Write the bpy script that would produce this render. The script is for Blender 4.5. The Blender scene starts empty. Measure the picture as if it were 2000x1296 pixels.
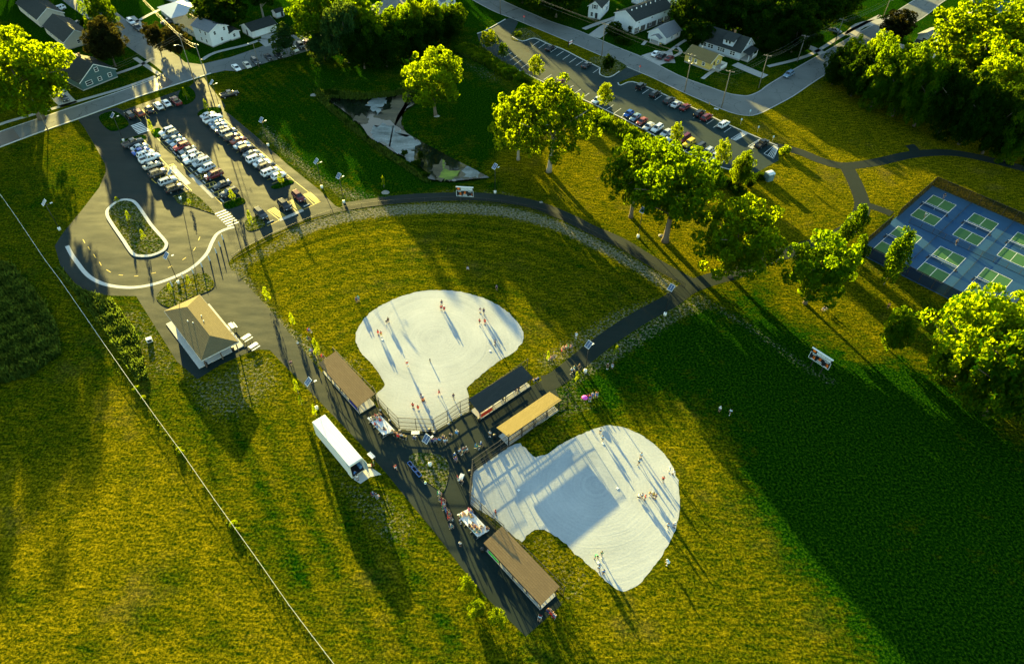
import bpy, bmesh, math, random
import numpy as np
from mathutils import Vector, Matrix
R_ = math.radians
sc = bpy.context.scene
COL = sc.collection
# ------------------------------------------------------------------ camera
FPX, PITCH, ROLL, HC = 1362.66, R_(45.825), R_(1.149), 106.375
_c, _s, _cr, _sr = math.cos(PITCH), math.sin(PITCH), math.cos(ROLL), math.sin(ROLL)
CF = Vector((0, _c, -_s)); _R0 = Vector((1, 0, 0)); _U0 = Vector((0, _s, _c))
CR = _cr * _R0 + _sr * _U0; CU = -_sr * _R0 + _cr * _U0
cam_d = bpy.data.cameras.new('camera'); cam = bpy.data.objects.new('camera', cam_d); COL.objects.link(cam)
cam.matrix_world = Matrix(((CR.x, CU.x, -CF.x, 0), (CR.y, CU.y, -CF.y, 0), (CR.z, CU.z, -CF.z, HC), (0, 0, 0, 1)))
cam_d.sensor_width = 36; cam_d.lens = FPX / 2000 * 36; cam_d.clip_start = 1; cam_d.clip_end = 9000
sc.camera = cam
# ------------------------------------------------------------------ light
SUN_EL, SUN_AZ = R_(8.6), R_(155.0)           # shadows run along azimuth 155 deg (from +Y towards +X)
world = bpy.data.worlds.new('World'); sc.world = world; world.use_nodes = True
nt = world.node_tree
sky = nt.nodes.new('ShaderNodeTexSky'); sky.sky_type = 'NISHITA'; sky.sun_disc = False
sky.sun_elevation = SUN_EL; sky.sun_rotation = SUN_AZ - math.pi
sky.air_density = 1.0; sky.dust_density = 0.4; sky.ozone_density = 0.0
bg = nt.nodes['Background']; bg.inputs['Strength'].default_value = 0.068
tint = nt.nodes.new('ShaderNodeMix'); tint.data_type = 'RGBA'; tint.blend_type = 'MULTIPLY'; tint.inputs[0].default_value = 1.0; tint.inputs[7].default_value = (.80, 1.0, 1.02, 1)   # even cool cast of the photograph's white balance
nt.links.new(sky.outputs['Color'], tint.inputs[6]); nt.links.new(tint.outputs[2], bg.inputs['Color'])
sun_d = bpy.data.lights.new('sun', 'SUN'); sun_d.energy = 5.0; sun_d.angle = R_(0.5); sun_d.color = (1.0, 0.80, 0.22)
sun = bpy.data.objects.new('sun', sun_d); COL.objects.link(sun)
_d = Vector((math.sin(SUN_AZ) * math.cos(SUN_EL), math.cos(SUN_AZ) * math.cos(SUN_EL), -math.sin(SUN_EL)))
sun.rotation_euler = _d.to_track_quat('-Z', 'Y').to_euler(); sun.location = (-60, 300, 120)
vs = sc.view_settings; vs.view_transform = 'Standard'; vs.look = 'None'; vs.gamma = 1; vs.use_curve_mapping = False
vs.exposure = 2.8
sc.cycles.max_bounces = 6; sc.cycles.diffuse_bounces = 3; sc.cycles.transparent_max_bounces = 12; sc.cycles.use_denoising = True
# ------------------------------------------------------------------ helpers
rnd = random.Random(7)
def G(x, y, z=0.0):
    """point of the level z seen at photo pixel (x, y)"""
    d = CF + CR * ((x - 1000) / FPX) - CU * ((y - 648) / FPX)
    k = (z - HC) / d.z
    return Vector((d.x * k, d.y * k, z))
def PX(p):
    d = Vector(p) - Vector((0, 0, HC)); k = d.dot(CF)
    return 1000 + FPX * d.dot(CR) / k, 648 - FPX * d.dot(CU) / k
def PXn(X):
    d = X - np.array([0, 0, HC]); k = d @ np.array(CF)
    return 1000 + FPX * (d @ np.array(CR)) / k, 648 - FPX * (d @ np.array(CU)) / k
def HT(bx, by, ty):
    """height of an upright thing with its foot at (bx, by) and its top at row ty"""
    b = G(bx, by); lo, hi = 0.0, 60.0
    for _ in range(40):
        m = (lo + hi) / 2
        if PX((b.x, b.y, m))[1] > ty: lo = m
        else: hi = m
    return lo
def PXM(x, y):
    """photo pixels per metre across at ground point"""
    p = G(x, y); a = PX((p.x - .5, p.y, 0)); b = PX((p.x + .5, p.y, 0)); return b[0] - a[0]
def smooth(pts, n=6, closed=True):
    """Catmull-Rom through points"""
    P = [Vector(p).to_2d() if len(p) > 2 else Vector(p) for p in pts]; out = []; m = len(P)
    for i in range(m if closed else m - 1):
        p0, p1, p2, p3 = (P[(i - 1) % m], P[i], P[(i + 1) % m], P[(i + 2) % m]) if closed else (P[max(i - 1, 0)], P[i], P[i + 1], P[min(i + 2, m - 1)])
        for k in range(n):
            t = k / n
            out.append(0.5 * ((2 * p1) + (p2 - p0) * t + (2 * p0 - 5 * p1 + 4 * p2 - p3) * t * t + (3 * p1 - p0 - 3 * p2 + p3) * t ** 3))
    if not closed: out.append(P[-1])
    return out
class MB:
    """collects faces with material slots into one mesh"""
    def __init__(s): s.v = []; s.f = []; s.m = []; s.mi = 0; s.sm = False; s.smf = []
    def add(s, vs_, fs, mi=None, sm=None):
        o = len(s.v); s.v += [tuple(v) for v in vs_]
        for f in fs:
            s.f.append([i + o for i in f]); s.m.append(s.mi if mi is None else mi); s.smf.append(s.sm if sm is None else sm)
        return s
    def box(s, c, d, M=None, mi=None):
        x, y, z = c; a, b, e = d[0] / 2, d[1] / 2, d[2] / 2
        vs_ = [Vector((x + i * a, y + j * b, z + k * e)) for i in (-1, 1) for j in (-1, 1) for k in (-1, 1)]
        if M is not None: vs_ = [M @ v for v in vs_]
        return s.add(vs_, [(0, 1, 3, 2), (4, 6, 7, 5), (0, 4, 5, 1), (2, 3, 7, 6), (0, 2, 6, 4), (1, 5, 7, 3)], mi)
    def bar(s, a, b, w, h=None, mi=None):
        """square bar from a to b"""
        a, b = Vector(a), Vector(b); h = h or w; d = (b - a).normalized()
        u = d.cross(Vector((0, 0, 1)))
        u = Vector((1, 0, 0)) if u.length < 1e-4 else u.normalized()
        v = u.cross(d)
        vs_ = [p + u * i * w / 2 + v * j * h / 2 for p in (a, b) for i, j in ((-1, -1), (1, -1), (1, 1), (-1, 1))]
        return s.add(vs_, [(0, 1, 2, 3), (7, 6, 5, 4), (0, 4, 5, 1), (1, 5, 6, 2), (2, 6, 7, 3), (3, 7, 4, 0)], mi)
    def tube(s, pts, rad, n=8, mi=None, caps=True, sm=True):
        pts = [Vector(p) for p in pts]; rad = rad if isinstance(rad, (list, tuple)) else [rad] * len(pts)
        vs_ = []; fs = []
        for i, p in enumerate(pts):
            d = (pts[min(i + 1, len(pts) - 1)] - pts[max(i - 1, 0)]).normalized()
            u = d.cross(Vector((0.13, 0.31, 0.94)) if abs(d.z) < .9 else Vector((1, 0, 0))).normalized(); v = d.cross(u)
            vs_ += [p + (u * math.cos(2 * math.pi * k / n) + v * math.sin(2 * math.pi * k / n)) * rad[i] for k in range(n)]
        for i in range(len(pts) - 1):
            for k in range(n):
                fs.append((i * n + k, i * n + (k + 1) % n, (i + 1) * n + (k + 1) % n, (i + 1) * n + k))
        if caps: fs += [tuple(range(n - 1, -1, -1)), tuple(range((len(pts) - 1) * n, len(pts) * n))]
        return s.add(vs_, fs, mi, sm)
    def lathe(s, prof, n=12, c=(0, 0, 0), mi=None, sm=True):
        c = Vector(c); vs_ = [c + Vector((r * math.cos(2 * math.pi * k / n), r * math.sin(2 * math.pi * k / n), z)) for r, z in prof for k in range(n)]
        fs = [(i * n + k, i * n + (k + 1) % n, (i + 1) * n + (k + 1) % n, (i + 1) * n + k) for i in range(len(prof) - 1) for k in range(n)]
        fs += [tuple(range(n - 1, -1, -1)), tuple(range((len(prof) - 1) * n, len(prof) * n))]
        return s.add(vs_, fs, mi, sm)
    def prism(s, poly, z0, z1, mi=None):
        """vertical prism over a 2-D polygon"""
        P = [(p[0], p[1]) for p in poly]
        if sum(P[i - 1][0] * P[i][1] - P[i][0] * P[i - 1][1] for i in range(len(P))) < 0: P.reverse()
        n = len(P); vs_ = [(x, y, z0) for x, y in P] + [(x, y, z1) for x, y in P]
        fs = [tuple(range(n, 2 * n)), tuple(range(n - 1, -1, -1))] + [(i, (i + 1) % n, n + (i + 1) % n, n + i) for i in range(n)]
        return s.add(vs_, fs, mi)
    def mesh(s, name):
        me = bpy.data.meshes.new(name); me.from_pydata(s.v, [], s.f); me.update()
        me.polygons.foreach_set('material_index', s.m); me.polygons.foreach_set('use_smooth', s.smf)
        return me
    def build(s, name, mats, parent=None, loc=None):
        return link(name, s.mesh(name), mats, parent, loc)
def link(name, me, mats, parent=None, loc=None):
    for m in (mats if isinstance(mats, (list, tuple)) else [mats]): me.materials.append(m)
    o = bpy.data.objects.new(name, me); COL.objects.link(o)
    if parent: o.parent = parent
    if loc is not None: o.location = loc
    return o
def tag(o, label=None, cat=None, group=None, kind=None):
    if label: o['label'] = label
    if cat: o['category'] = cat
    if group: o['group'] = group
    if kind: o['kind'] = kind
    return o
def thing(name, label, cat, loc=(0, 0, 0), rz=0.0, group=None):
    o = bpy.data.objects.new(name, None); COL.objects.link(o); o.empty_display_size = .3
    o.location = loc; o.rotation_euler = (0, 0, rz)
    return tag(o, label, cat, group)
KIDS = {}
def copy_tree(root, loc, rz=0.0, label=None, group=None, scale=None):
    """a copy of a thing with copies of its parts and sub-parts, sharing mesh data"""
    def rec(o, parent):
        c = o.copy(); COL.objects.link(c); c.parent = parent
        if parent: c.matrix_parent_inverse = o.matrix_parent_inverse
        for ch in CH.get(o.name, ()): rec(ch, c)
        return c
    CH = KIDS.get(root.name)
    if CH is None:
        CH = {}
        def walk(o):
            CH[o.name] = list(o.children)
            for ch in o.children: walk(ch)
        walk(root); KIDS[root.name] = CH
    r = rec(root, None); r.location = loc; r.rotation_euler = (0, 0, rz)
    if scale is not None: r.scale = scale if isinstance(scale, (tuple, list)) else (scale,) * 3
    if label: r['label'] = label
    if group: r['group'] = group
    return r
def kids(o, name):
    return [c for c in o.children if c.name.split('.')[0] == name]
def omat(o, m, slot=0):
    """material on the object, not on the shared mesh"""
    o.material_slots[slot].link = 'OBJECT'; o.material_slots[slot].material = m
def discard(root):
    for ch in list(root.children): discard(ch)
    bpy.data.objects.remove(root)
# ------------------------------------------------------------------ materials
def newmat(name):
    m = bpy.data.materials.new(name); m.use_nodes = True
    t = m.node_tree; t.nodes.clear(); out = t.nodes.new('ShaderNodeOutputMaterial')
    return m, t, out
def N(t, typ, **kw):
    n = t.nodes.new(typ)
    for k, v in kw.items():
        if k.startswith('i_'):
            key = k[2:]; key = int(key) if key.isdigit() else key.replace('_', ' ')
            n.inputs[key].default_value = v
        else: setattr(n, k, v)
    return n
def noise(t, scale, detail=4, rough=.55, vec=None, stretch=None):
    n = N(t, 'ShaderNodeTexNoise'); n.inputs['Scale'].default_value = scale; n.inputs['Detail'].default_value = detail; n.inputs['Roughness'].default_value = rough
    if vec is None: vec = t.nodes.new('ShaderNodeNewGeometry').outputs['Position']
    if stretch:
        mp = N(t, 'ShaderNodeMapping'); mp.inputs['Rotation'].default_value = (0, 0, stretch[0]); mp.inputs['Scale'].default_value = (stretch[1], stretch[2], 1)
        t.links.new(vec, mp.inputs['Vector']); vec = mp.outputs['Vector']
    t.links.new(vec, n.inputs['Vector']); return n.outputs['Fac']
def ramp(t, fac, stops):
    r = N(t, 'ShaderNodeValToRGB'); e = r.color_ramp.elements
    while len(e) < len(stops): e.new(.5)
    for i, (p, c) in enumerate(stops):
        e[i].position = p; e[i].color = c if len(c) == 4 else (*c, 1)
    t.links.new(fac, r.inputs['Fac']); return r.outputs['Color']
def mix(t, fac, a, b, mode='MIX'):
    n = N(t, 'ShaderNodeMix', data_type='RGBA', blend_type=mode)
    for sock, v in ((n.inputs[0], fac), (n.inputs[6], a), (n.inputs[7], b)):
        if hasattr(v, 'is_output') or isinstance(v, bpy.types.NodeSocket): t.links.new(v, sock)
        else: sock.default_value = v if not isinstance(v, (tuple, list)) or len(v) == 4 else (*v, 1)
    return n.outputs[2]
def mth(t, op, a, b=None, c=None, clamp=False):
    n = N(t, 'ShaderNodeMath', operation=op); n.use_clamp = clamp
    for i, v in enumerate((a, b, c)):
        if v is None: continue
        if isinstance(v, bpy.types.NodeSocket): t.links.new(v, n.inputs[i])
        else: n.inputs[i].default_value = v
    return n.outputs[0]
def bump(t, h, strength=.5, dist=.1, normal=None):
    b = N(t, 'ShaderNodeBump'); b.inputs['Strength'].default_value = strength; b.inputs['Distance'].default_value = dist
    t.links.new(h, b.inputs['Height'])
    if normal: t.links.new(normal, b.inputs['Normal'])
    return b.outputs['Normal']
def bsdf(t, out, col, rough=.8, spec=.3, metal=0, normal=None, **kw):
    p = N(t, 'ShaderNodeBsdfPrincipled')
    p.inputs['Roughness'].default_value = rough; p.inputs['Specular IOR Level'].default_value = spec; p.inputs['Metallic'].default_value = metal
    if isinstance(col, bpy.types.NodeSocket): t.links.new(col, p.inputs['Base Color'])
    else: p.inputs['Base Color'].default_value = (*col, 1)
    if normal: t.links.new(normal, p.inputs['Normal'])
    for k, v in kw.items():
        s = p.inputs[k.replace('_', ' ')]
        if isinstance(v, bpy.types.NodeSocket): t.links.new(v, s)
        else: s.default_value = v
    t.links.new(p.outputs[0], out.inputs['Surface']); return p
_MC = {}
def pm(name, col, rough=.6, spec=.4, metal=0, var=.12, scale=3.0, bmp=0, bscale=20., **kw):
    """plain material with a little grain and wear"""
    key = (name, col, rough)
    if key in _MC: return _MC[key]
    m, t, out = newmat(name)
    tc = N(t, 'ShaderNodeTexCoord').outputs['Object']
    f = noise(t, scale, 4, .6, tc)
    c = mix(t, f, tuple(max(0, x * (1 - var)) for x in col), tuple(x * (1 + var) for x in col))
    nrm = bump(t, noise(t, bscale, 3, .6, tc), bmp, .02) if bmp else None
    bsdf(t, out, c, rough, spec, metal, nrm, **kw); _MC[key] = m; return m
# ------------------------------------------------------------------ ground materials
def grass_mat(name, dry_lit=None, bare=None, tall=1.0, fieldc=None):
    """mown grass: green and straw mixed by a dryness that also carries painted light and shade, bare soil where it never took"""
    m, t, out = newmat(name)
    if dry_lit is None:
        d = N(t, 'ShaderNodeAttribute', attribute_name='dry_lit').outputs['Fac']; b = N(t, 'ShaderNodeAttribute', attribute_name='bare').outputs['Fac']
        mw = N(t, 'ShaderNodeAttribute', attribute_name='mow').outputs['Fac']
    else:
        d = N(t, 'ShaderNodeValue'); d.outputs[0].default_value = dry_lit; d = d.outputs[0]
        b = N(t, 'ShaderNodeValue'); b.outputs[0].default_value = bare; b = b.outputs[0]
        mw = N(t, 'ShaderNodeValue'); mw.outputs[0].default_value = 0; mw = mw.outputs[0]
    big = noise(t, .028, 5, .62); mid = noise(t, .17, 5, .68); fine = noise(t, 2.3, 4, .72); wart = noise(t, .55, 4, .7)
    streak = noise(t, 1.0, 4, .65, stretch=(R_(38), .45, 1.5))
    v = mth(t, 'ADD', mth(t, 'MULTIPLY_ADD', big, 2.0, -1.0), mth(t, 'MULTIPLY_ADD', mid, 1.5, -.75))
    v = mth(t, 'ADD', v, mth(t, 'MULTIPLY_ADD', streak, .7, -.35)); v = mth(t, 'ADD', v, mth(t, 'MULTIPLY_ADD', wart, 1.0, -.5)); v = mth(t, 'ADD', v, mth(t, 'MULTIPLY_ADD', mw, .6, -.3))
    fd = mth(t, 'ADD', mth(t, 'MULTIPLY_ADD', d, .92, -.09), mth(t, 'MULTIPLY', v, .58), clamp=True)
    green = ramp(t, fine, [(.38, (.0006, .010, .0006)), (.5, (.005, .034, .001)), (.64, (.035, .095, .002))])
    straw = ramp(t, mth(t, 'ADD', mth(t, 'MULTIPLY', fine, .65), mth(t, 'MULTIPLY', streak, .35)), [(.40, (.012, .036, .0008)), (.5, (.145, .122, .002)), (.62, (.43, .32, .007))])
    brown = ramp(t, fine, [(.3, (.05, .040, .008)), (.7, (.22, .155, .05))])
    worn = mth(t, 'MULTIPLY_ADD', noise(t, .075, 5, .7), 5.0, -2.75, clamp=True)
    straw = mix(t, mth(t, 'MULTIPLY', worn, .75), straw, brown)
    c = mix(t, fd, green, straw)
    # bare ground: speckled by tufts
    sp = noise(t, 1.7, 5, .75)
    fb = mth(t, 'MULTIPLY_ADD', mth(t, 'ADD', b, mth(t, 'MULTIPLY_ADD', sp, 2.2, -1.1)), 2.6, -1.0, clamp=True)
    fb = mth(t, 'MULTIPLY', fb, mth(t, 'MULTIPLY', b, 4.0, clamp=True))
    soil = ramp(t, fine, [(.3, (.17, .155, .12)), (.7, (.37, .34, .28))])
    c = mix(t, fb, c, soil)
    h = mth(t, 'ADD', mth(t, 'MULTIPLY', fine, 1.0), mth(t, 'ADD', mth(t, 'MULTIPLY', streak, .4), mth(t, 'MULTIPLY', wart, .6)))
    h = mth(t, 'ADD', h, mth(t, 'MULTIPLY', noise(t, 4.5, 3, .6), .35))
    n = bump(t, h, .85 * tall, .8)
    n = bump(t, noise(t, .12, 3, .5), .35, 1.5, n)
    bsdf(t, out, c, .9, .0, 0, n)
    return m
M_ground = grass_mat('grass_ground')
M_isl = grass_mat('island_grass', .62, .38)
M_isl_g = grass_mat('island_lawn', .25, .05)
def asphalt(name, lo, hi, rough=.62, spec=.4, cracks=.0, patch=.0, sc_=1.0):
    m, t, out = newmat(name)
    a = noise(t, .12 * sc_, 5, .6); b = noise(t, 3.0, 4, .7); c = noise(t, 25, 2, .6)
    f = mth(t, 'ADD', mth(t, 'MULTIPLY', a, .6), mth(t, 'ADD', mth(t, 'MULTIPLY', b, .25), mth(t, 'MULTIPLY', c, .15)))
    col = ramp(t, f, [(.33, lo), (.66, hi)])
    if cracks:
        vor = N(t, 'ShaderNodeTexVoronoi', feature='DISTANCE_TO_EDGE'); vor.inputs['Scale'].default_value = .13
        pos = t.nodes.new('ShaderNodeNewGeometry').outputs['Position']
        w = N(t, 'ShaderNodeTexNoise'); w.inputs['Scale'].default_value = .5; t.links.new(pos, w.inputs['Vector'])
        wp = N(t, 'ShaderNodeVectorMath', operation='MULTIPLY_ADD'); t.links.new(w.outputs['Color'], wp.inputs[0]); wp.inputs[1].default_value = (3, 3, 0); t.links.new(pos, wp.inputs[2])
        t.links.new(wp.outputs[0], vor.inputs['Vector'])
        k = mth(t, 'LESS_THAN', vor.outputs['Distance'], .006)
        k = mth(t, 'MULTIPLY', k, cracks); col = mix(t, k, col, tuple(x * .45 for x in lo))
    n = bump(t, mth(t, 'ADD', c, mth(t, 'MULTIPLY', a, 2)), .12, .05)
    r = mth(t, 'MULTIPLY_ADD', noise(t, .3, 4, .6, stretch=(R_(40), .4, 1.5)), .3, rough - .15)
    bsdf(t, out, col, rough, spec, 0, n, Roughness=r)
    return m
M_asph = asphalt('new_asphalt', (.0015, .011, .012), (.005, .019, .020), .80, .20)
M_path = asphalt('path_asphalt', (.002, .010, .010), (.006, .017, .015), .80, .18)
M_asph_old = asphalt('worn_asphalt', (.006, .022, .024), (.014, .034, .035), .80, .15, .9)
M_street = asphalt('street_concrete', (.11, .12, .118), (.17, .178, .172), .88, .12, .8)
M_street_new = asphalt('street_patch', (.03, .033, .035), (.05, .052, .054), .6, .4)
M_conc = pm('concrete', (.50, .49, .46), .8, .25, 0, .14, .9, .15, 14)
M_conc_d = pm('weathered_concrete', (.33, .32, .30), .85, .2, 0, .2, .7, .15, 14)
M_white = pm('white_paint', (.78, .78, .76), .6, .3, 0, .05)
M_yline = pm('yellow_paint', (.62, .42, .05), .6, .3, 0, .1)
def infield_mat(cx, cy):
    """crushed-stone screenings, dragged in rings round the mound"""
    m, t, out = newmat('stone_screenings')
    pos = t.nodes.new('ShaderNodeNewGeometry').outputs['Position']
    dv = N(t, 'ShaderNodeVectorMath', operation='SUBTRACT'); t.links.new(pos, dv.inputs[0]); dv.inputs[1].default_value = (cx, cy, 0)
    wob = N(t, 'ShaderNodeTexNoise'); wob.inputs['Scale'].default_value = .06; t.links.new(pos, wob.inputs['Vector'])
    ln = N(t, 'ShaderNodeVectorMath', operation='LENGTH'); t.links.new(dv.outputs[0], ln.inputs[0])
    r = mth(t, 'ADD', ln.outputs['Value'], mth(t, 'MULTIPLY', wob.outputs['Fac'], 3.0))
    cb = N(t, 'ShaderNodeCombineXYZ'); t.links.new(mth(t, 'MULTIPLY', r, 2.2), cb.inputs[0])
    an = N(t, 'ShaderNodeVectorMath', operation='SCALE'); t.links.new(pos, an.inputs[0]); an.inputs['Scale'].default_value = .05
    cv = N(t, 'ShaderNodeVectorMath', operation='ADD'); t.links.new(cb.outputs[0], cv.inputs[0]); t.links.new(an.outputs[0], cv.inputs[1])
    ring = N(t, 'ShaderNodeTexNoise'); ring.inputs['Scale'].default_value = 1.0; ring.inputs['Detail'].default_value = 4; ring.inputs['Roughness'].default_value = .6
    t.links.new(cv.outputs[0], ring.inputs['Vector'])
    big = noise(t, .09, 4, .6); fine = noise(t, 2.5, 5, .7)
    f = mth(t, 'ADD', mth(t, 'MULTIPLY', ring.outputs['Fac'], .22), mth(t, 'ADD', mth(t, 'MULTIPLY', big, .48), mth(t, 'MULTIPLY', fine, .30)))
    col = ramp(t, f, [(.34, (.27, .295, .32)), (.5, (.36, .385, .405)), (.66, (.45, .47, .48))])
    h = mth(t, 'ADD', mth(t, 'MULTIPLY', ring.outputs['Fac'], .35), mth(t, 'ADD', mth(t, 'MULTIPLY', fine, .55), mth(t, 'MULTIPLY', noise(t, 9, 3, .6), .12)))
    bsdf(t, out, col, .95, .1, 0, bump(t, h, .32, .16))
    return m
# ------------------------------------------------------------------ foliage
def leaf_mat(name, dif, trans, var=.35, tf=.5):
    m, t, out = newmat(name)
    oi = N(t, 'ShaderNodeObjectInfo').outputs['Random']
    ri = t.nodes.new('ShaderNodeNewGeometry').outputs['Random Per Island']
    k = mth(t, 'MULTIPLY_ADD', ri, 2 * var, 1 - var); k = mth(t, 'MULTIPLY', k, mth(t, 'MULTIPLY_ADD', oi, .3, .85))
    def sc3(c):
        v = N(t, 'ShaderNodeVectorMath', operation='SCALE'); v.inputs[0].default_value = c; t.links.new(k, v.inputs['Scale']); return v.outputs[0]
    d = N(t, 'ShaderNodeBsdfDiffuse'); t.links.new(sc3(dif), d.inputs['Color'])
    tr = N(t, 'ShaderNodeBsdfTranslucent'); t.links.new(sc3(trans), tr.inputs['Color'])
    mx = N(t, 'ShaderNodeMixShader'); mx.inputs[0].default_value = tf
    t.links.new(d.outputs[0], mx.inputs[1]); t.links.new(tr.outputs[0], mx.inputs[2])
    t.links.new(mx.outputs[0], out.inputs['Surface']); return m
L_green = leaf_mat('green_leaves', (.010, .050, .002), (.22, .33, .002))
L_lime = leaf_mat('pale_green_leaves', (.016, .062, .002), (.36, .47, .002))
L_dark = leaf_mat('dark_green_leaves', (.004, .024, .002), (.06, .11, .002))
L_red = leaf_mat('dark_purple_leaves', (.012, .018, .006), (.06, .055, .008))
L_willow = leaf_mat('grey_green_leaves', (.012, .048, .014), (.10, .15, .01))
L_sap = leaf_mat('yellow_green_leaves', (.05, .10, .003), (.36, .44, .004))
L_weed = leaf_mat('weed_leaves', (.035, .075, .012), (.10, .14, .012))
M_bark = pm('bark', (.13, .105, .08), .9, .1, 0, .3, 2.5, .6, 12)
M_bark_p = pm('pale_bark', (.28, .25, .21), .9, .1, 0, .25, 2.5, .6, 12)
# ------------------------------------------------------------------ ground sheet
INF1 = [(733, 776), (781, 839), (848, 843), (875, 827), (917, 801), (914, 770), (911, 757), (941, 731), (976, 704), (1004, 687), (1021, 665), (1020, 643), (994, 611), (958, 588), (912, 572), (865, 567), (819, 569), (772, 583), (726, 608), (701, 638), (694, 660), (703, 686), (726, 709), (741, 731), (752, 750), (745, 761), (736, 767)]
INF2 = [(924, 921), (977, 884), (1003, 868), (1017, 866), (1046, 893), (1070, 886), (1090, 871), (1131, 849), (1168, 834), (1192, 830), (1226, 837), (1267, 859), (1297, 886), (1318, 920), (1326, 955), (1328, 992), (1318, 1036), (1300, 1073), (1273, 1110), (1246, 1141), (1216, 1154), (1192, 1141), (1151, 1104), (1124, 1080), (1090, 1049), (1063, 1034), (1043, 1034), (1029, 1046), (1020, 1058), (1002, 1048), (968, 1015), (918, 985)]
POND = [(622, 186), (650, 184), (700, 190), (760, 184), (800, 178), (812, 200), (790, 215), (783, 235), (790, 255), (815, 270), (850, 288), (890, 310), (930, 330), (958, 345), (925, 349), (880, 353), (838, 349), (832, 335), (800, 310), (770, 297), (745, 280), (722, 268), (708, 248), (690, 232), (665, 212), (640, 196)]
PONDZ = -0.7
nx, ny = 461, 311
gx = np.linspace(-230, 230, nx); gy = np.linspace(22, 332, ny)
XX, YY = np.meshgrid(gx, gy); PTS = np.stack([XX.ravel(), YY.ravel(), np.zeros(nx * ny)], 1)
gpx, gpy = PXn(PTS)
def sdf(poly, x=None, y=None):
    """signed distance in photo pixels of the ground points to a polygon drawn on the ground (inside is positive)"""
    x = gpx if x is None else x; y = gpy if y is None else y
    P = np.array([(p[0], p[1]) for p in poly], float); d = np.full(x.shape, 1e9); ins = np.zeros(x.shape, bool)
    for i in range(len(P)):
        a, b = P[i - 1], P[i]; e = b - a; L = max((e * e).sum(), 1e-9)
        t = np.clip(((x - a[0]) * e[0] + (y - a[1]) * e[1]) / L, 0, 1)
        d = np.minimum(d, np.hypot(x - a[0] - t * e[0], y - a[1] - t * e[1]))
        c = ((a[1] > y) != (b[1] > y)); den = np.where(b[1] == a[1], 1e-9, b[1] - a[1])
        ins ^= c & (x < (b[0] - a[0]) * (y - a[1]) / den + a[0])
    return np.where(ins, d, -d)
def line_d(pts):
    d = np.full(gpx.shape, 1e9)
    for a, b in zip(pts[:-1], pts[1:]):
        e = np.array(b, float) - a; t = np.clip(((gpx - a[0]) * e[0] + (gpy - a[1]) * e[1]) / (e @ e), 0, 1)
        d = np.minimum(d, np.hypot(gpx - a[0] - t * e[0], gpy - a[1] - t * e[1]))
    return d
dry_lit = np.full(gpx.shape, .45); bare = np.zeros(gpx.shape); mow = np.full(gpx.shape, .5)
def zone(arr, poly, val, soft=12):
    w = np.clip(sdf(poly) / soft * .5 + .5, 0, 1); arr += (val - arr) * w
def band(arr, pts, wid, val, soft=6):
    w = np.clip((wid - line_d(pts)) / soft + .5, 0, 1); arr += (val - arr) * w
BOX = lambda x0, y0, x1, y1: [(x0, y0), (x1, y0), (x1, y1), (x0, y1)]
# grass dryness, with sun and shade painted into some zones
zone(dry_lit, BOX(-200, -60, 2200, 150), .02, 30)                                                   # gardens
zone(dry_lit, [(-300, 700), (120, 735), (240, 740), (430, 980), (660, 1310), (-300, 1500)], .86, 40)   # hayfield
zone(dry_lit, [(-100, 380), (10, 390), (130, 560), (260, 750), (180, 760), (100, 480)], .45, 10)
zone(dry_lit, [(-200, 470), (30, 520), (85, 580), (118, 640), (122, 690), (60, 735), (-200, 780)], .02, 8)
zone(dry_lit, [(130, 560), (270, 750), (430, 970), (660, 1310), (1080, 1310), (960, 1180), (760, 950), (560, 740), (420, 720), (240, 600)], .50, 10)
zone(dry_lit, [(470, 520), (600, 430), (760, 402), (900, 398), (1040, 412), (1170, 460), (1320, 555), (1180, 650), (1060, 720), (900, 760), (700, 740), (560, 640)], .66, 25)
zone(dry_lit, [(760, 402), (900, 398), (1040, 412), (1170, 460), (1320, 555), (1180, 650), (1000, 640), (880, 560)], .54, 40)  # shaded part of the upper outfield, shade put in as greener grass
zone(dry_lit, [(1100, 740), (1300, 620), (1500, 540), (1900, 800), (2100, 1000), (2100, 1400), (1000, 1400), (1060, 1190)], .10, 40)  # tree shade over the lower outfield painted in as green
zone(dry_lit, [(1020, 1060), (1130, 830), (1250, 780), (1420, 850), (1560, 1080), (1720, 1310), (1060, 1310), (1080, 1180)], .66, 60)  # sunlit strip of the lower outfield painted straw-yellow
zone(dry_lit, [(480, 120), (640, 110), (760, 145), (900, 110), (960, 120), (1000, 260), (960, 360), (700, 390), (440, 220)], .10, 20)
zone(dry_lit, [(960, 330), (1060, 200), (1300, 320), (1500, 380), (1540, 480), (1350, 540), (1240, 470), (1100, 410)], .78, 25)
zone(dry_lit, [(1480, 220), (1640, 150), (1830, 250), (2100, 330), (2100, 480), (1830, 350), (1700, 440), (1500, 480), (1440, 400), (1500, 330)], .74, 20)
zone(dry_lit, [(1500, 500), (1690, 420), (1850, 560), (1700, 720), (1520, 620)], .72, 20)
zone(dry_lit, [(1000, 60), (1060, 50), (1280, 150), (1480, 220), (1540, 290), (1400, 230), (1200, 150), (1030, 90)], .70, 6)
zone(dry_lit, [(0, 275), (120, 250), (205, 320), (110, 470)], .42, 15)
zone(dry_lit, [(1330, 640), (1500, 600), (1900, 840), (2100, 1000), (2100, 1400), (1760, 1310), (1560, 1060), (1420, 830)], -.12, 60)  # deepest tree shade, painted as the darkest green
zone(dry_lit, [(-300, 700), (60, 735), (150, 700), (165, 800), (150, 900), (60, 930), (-300, 900)], .42, 40)  # tree shadow across the hayfield painted as greener grass
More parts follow.
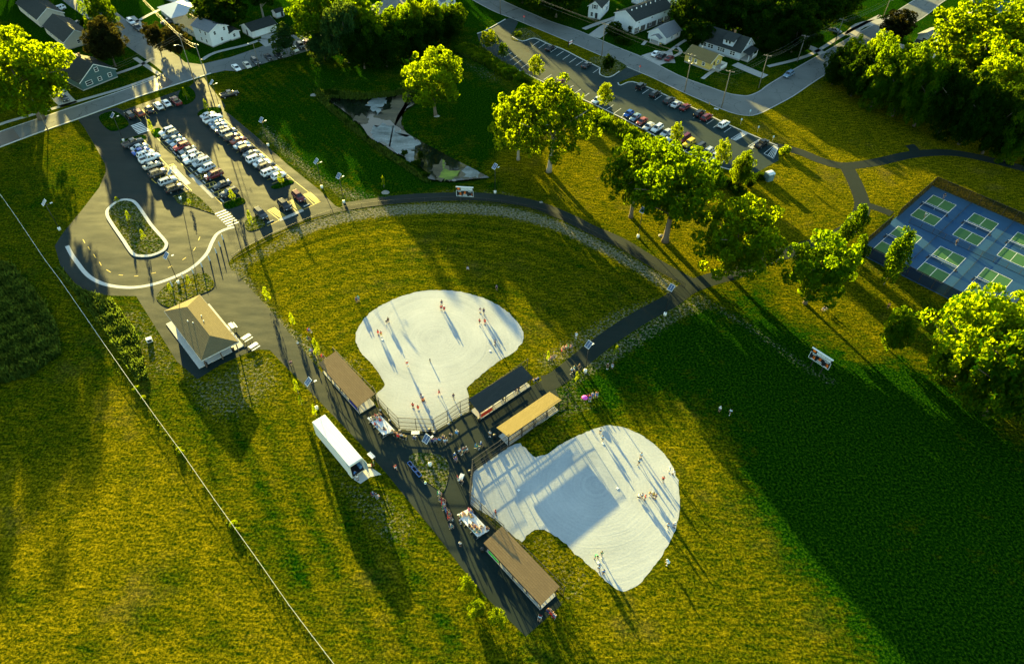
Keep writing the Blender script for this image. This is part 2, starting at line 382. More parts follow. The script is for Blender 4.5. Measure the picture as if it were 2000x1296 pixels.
for x_, y_, r_ in ((40, 1170, 40), (110, 990, 35), (300, 1215, 45), (420, 1250, 40), (330, 1130, 35), (180, 1270, 30), (250, 920, 20)):
    zone(dry_lit, [(x_ + r_ * math.cos(k * .7), y_ + r_ * .6 * math.sin(k * .7)) for k in range(9)], .28, 30)
# bare, thin ground
FENCE1 = [(455, 512), (485, 489), (530, 466), (570, 447), (620, 427), (675, 411), (740, 401), (800, 396), (860, 393), (920, 394), (980, 399), (1040, 411), (1100, 430), (1150, 455), (1200, 480), (1250, 508), (1300, 540), (1335, 561)]
band(bare, [(x - 4 + 0 * y, y + 13) for x, y in FENCE1[3:]], 12, .55, 8)
band(bare, [(x + 6, y + 16) for x, y in FENCE1[:4]], 12, .42, 10)
band(bare, [(462, 525), (500, 590), (560, 650), (620, 700)], 17, .46, 12)
zone(bare, [(1040, 700), (1200, 600), (1320, 570), (1300, 600), (1150, 690), (1060, 735)], .40, 14)
band(bare, [(1110, 740), (1200, 690), (1320, 610), (1370, 590)], 18, .40, 14)
zone(bare, [(1060, 760), (1120, 735), (1170, 800), (1090, 830)], .33, 14)
band(bare, [(1380, 590), (1460, 635), (1520, 680), (1600, 735), (1630, 745)], 9, .36, 14)
zone(bare, [(520, 240), (570, 290), (640, 350), (740, 385), (690, 400), (600, 350), (500, 260)], .48, 14)
zone(bare, [(740, 384), (880, 370), (980, 372), (1100, 408), (1080, 412), (980, 382), (880, 378), (760, 392)], .42, 6)
zone(bare, [(345, 690), (400, 735), (480, 690), (530, 690), (560, 750), (500, 800), (440, 830), (380, 800)], .36, 20)
zone(bare, [(620, 880), (700, 940), (760, 960), (820, 1010), (800, 1080), (740, 1060), (680, 990)], .33, 20)
zone(bare, [(240, 590), (285, 600), (345, 690), (350, 740), (290, 740), (220, 630)], .33, 15)
zone(bare, [(590, 640), (640, 690), (700, 690), (740, 740), (700, 730), (640, 700)], .30, 10)
zone(bare, [(1045, 870), (1100, 835), (1075, 880), (1048, 892)], .22, 8)
zone(bare, [(1020, 1050), (1060, 1035), (1160, 1120), (1150, 1180), (1090, 1180), (1080, 1140)], .27, 12)
zone(bare, [(1380, 140), (1440, 150), (1460, 180), (1400, 165)], .25, 8)
band(bare, [(500, 175), (600, 165), (740, 150), (880, 100), (960, 70)], 10, .16, 10)
zone(bare, [(880, 110), (960, 130), (1000, 170), (940, 160)], .30, 10)
# mowing lines
hx, hy = G(815, 838).x, G(815, 838).y
r1 = np.hypot(PTS[:, 0] - hx, PTS[:, 1] - hy)
w1 = np.clip(sdf([(470, 520), (600, 430), (760, 402), (1040, 412), (1320, 555), (1060, 720), (700, 740)]) / 20, 0, 1)
mow += w1 * (.5 * np.sin(r1 * 1.9 + 2 * np.sin(r1 * .37)))
u2 = PTS[:, 0] * .77 + PTS[:, 1] * .64
w2 = np.clip(sdf([(440, 220), (480, 130), (640, 120), (620, 190), (840, 350), (700, 390), (560, 300)]) / 15, 0, 1)
mow += w2 * .5 * np.sin(u2 * 2.6)
u3 = PTS[:, 0] * .80 - PTS[:, 1] * -.60
w3 = np.clip(sdf([(300, 760), (500, 780), (1000, 1250), (700, 1310)]) / 25, 0, 1)
mow += w3 * .55 * np.sin((PTS[:, 0] * .84 + PTS[:, 1] * .54) * 1.2)
# pond basin
zp = np.clip(sdf(POND) / 22 + .55, 0, 1); Z = -1.5 * zp * zp * (3 - 2 * zp)
V = [(float(a), float(b), float(z)) for a, b, z in zip(PTS[:, 0], PTS[:, 1], Z)]
idx = np.arange(nx * ny).reshape(ny, nx)
quads = np.stack([idx[:-1, :-1], idx[:-1, 1:], idx[1:, 1:], idx[1:, :-1]], -1).reshape(-1, 4).tolist()
o_ = len(V); B = 4500
V += [(-B, -B, 0), (B, -B, 0), (B, B, 0), (-B, B, 0)]
c00, c10, c11, c01 = int(idx[0, 0]), int(idx[0, -1]), int(idx[-1, -1]), int(idx[-1, 0])
quads += [(o_, o_ + 1, c10, c00), (o_ + 1, o_ + 2, c11, c10), (o_ + 2, o_ + 3, c01, c11), (o_ + 3, o_, c00, c01)]
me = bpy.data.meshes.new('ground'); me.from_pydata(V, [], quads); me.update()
for nm, arr, dft in (('dry_lit', dry_lit, .4), ('bare', bare, 0), ('mow', mow, .5)):
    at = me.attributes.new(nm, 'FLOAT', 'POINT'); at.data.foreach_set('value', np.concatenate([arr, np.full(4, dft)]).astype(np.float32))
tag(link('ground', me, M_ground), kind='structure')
# ------------------------------------------------------------------ sheets laid on the ground
def ragged(P, amp=.07, step=.5):
    out = []; rg = random.Random(2)
    for a, b in zip(P, P[1:] + P[:1]):
        n = max(1, int((G(a[0], a[1]) - G(b[0], b[1])).length / step)); s_ = PXM(a[0], a[1]) * amp
        for k in range(n): t = k / n; out.append((a[0] + (b[0] - a[0]) * t + rg.gauss(0, s_), a[1] + (b[1] - a[1]) * t + rg.gauss(0, s_ * .8)))
    return out
def sheet(name, poly, m, z, sm=0, kind='structure', parent=None, zref=0):
    P = smooth(poly, sm) if sm else poly
    vs_ = [tuple(G(p[0], p[1])) [:2] + (z,) for p in P]
    vs_ = [v for i, v in enumerate(vs_) if math.dist(v, vs_[i - 1]) > .02]
    if sum(vs_[i - 1][0] * vs_[i][1] - vs_[i][0] * vs_[i - 1][1] for i in range(len(vs_))) < 0: vs_.reverse()
    me = bpy.data.meshes.new(name); me.from_pydata(vs_, [], [tuple(range(len(vs_)))]); me.update()
    o = link(name, me, m, parent)
    if kind: o['kind'] = kind
    return o
def strip_pts(pts, w, sm=5, closed=False):
    P = smooth(pts, sm, closed) if sm else pts; g = [G(p[0], p[1]).to_2d() for p in P]; L, Rr = [], []
    n = len(g)
    for i, p in enumerate(g):
        a = g[i - 1] if (i or closed) else p; b = g[(i + 1) % n] if (i < n - 1 or closed) else p
        d = (b - a).normalized(); nn = Vector((-d.y, d.x))
        L.append(p + nn * w / 2); Rr.append(p - nn * w / 2)
    return L, Rr
def strip(name, pts, w, m, z, sm=5, kind='structure', closed=False, h=0, parent=None):
    L, Rr = strip_pts(pts, w, sm, closed); n = len(L); mb = MB()
    vs_ = [(p.x, p.y, z) for p in L] + [(p.x, p.y, z) for p in Rr]
    k = n if closed else n - 1
    fs = [(n + i, n + (i + 1) % n, (i + 1) % n, i) for i in range(k)]
    if h:
        vs_ += [(p.x, p.y, z - h) for p in L] + [(p.x, p.y, z - h) for p in Rr]
        fs += [(i, (i + 1) % n, 2 * n + (i + 1) % n, 2 * n + i) for i in range(k)] + [(n + (i + 1) % n, n + i, 3 * n + i, 3 * n + (i + 1) % n) for i in range(k)]
        if not closed: fs += [(0, 2 * n, 3 * n, n), (n - 1, 2 * n - 1, 4 * n - 1, 3 * n - 1)]
    mb.add(vs_, fs)
    o = mb.build(name, m, parent)
    if kind: o['kind'] = kind
    return o
# streets
STA = [(-80, 284), (0, 257), (25, 250), (85, 228), (127, 212), (170, 200), (250, 173), (306, 152), (319, 142), (300, 126), (250, 92), (190, 50), (140, 15), (110, -8), (160, -8), (225, 22), (275, 62), (330, 98), (346, 108), (362, 122), (392, 126), (450, 112), (508, 92), (560, 72), (600, 58), (650, 40), (700, 20), (722, 12), (750, 0), (770, -10), (836, -10), (790, 8), (730, 33), (680, 62), (640, 84), (610, 97), (560, 112), (525, 121), (500, 129), (462, 139), (440, 138), (412, 144), (375, 156), (325, 172), (275, 188), (212, 211), (152, 233), (100, 251), (40, 273), (0, 288), (-80, 317)]
sheet('street', STA, M_street, .004)
sheet('street_patch', [(-80, 285), (0, 258.5), (26, 251), (40, 271), (0, 286), (-80, 314)], M_street_new, .008)
sheet('street_patch', [(305, 153), (318, 145), (338, 160), (326, 171), (300, 178), (290, 160)], M_street_new, .008)
STB_U = [(950, -14), (1000, 10), (1037, 26), (1075, 42), (1132, 61), (1205, 92), (1260, 114), (1325, 147), (1375, 166), (1425, 183), (1460, 187), (1484, 178), (1500, 166), (1550, 136), (1610, 102), (1662, 72), (1725, 38), (1775, 7), (1806, -12)]
STB_L = [(1866, -12), (1837, 7), (1802, 35), (1730, 76), (1660, 117), (1597, 155), (1550, 187), (1517, 205), (1500, 214), (1485, 221), (1462, 226), (1425, 219), (1375, 198), (1325, 176), (1275, 152), (1225, 131), (1175, 109), (1100, 77), (1025, 46), (1000, 36), (960, 20), (905, -10)]
sheet('street', STB_U + STB_L, M_street, .004)
strip('kerb_strip', STB_U, .4, M_conc_d, .012, 3); strip('kerb_strip', STB_L, .4, M_conc_d, .012, 3)
strip('kerb_strip', [(-80, 316), (0, 287.5), (40, 272.5), (100, 250.5), (152, 232.5), (212, 210.5), (275, 187.5), (325, 171.5), (375, 155.5), (412, 143.5)], .45, M_conc, .12, 3, h=.12)
strip('kerb_strip', [(-80, 284), (0, 257), (85, 228), (170, 200), (250, 173), (306, 152)], .4, M_conc, .012, 3)
for a in ([(-60, 270), (0, 243), (60, 225), (165, 194), (240, 172), (304, 149)], [(228, 144), (270, 129), (300, 113)], [(263, 113), (312, 146)], [(395, 117), (420, 103), (480, 88), (508, 78)], [(262, 45), (310, 20), (360, 5)], [(258, 32), (300, 70)], [(1500, 130), (1580, 108), (1650, 66), (1720, 30)]):
    strip('sidewalk', a, 1.5, M_conc_d, .01, 4)
# driveways and garden paths
for a, w in (([(1140, 57), (1165, 47), (1205, 33), (1240, 15)], 2.0), ([(1160, 72), (1185, 54), (1210, 42)], 5), ([(1270, 118), (1290, 112), (1316, 112)], 9), ([(1495, 150), (1470, 140), (1435, 125)], 3.6), ([(1372, 154), (1386, 143), (1396, 137)], 1.3), ([(1306, 101), (1340, 78), (1352, 80)], 1.2), ([(1548, 85), (1580, 92), (1608, 105)], 3.2), ([(1660, 70), (1680, 50), (1730, 40)], 4), ([(510, 85), (530, 78), (528, 66)], 7), ([(135, 205), (120, 190), (112, 178)], 5), ([(322, 58), (345, 55), (365, 46)], 3), ([(1312, 112), (1330, 102), (1320, 90)], 1.2), ([(1255, 88), (1262, 80)], 1.2), ([(1720, 75), (1760, 90), (1790, 100)], 3.5)):
    strip('driveway', a, w, M_conc_d, .010, 4)
# car park by the fields, plaza and walkways
LOT1 = [(152, 234), (205, 215), (228, 210), (240, 216), (318, 188), (352, 176), (372, 168), (384, 156), (398, 152), (440, 206), (437, 217), (447, 222), (500, 266), (560, 320), (625, 372), (655, 402), (669, 408), (669, 411), (600, 428), (520, 463), (480, 482), (452, 505), (446, 514), (452, 527), (470, 543), (525, 602), (575, 662), (610, 705), (634, 733), (704, 809), (733, 791), (742, 800), (781, 840), (848, 844), (875, 828), (917, 802), (939, 819), (1038, 753), (1062, 741), (1090, 748), (1084, 757), (1091, 773), (1065, 790), (1042, 810), (993, 872), (977, 885), (924, 922), (918, 985), (967, 1034), (1012, 1058), (1086, 1162), (1097, 1180), (1027, 1242), (1000, 1216), (950, 1166), (900, 1106), (850, 1040), (800, 980), (760, 930), (700, 862), (640, 800), (590, 748), (545, 702), (527, 683), (505, 682), (480, 690), (430, 712), (386, 740), (345, 705), (322, 668), (287, 612), (266, 578), (215, 577), (175, 572), (150, 557), (118, 518), (107, 480), (122, 456), (160, 410), (194, 366), (207, 335), (205, 320), (180, 275), (165, 250)]
sheet('parking_lot', LOT1, M_asph, .004)
strip('footpath', [(669, 404), (740, 394), (800, 387), (890, 383.5), (960, 386), (1040, 398.5), (1105, 423), (1155, 448), (1210, 472), (1265, 505), (1310, 531), (1350, 553)], 3.6, M_path, .008, 5)
strip('footpath', [(1060, 748), (1090, 737), (1180, 666), (1250, 620), (1310, 587), (1345, 562), (1390, 545), (1440, 531), (1490, 508), (1540, 492), (1600, 474), (1650, 452), (1677, 424), (1684, 398), (1672, 362), (1655, 328)], 4.0, M_path, .012, 5)
strip('footpath', [(1510, 284), (1560, 296), (1605, 314), (1650, 324), (1710, 317), (1780, 302), (1850, 298), (1920, 309), (2040, 340)], 3.4, M_path, .016, 5)
strip('footpath', [(1790, 301), (1783, 289), (1776, 283)], 3.0, M_path, .020, 3)
strip('footpath', [(1682, 398), (1715, 407), (1742, 418)], 2.6, M_path, .020, 3)
sheet('infield', ragged(INF1[:6] + smooth(INF1[6:24], 4, False) + INF1[24:]), infield_mat(G(852, 662).x, G(852, 662).y), .012)
sheet('infield', ragged(INF2[:5] + smooth(INF2[5:25], 4, False) + INF2[25:]), infield_mat(G(1165, 945).x, G(1165, 945).y), .012)
LOT2 = [(932, 66), (950, 59), (987, 38), (1003, 34), (1012, 44), (1004, 60), (1000, 72), (1020, 81), (1044, 75), (1070, 86), (1100, 97), (1135, 115), (1172, 133), (1172, 146), (1190, 151), (1210, 140), (1225, 131), (1254, 144), (1230, 152), (1207, 162), (1212, 167), (1235, 160), (1275, 175), (1325, 198), (1375, 221), (1425, 245), (1490, 273), (1519, 285), (1521, 313), (1492, 329), (1478, 337), (1460, 338), (1398, 324), (1320, 287), (1215, 231), (1120, 186), (1060, 160), (1000, 131), (980, 122), (960, 110), (945, 96), (936, 80)]
sheet('parking_lot', LOT2, M_asph_old, .004)
K2 = [LOT2[6:13], LOT2[19:28], [(1000, 131), (1060, 160), (1120, 186), (1215, 231), (1320, 287), (1398, 324), (1460, 338)], [(932, 66), (950, 59), (987, 38)], LOT2[12:16]]
for k in K2: strip('kerb_strip', k, .35, M_conc, .12, 3, h=.12)
# pond
def pond_mat():
    m, t, out = newmat('pond_water'); b = noise(t, .5, 4, .6)
    col = ramp(t, noise(t, .2, 5, .65), [(.4, (.003, .008, .004)), (.7, (.012, .018, .010))])
    bsdf(t, out, col, .09, .5, 0, bump(t, b, .05, .05)); return m
def scum_mat(name, lo, hi):
    m, t, out = newmat(name); f = mth(t, 'ADD', mth(t, 'MULTIPLY', noise(t, .22, 6, .7, stretch=(R_(-48), .5, 1.6)), .75), mth(t, 'MULTIPLY', noise(t, 1.6, 4, .7), .25))
    bsdf(t, out, ramp(t, f, [(.34, lo), (.46, tuple(x * .6 + y * .4 for x, y in zip(lo, hi))), (.62, hi)]), .55, .3); return m
vsP = [tuple(G(p.x, p.y, PONDZ)) for p in smooth(POND, 5)]
me = bpy.data.meshes.new('pond_water'); me.from_pydata(vsP, [], [tuple(range(len(vsP)))]); me.update()
tag(link('pond_water', me, pond_mat()), kind='structure')

def film(name, pts, m, z):
    P = ragged([(x / 5 + 580, y / 5 + 160) for x, y in pts], .45, .7); v = [tuple(G(x, y, PONDZ))[:2] + (PONDZ + z,) for x, y in P]
    me = bpy.data.meshes.new(name); me.from_pydata(v, [], [tuple(range(len(v)))]); me.update(); tag(link(name, me, m), kind='structure')
    if me.polygons[0].normal.z < 0: me.flip_normals()
S_pale, S_brown, S_alga = scum_mat('pale_scum', (.05, .07, .065), (.30, .33, .33)), scum_mat('brown_film', (.02, .022, .012), (.13, .105, .055)), scum_mat('green_algae', (.02, .05, .005), (.22, .30, .02))
film('pond_film', [(900, 260), (960, 150), (1050, 90), (1110, 110), (1085, 220), (1015, 330), (1020, 420), (1090, 495), (1000, 450), (870, 375), (735, 345), (800, 320)], S_brown, .006)
film('pond_film', [(690, 185), (770, 160), (850, 150), (895, 200), (850, 225), (830, 255), (822, 300), (775, 310), (750, 265), (690, 240)], S_pale, .012)
film('pond_film', [(720, 555), (740, 470), (850, 400), (940, 450), (1050, 500), (1150, 560), (1200, 600), (1130, 680), (1150, 740), (1110, 780), (1000, 710), (900, 630), (800, 590)], S_pale, .012)
film('pond_film', [(520, 380), (600, 330), (720, 360), (700, 400), (620, 420)], S_brown, .006)
film('pond_film', [(1290, 880), (1330, 830), (1420, 790), (1500, 830), (1560, 880), (1700, 820), (1860, 910), (1760, 945), (1600, 950), (1400, 950)], S_brown, .006)
film('pond_film', [(1590, 870), (1700, 825), (1780, 870), (1790, 920), (1640, 930)], S_pale, .012)
film('pond_film', [(1370, 900), (1440, 860), (1430, 780), (1480, 860), (1600, 885), (1540, 950), (1430, 955)], S_alga, .018)
# ------------------------------------------------------------------ trees
def crown_mesh(name, seed, R=5.0, H=8.0, nl=5200, leaf=.42, clumps=70, cs=.30, shape='round', hole=.0, droop=0.0):
    """leaf cards on clumps through the outer part of an egg-shaped crown; base at z = 0"""
    rg = np.random.default_rng(seed)
    n = clumps; d = rg.normal(size=(n, 3)); d /= np.linalg.norm(d, axis=1)[:, None]
    rr = rg.uniform(.12, 1, n) ** .5
    c = d * rr[:, None]
    if shape == 'egg': c[:, :2] *= (1.0 - .35 * (c[:, 2:3]))
    if shape == 'cone': c[:, :2] *= np.clip(.95 - .75 * (c[:, 2:3] * .5 + .5), .08, 1) * 1.25
    if shape == 'flat': c[:, 2] = np.abs(c[:, 2]) * 1.4 - .7
    lump = rg.uniform(.68, 1.16, n); c *= lump[:, None]
    cr = rg.uniform(.7, 1.3, n) * cs
    ci = rg.choice(n, nl, p=(cr ** 2) / (cr ** 2).sum())
    u = rg.normal(size=(nl, 3)); u /= np.linalg.norm(u, axis=1)[:, None]
    out = c[ci]; ol = np.linalg.norm(out, axis=1)[:, None] + 1e-6
    u = u + .55 * out / ol + np.array([0, 0, .25]); u /= np.linalg.norm(u, axis=1)[:, None]
    p = c[ci] + u * (cr[ci] * rg.uniform(.72, 1.06, nl))[:, None]
    p[:, 2] = np.clip(p[:, 2], -1.05, 1.2)
    if hole:
        f = np.sin(p[:, 0] * 5 + seed) * np.sin(p[:, 1] * 5.7 + 2 * seed) * np.sin(p[:, 2] * 5.3) ; k = f > -hole if False else (f < 1 - hole)
        p, u = p[k], u[k]; nl = len(p)
    P = p * np.array([R, R, H / 2]) + np.array([0, 0, H / 2])
    nrm = u + rg.normal(size=(nl, 3)) * .7; nrm /= np.linalg.norm(nrm, axis=1)[:, None]
    a = np.cross(nrm, rg.normal(size=(nl, 3))); a /= np.linalg.norm(a, axis=1)[:, None]; b = np.cross(nrm, a)
    if droop: a[:, 2] -= droop; a /= np.linalg.norm(a, axis=1)[:, None]
    s = rg.uniform(.6, 1.35, nl)[:, None] * leaf
    q = np.stack([P + a * s * .62, P + b * s * .36 - a * s * .08, P - a * s * .5, P - b * s * .36 - a * s * .08], 1).reshape(-1, 3)
    me = bpy.data.meshes.new(name); me.vertices.add(nl * 4); me.vertices.foreach_set('co', q.ravel().astype(np.float32))
    me.loops.add(nl * 4); me.loops.foreach_set('vertex_index', np.arange(nl * 4, dtype=np.int32))
    me.polygons.add(nl); me.polygons.foreach_set('loop_start', np.arange(0, nl * 4, 4, dtype=np.int32)); me.polygons.foreach_set('loop_total', np.full(nl, 4, np.int32))
    me.update(); me.validate(); return me
def trunk_mesh(name, seed, Ht, Hc, R, r0, limbs=6):
    rg = random.Random(seed); mb = MB()
    top = Hc + (Ht - Hc) * .55
    bend = (rg.uniform(-.3, .3), rg.uniform(-.3, .3))
    ax = [(bend[0] * k, bend[1] * k, top * k) for k in (0, .08, .3, .6, 1)]
    mb.tube(ax, [r0 * 1.5, r0 * 1.08, r0 * .9, r0 * .6, r0 * .2], 8)
    for i in range(limbs):
        a = i * 2.4 + rg.random(); k = rg.uniform(.38, .8); z = top * k
        p0 = Vector((bend[0] * k, bend[1] * k, z)); L = R * rg.uniform(.55, .85)
        p1 = p0 + Vector((math.cos(a) * L * .45, math.sin(a) * L * .45, (Ht - Hc) * .16)); p2 = p0 + Vector((math.cos(a) * L, math.sin(a) * L, (Ht - Hc) * rg.uniform(.25, .42)))
        mb.tube([p0, p1, p2], [r0 * .45, r0 * .32, r0 * .08], 6)
    return mb.mesh(name)
CROWNS = {}
def crown_lib():
    for k in range(4): CROWNS['round', k] = (crown_mesh('crown', 11 + k, 5, 8, 14000, .34, 230, .145, 'round', .10), 5, 8)
    for k in range(2): CROWNS['egg', k] = (crown_mesh('crown', 31 + k, 5, 10, 14000, .34, 230, .125, 'egg', .2), 5, 10)
    for k in range(3): CROWNS['dense', k] = (crown_mesh('crown', 51 + k, 5, 9, 15000, .38, 200, .175), 5, 9)
    CROWNS['willow', 0] = (crown_mesh('crown', 71, 5, 9, 13000, .42, 160, .19, 'egg', .1, .9), 5, 9)
    for k in range(2): CROWNS['column', k] = (crown_mesh('crown', 81 + k, 1.6, 9, 5200, .33, 70, .36, 'round', .1), 1.6, 9)
    for k in range(3): CROWNS['shrub', k] = (crown_mesh('crown', 91 + k, 2, 2.2, 1800, .32, 40, .36, 'flat'), 2, 2.2)
    for k in range(2): CROWNS['sapling', k] = (crown_mesh('crown', 95 + k, 1.1, 3, 900, .17, 46, .24, 'cone'), 1.1, 3)
    for k in range(2): CROWNS['street', k] = (crown_mesh('crown', 101 + k, 2.2, 5, 4600, .24, 110, .18, 'egg', .3), 2.2, 5)
crown_lib()
TRK = {}
def tree(name, label, bx, by, top, wpx, kind='round', leaf=None, clear=.22, group=None, var=0, bark=None, H=None, cat='tree', tk=1.0, z=0):
    """a tree whose foot is at (bx, by), top at row top and crown wpx pixels wide in the photo"""
    p = G(bx, by); Ht = H or HT(bx, by, top); W = wpx / PXM(bx, by) / 2
    me, R0, H0 = CROWNS[kind, var]
    t = thing(name, label, cat, (p.x, p.y, z), rnd.uniform(0, 6.28), group)
    zc = Ht * clear; s = (W / R0 * .92, W / R0 * .92, (Ht - zc) / H0)
    o = bpy.data.objects.new('crown', me); COL.objects.link(o); o.parent = t
    if not me.materials: me.materials.append(L_green)
    omat(o, leaf or L_green); o.scale = s; o.location = (0, 0, zc)
    if kind != 'shrub':
        key = (kind, var)
        if key not in TRK: TRK[key] = trunk_mesh('trunk', hash(kind) % 97 + var, 10, 2.5, 4 if kind not in ('column', 'sapling') else 1, (.20 if kind != 'egg' else .17) if kind not in ('column', 'sapling', 'street') else .09, 6 if kind not in ('column', 'sapling') else 3)
        k = bpy.data.objects.new('trunk', TRK[key]); COL.objects.link(k); k.parent = t
        if not TRK[key].materials: TRK[key].materials.append(M_bark)
        omat(k, bark or M_bark); ws = max(.35, min(1.6, Ht / 16)) * tk; k.scale = (ws * max(1, W / 5) if kind not in ('column', 'sapling') else ws, ws * max(1, W / 5) if kind not in ('column', 'sapling') else ws, Ht / 10)
    return t
G_PARK = 'big trees between the car park and the ball field'
tree('ash_tree', 'tall bright green tree standing alone beside the pond', 851, 226, 100, 124, 'round', L_lime, .16)
tree('cottonwood_tree', 'tallest loose-crowned tree between the pond and the far car park, pale trunk showing', 1072, 335, 158, 165, 'egg', L_lime, .26, G_PARK, 0, M_bark_p)
tree('cottonwood_tree', 'leaning bushy tree nestled against the left of the tallest loose-crowned tree', 1012, 312, 172, 110, 'egg', L_lime, .12, G_PARK, 1, M_bark_p)
tree('maple_tree', 'full round tree with bare trunk above the footpath, left of its larger twin', 1232, 424, 275, 130, 'round', L_green, .24, G_PARK, 1)
tree('maple_tree', 'larger dark round tree hanging over the footpath beside its smaller twin', 1299, 471, 292, 178, 'round', L_green, .22, G_PARK, 2)
tree('locust_tree', 'airy pale yellow-green tree leaning over the footpath junction', 1425, 540, 404, 172, 'round', L_lime, .08, G_PARK, 0)
tree('maple_tree', 'medium round tree between the footpath junction and the pickleball courts', 1572, 592, 466, 142, 'round', L_green, .18, None, 3)
tree('small_tree', 'small round dark tree on the lawn below the pickleball courts', 1735, 682, 610, 70, 'dense', L_green, .08, None, 0)
for i, (bx, by, tp, w, lb) in enumerate(((1658, 470, 404, 34, 'slim upright tree at the bend of the footpath, farther of two'), (1636, 488, 432, 30, 'slim upright tree with pale stem by the footpath bend'), (1655, 538, 464, 32, 'slim leaning tree by the near left corner of the court fence'), (1726, 556, 458, 40, 'tallest slim upright tree in front of the court fence'))):
    tree('column_tree', lb, bx, by, tp, w, 'column', L_green, .16, 'slim upright trees by the pickleball courts', i % 2, M_bark_p, tk=.8)
G_E = 'large pale trees below the pickleball courts'
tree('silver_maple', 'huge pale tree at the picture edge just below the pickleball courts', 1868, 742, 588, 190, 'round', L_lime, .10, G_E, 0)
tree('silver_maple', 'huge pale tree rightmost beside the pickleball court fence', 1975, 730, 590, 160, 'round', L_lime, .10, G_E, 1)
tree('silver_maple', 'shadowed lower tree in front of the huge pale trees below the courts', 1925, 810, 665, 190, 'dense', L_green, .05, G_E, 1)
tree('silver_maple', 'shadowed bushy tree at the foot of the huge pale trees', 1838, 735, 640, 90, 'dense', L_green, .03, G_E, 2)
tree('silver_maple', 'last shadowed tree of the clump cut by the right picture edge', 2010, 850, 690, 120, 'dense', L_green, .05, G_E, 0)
# left street corner
tree('maple_tree', 'huge sunlit tree covering the dark teal house at the far left street', 82, 232, 78, 190, 'round', L_lime, .14, None, 2)
tree('maple_tree', 'broad sunlit tree behind the huge tree at the left picture edge', 22, 165, 40, 130, 'round', L_lime, .10, None, 0)
tree('purple_maple', 'dark purple round tree overhanging the side street next to the teal house', 226, 130, 42, 84, 'dense', L_red, .14, None, 0)
tree('maple_tree', 'loose yellow-green tree behind the dark purple tree on the side street', 214, 80, -22, 66, 'egg', L_green, .1, None, 0)
tree('purple_maple', 'dark rusty tree at the left side of the white two-storey house', 352, 112, 52, 62, 'dense', L_red, .12, 'rusty trees by the side street', 1)
tree('purple_maple', 'smaller dark rusty tree nearer the side street', 314, 102, 44, 44, 'dense', L_red, .12, 'rusty trees by the side street', 2)
tree('maple_tree', 'deep green tree behind the white two-storey house', 440, 62, -12, 110, 'dense', L_dark, .12, None, 1)
tree('maple_tree', 'dark green tree with forked bare trunk behind the white garage', 516, 40, -50, 100, 'round', L_dark, .4, None, 3, M_bark_p)
tree('street_tree', 'thin grey-green tree over the row of parked street cars with one yellow tuft', 563, 110, 50, 64, 'street', L_willow, .12, None, 0)
tree('maple_tree', 'tall dark tree at the end of the parked street cars', 628, 92, -28, 110, 'dense', L_green, .12, None, 2)
tree('willow_tree', 'grey-green willow on the near end of the tree belt', 682, 122, 5, 100, 'willow', L_willow, .08)
tree('willow_tree', 'short grey-green willow at the near corner of the tree belt', 635, 116, 66, 70, 'willow', L_willow, .03)
GB = 'trees of the belt above the pond'
for i, (bx, by, tp, w, lf) in enumerate(((735, 124, 26, 90, L_green), (705, 100, -14, 100, L_green), (778, 112, 14, 90, L_green), (815, 94, -2, 74, L_lime), (845, 82, 2, 60, L_lime), (872, 70, 4, 56, L_green), (893, 60, 10, 44, L_green), (800, 116, 34, 90, L_dark), (756, 130, 44, 90, L_dark), (712, 134, 52, 84, L_dark), (838, 100, 32, 76, L_dark), (873, 82, 28, 60, L_dark))):
    tree('belt_tree', 'bushy tree in the belt of trees above the pond', bx, by, tp, w, 'dense', lf, .03, GB, i % 3)
# right top woods
GW = 'dark trees of the wood behind the houses'
for i, (bx, by, tp, w) in enumerate(((1345, 62, -20, 90), (1385, 52, -40, 100), (1430, 62, -30, 110), (1480, 78, -20, 110), (1525, 78, -25, 110), (1570, 62, -30, 110), (1610, 48, -40, 100), (1545, 102, 20, 90), (1500, 100, 40, 70), (1640, 30, -50, 90), (1360, 90, 40, 60), (1460, 50, -60, 120), (1540, 50, -70, 120))):
    tree('wood_tree', 'dark tree of the wood behind the grey house', bx, by, tp, w, 'dense', L_dark, .05, GW, i % 3)
tree('street_tree', 'dark tree on the lawn between the top street and the picture top edge', 1086, 34, -34, 120, 'dense', L_dark, .16, None, 2)
tree('street_tree', 'second dark tree by the top street near the stop sign', 1020, 6, -60, 100, 'dense', L_dark, .16, None, 1)
tree('purple_maple', 'dark copper tree standing over the cross street with bare stem', 1740, 86, 22, 72, 'dense', L_red, .2, None, 0)
GN = 'trees of the belt along the grass at the top right'
for i, (bx, by, tp, w, lf) in enumerate(((1625, 165, 96, 60, L_dark), (1662, 188, 92, 76, L_dark), (1700, 208, 84, 90, L_green), (1742, 226, 92, 90, L_green), (1785, 246, 110, 90, L_green), (1830, 264, 130, 90, L_dark), (1872, 282, 150, 90, L_dark), (1918, 300, 170, 90, L_dark), (1962, 314, 180, 90, L_green), (2005, 325, 190, 90, L_dark), (1690, 175, 66, 80, L_lime), (1650, 150, 76, 60, L_lime), (1745, 190, 92, 80, L_green))):
    tree('belt_tree', 'bushy tree in the belt along the grass at the top right', bx, by, tp, w, 'dense', lf, .03, GN, i % 3)
tree('silver_maple', 'enormous sunlit tree over the gardens at the top right', 1885, 160, -2, 205, 'round', L_lime, .12, None, 1)
tree('silver_maple', 'big sunlit tree below the enormous one at the right picture edge', 1925, 250, 92, 150, 'round', L_lime, .10, None, 3)
tree('silver_maple', 'sunlit tree behind the enormous one cut by the right picture edge', 2010, 210, 20, 130, 'round', L_green, .10, None, 2)
tree('maple_tree', 'yellow-lit tree beyond the enormous tree near the teal roof', 1985, 75, 0, 80, 'round', L_lime, .10, None, 0)
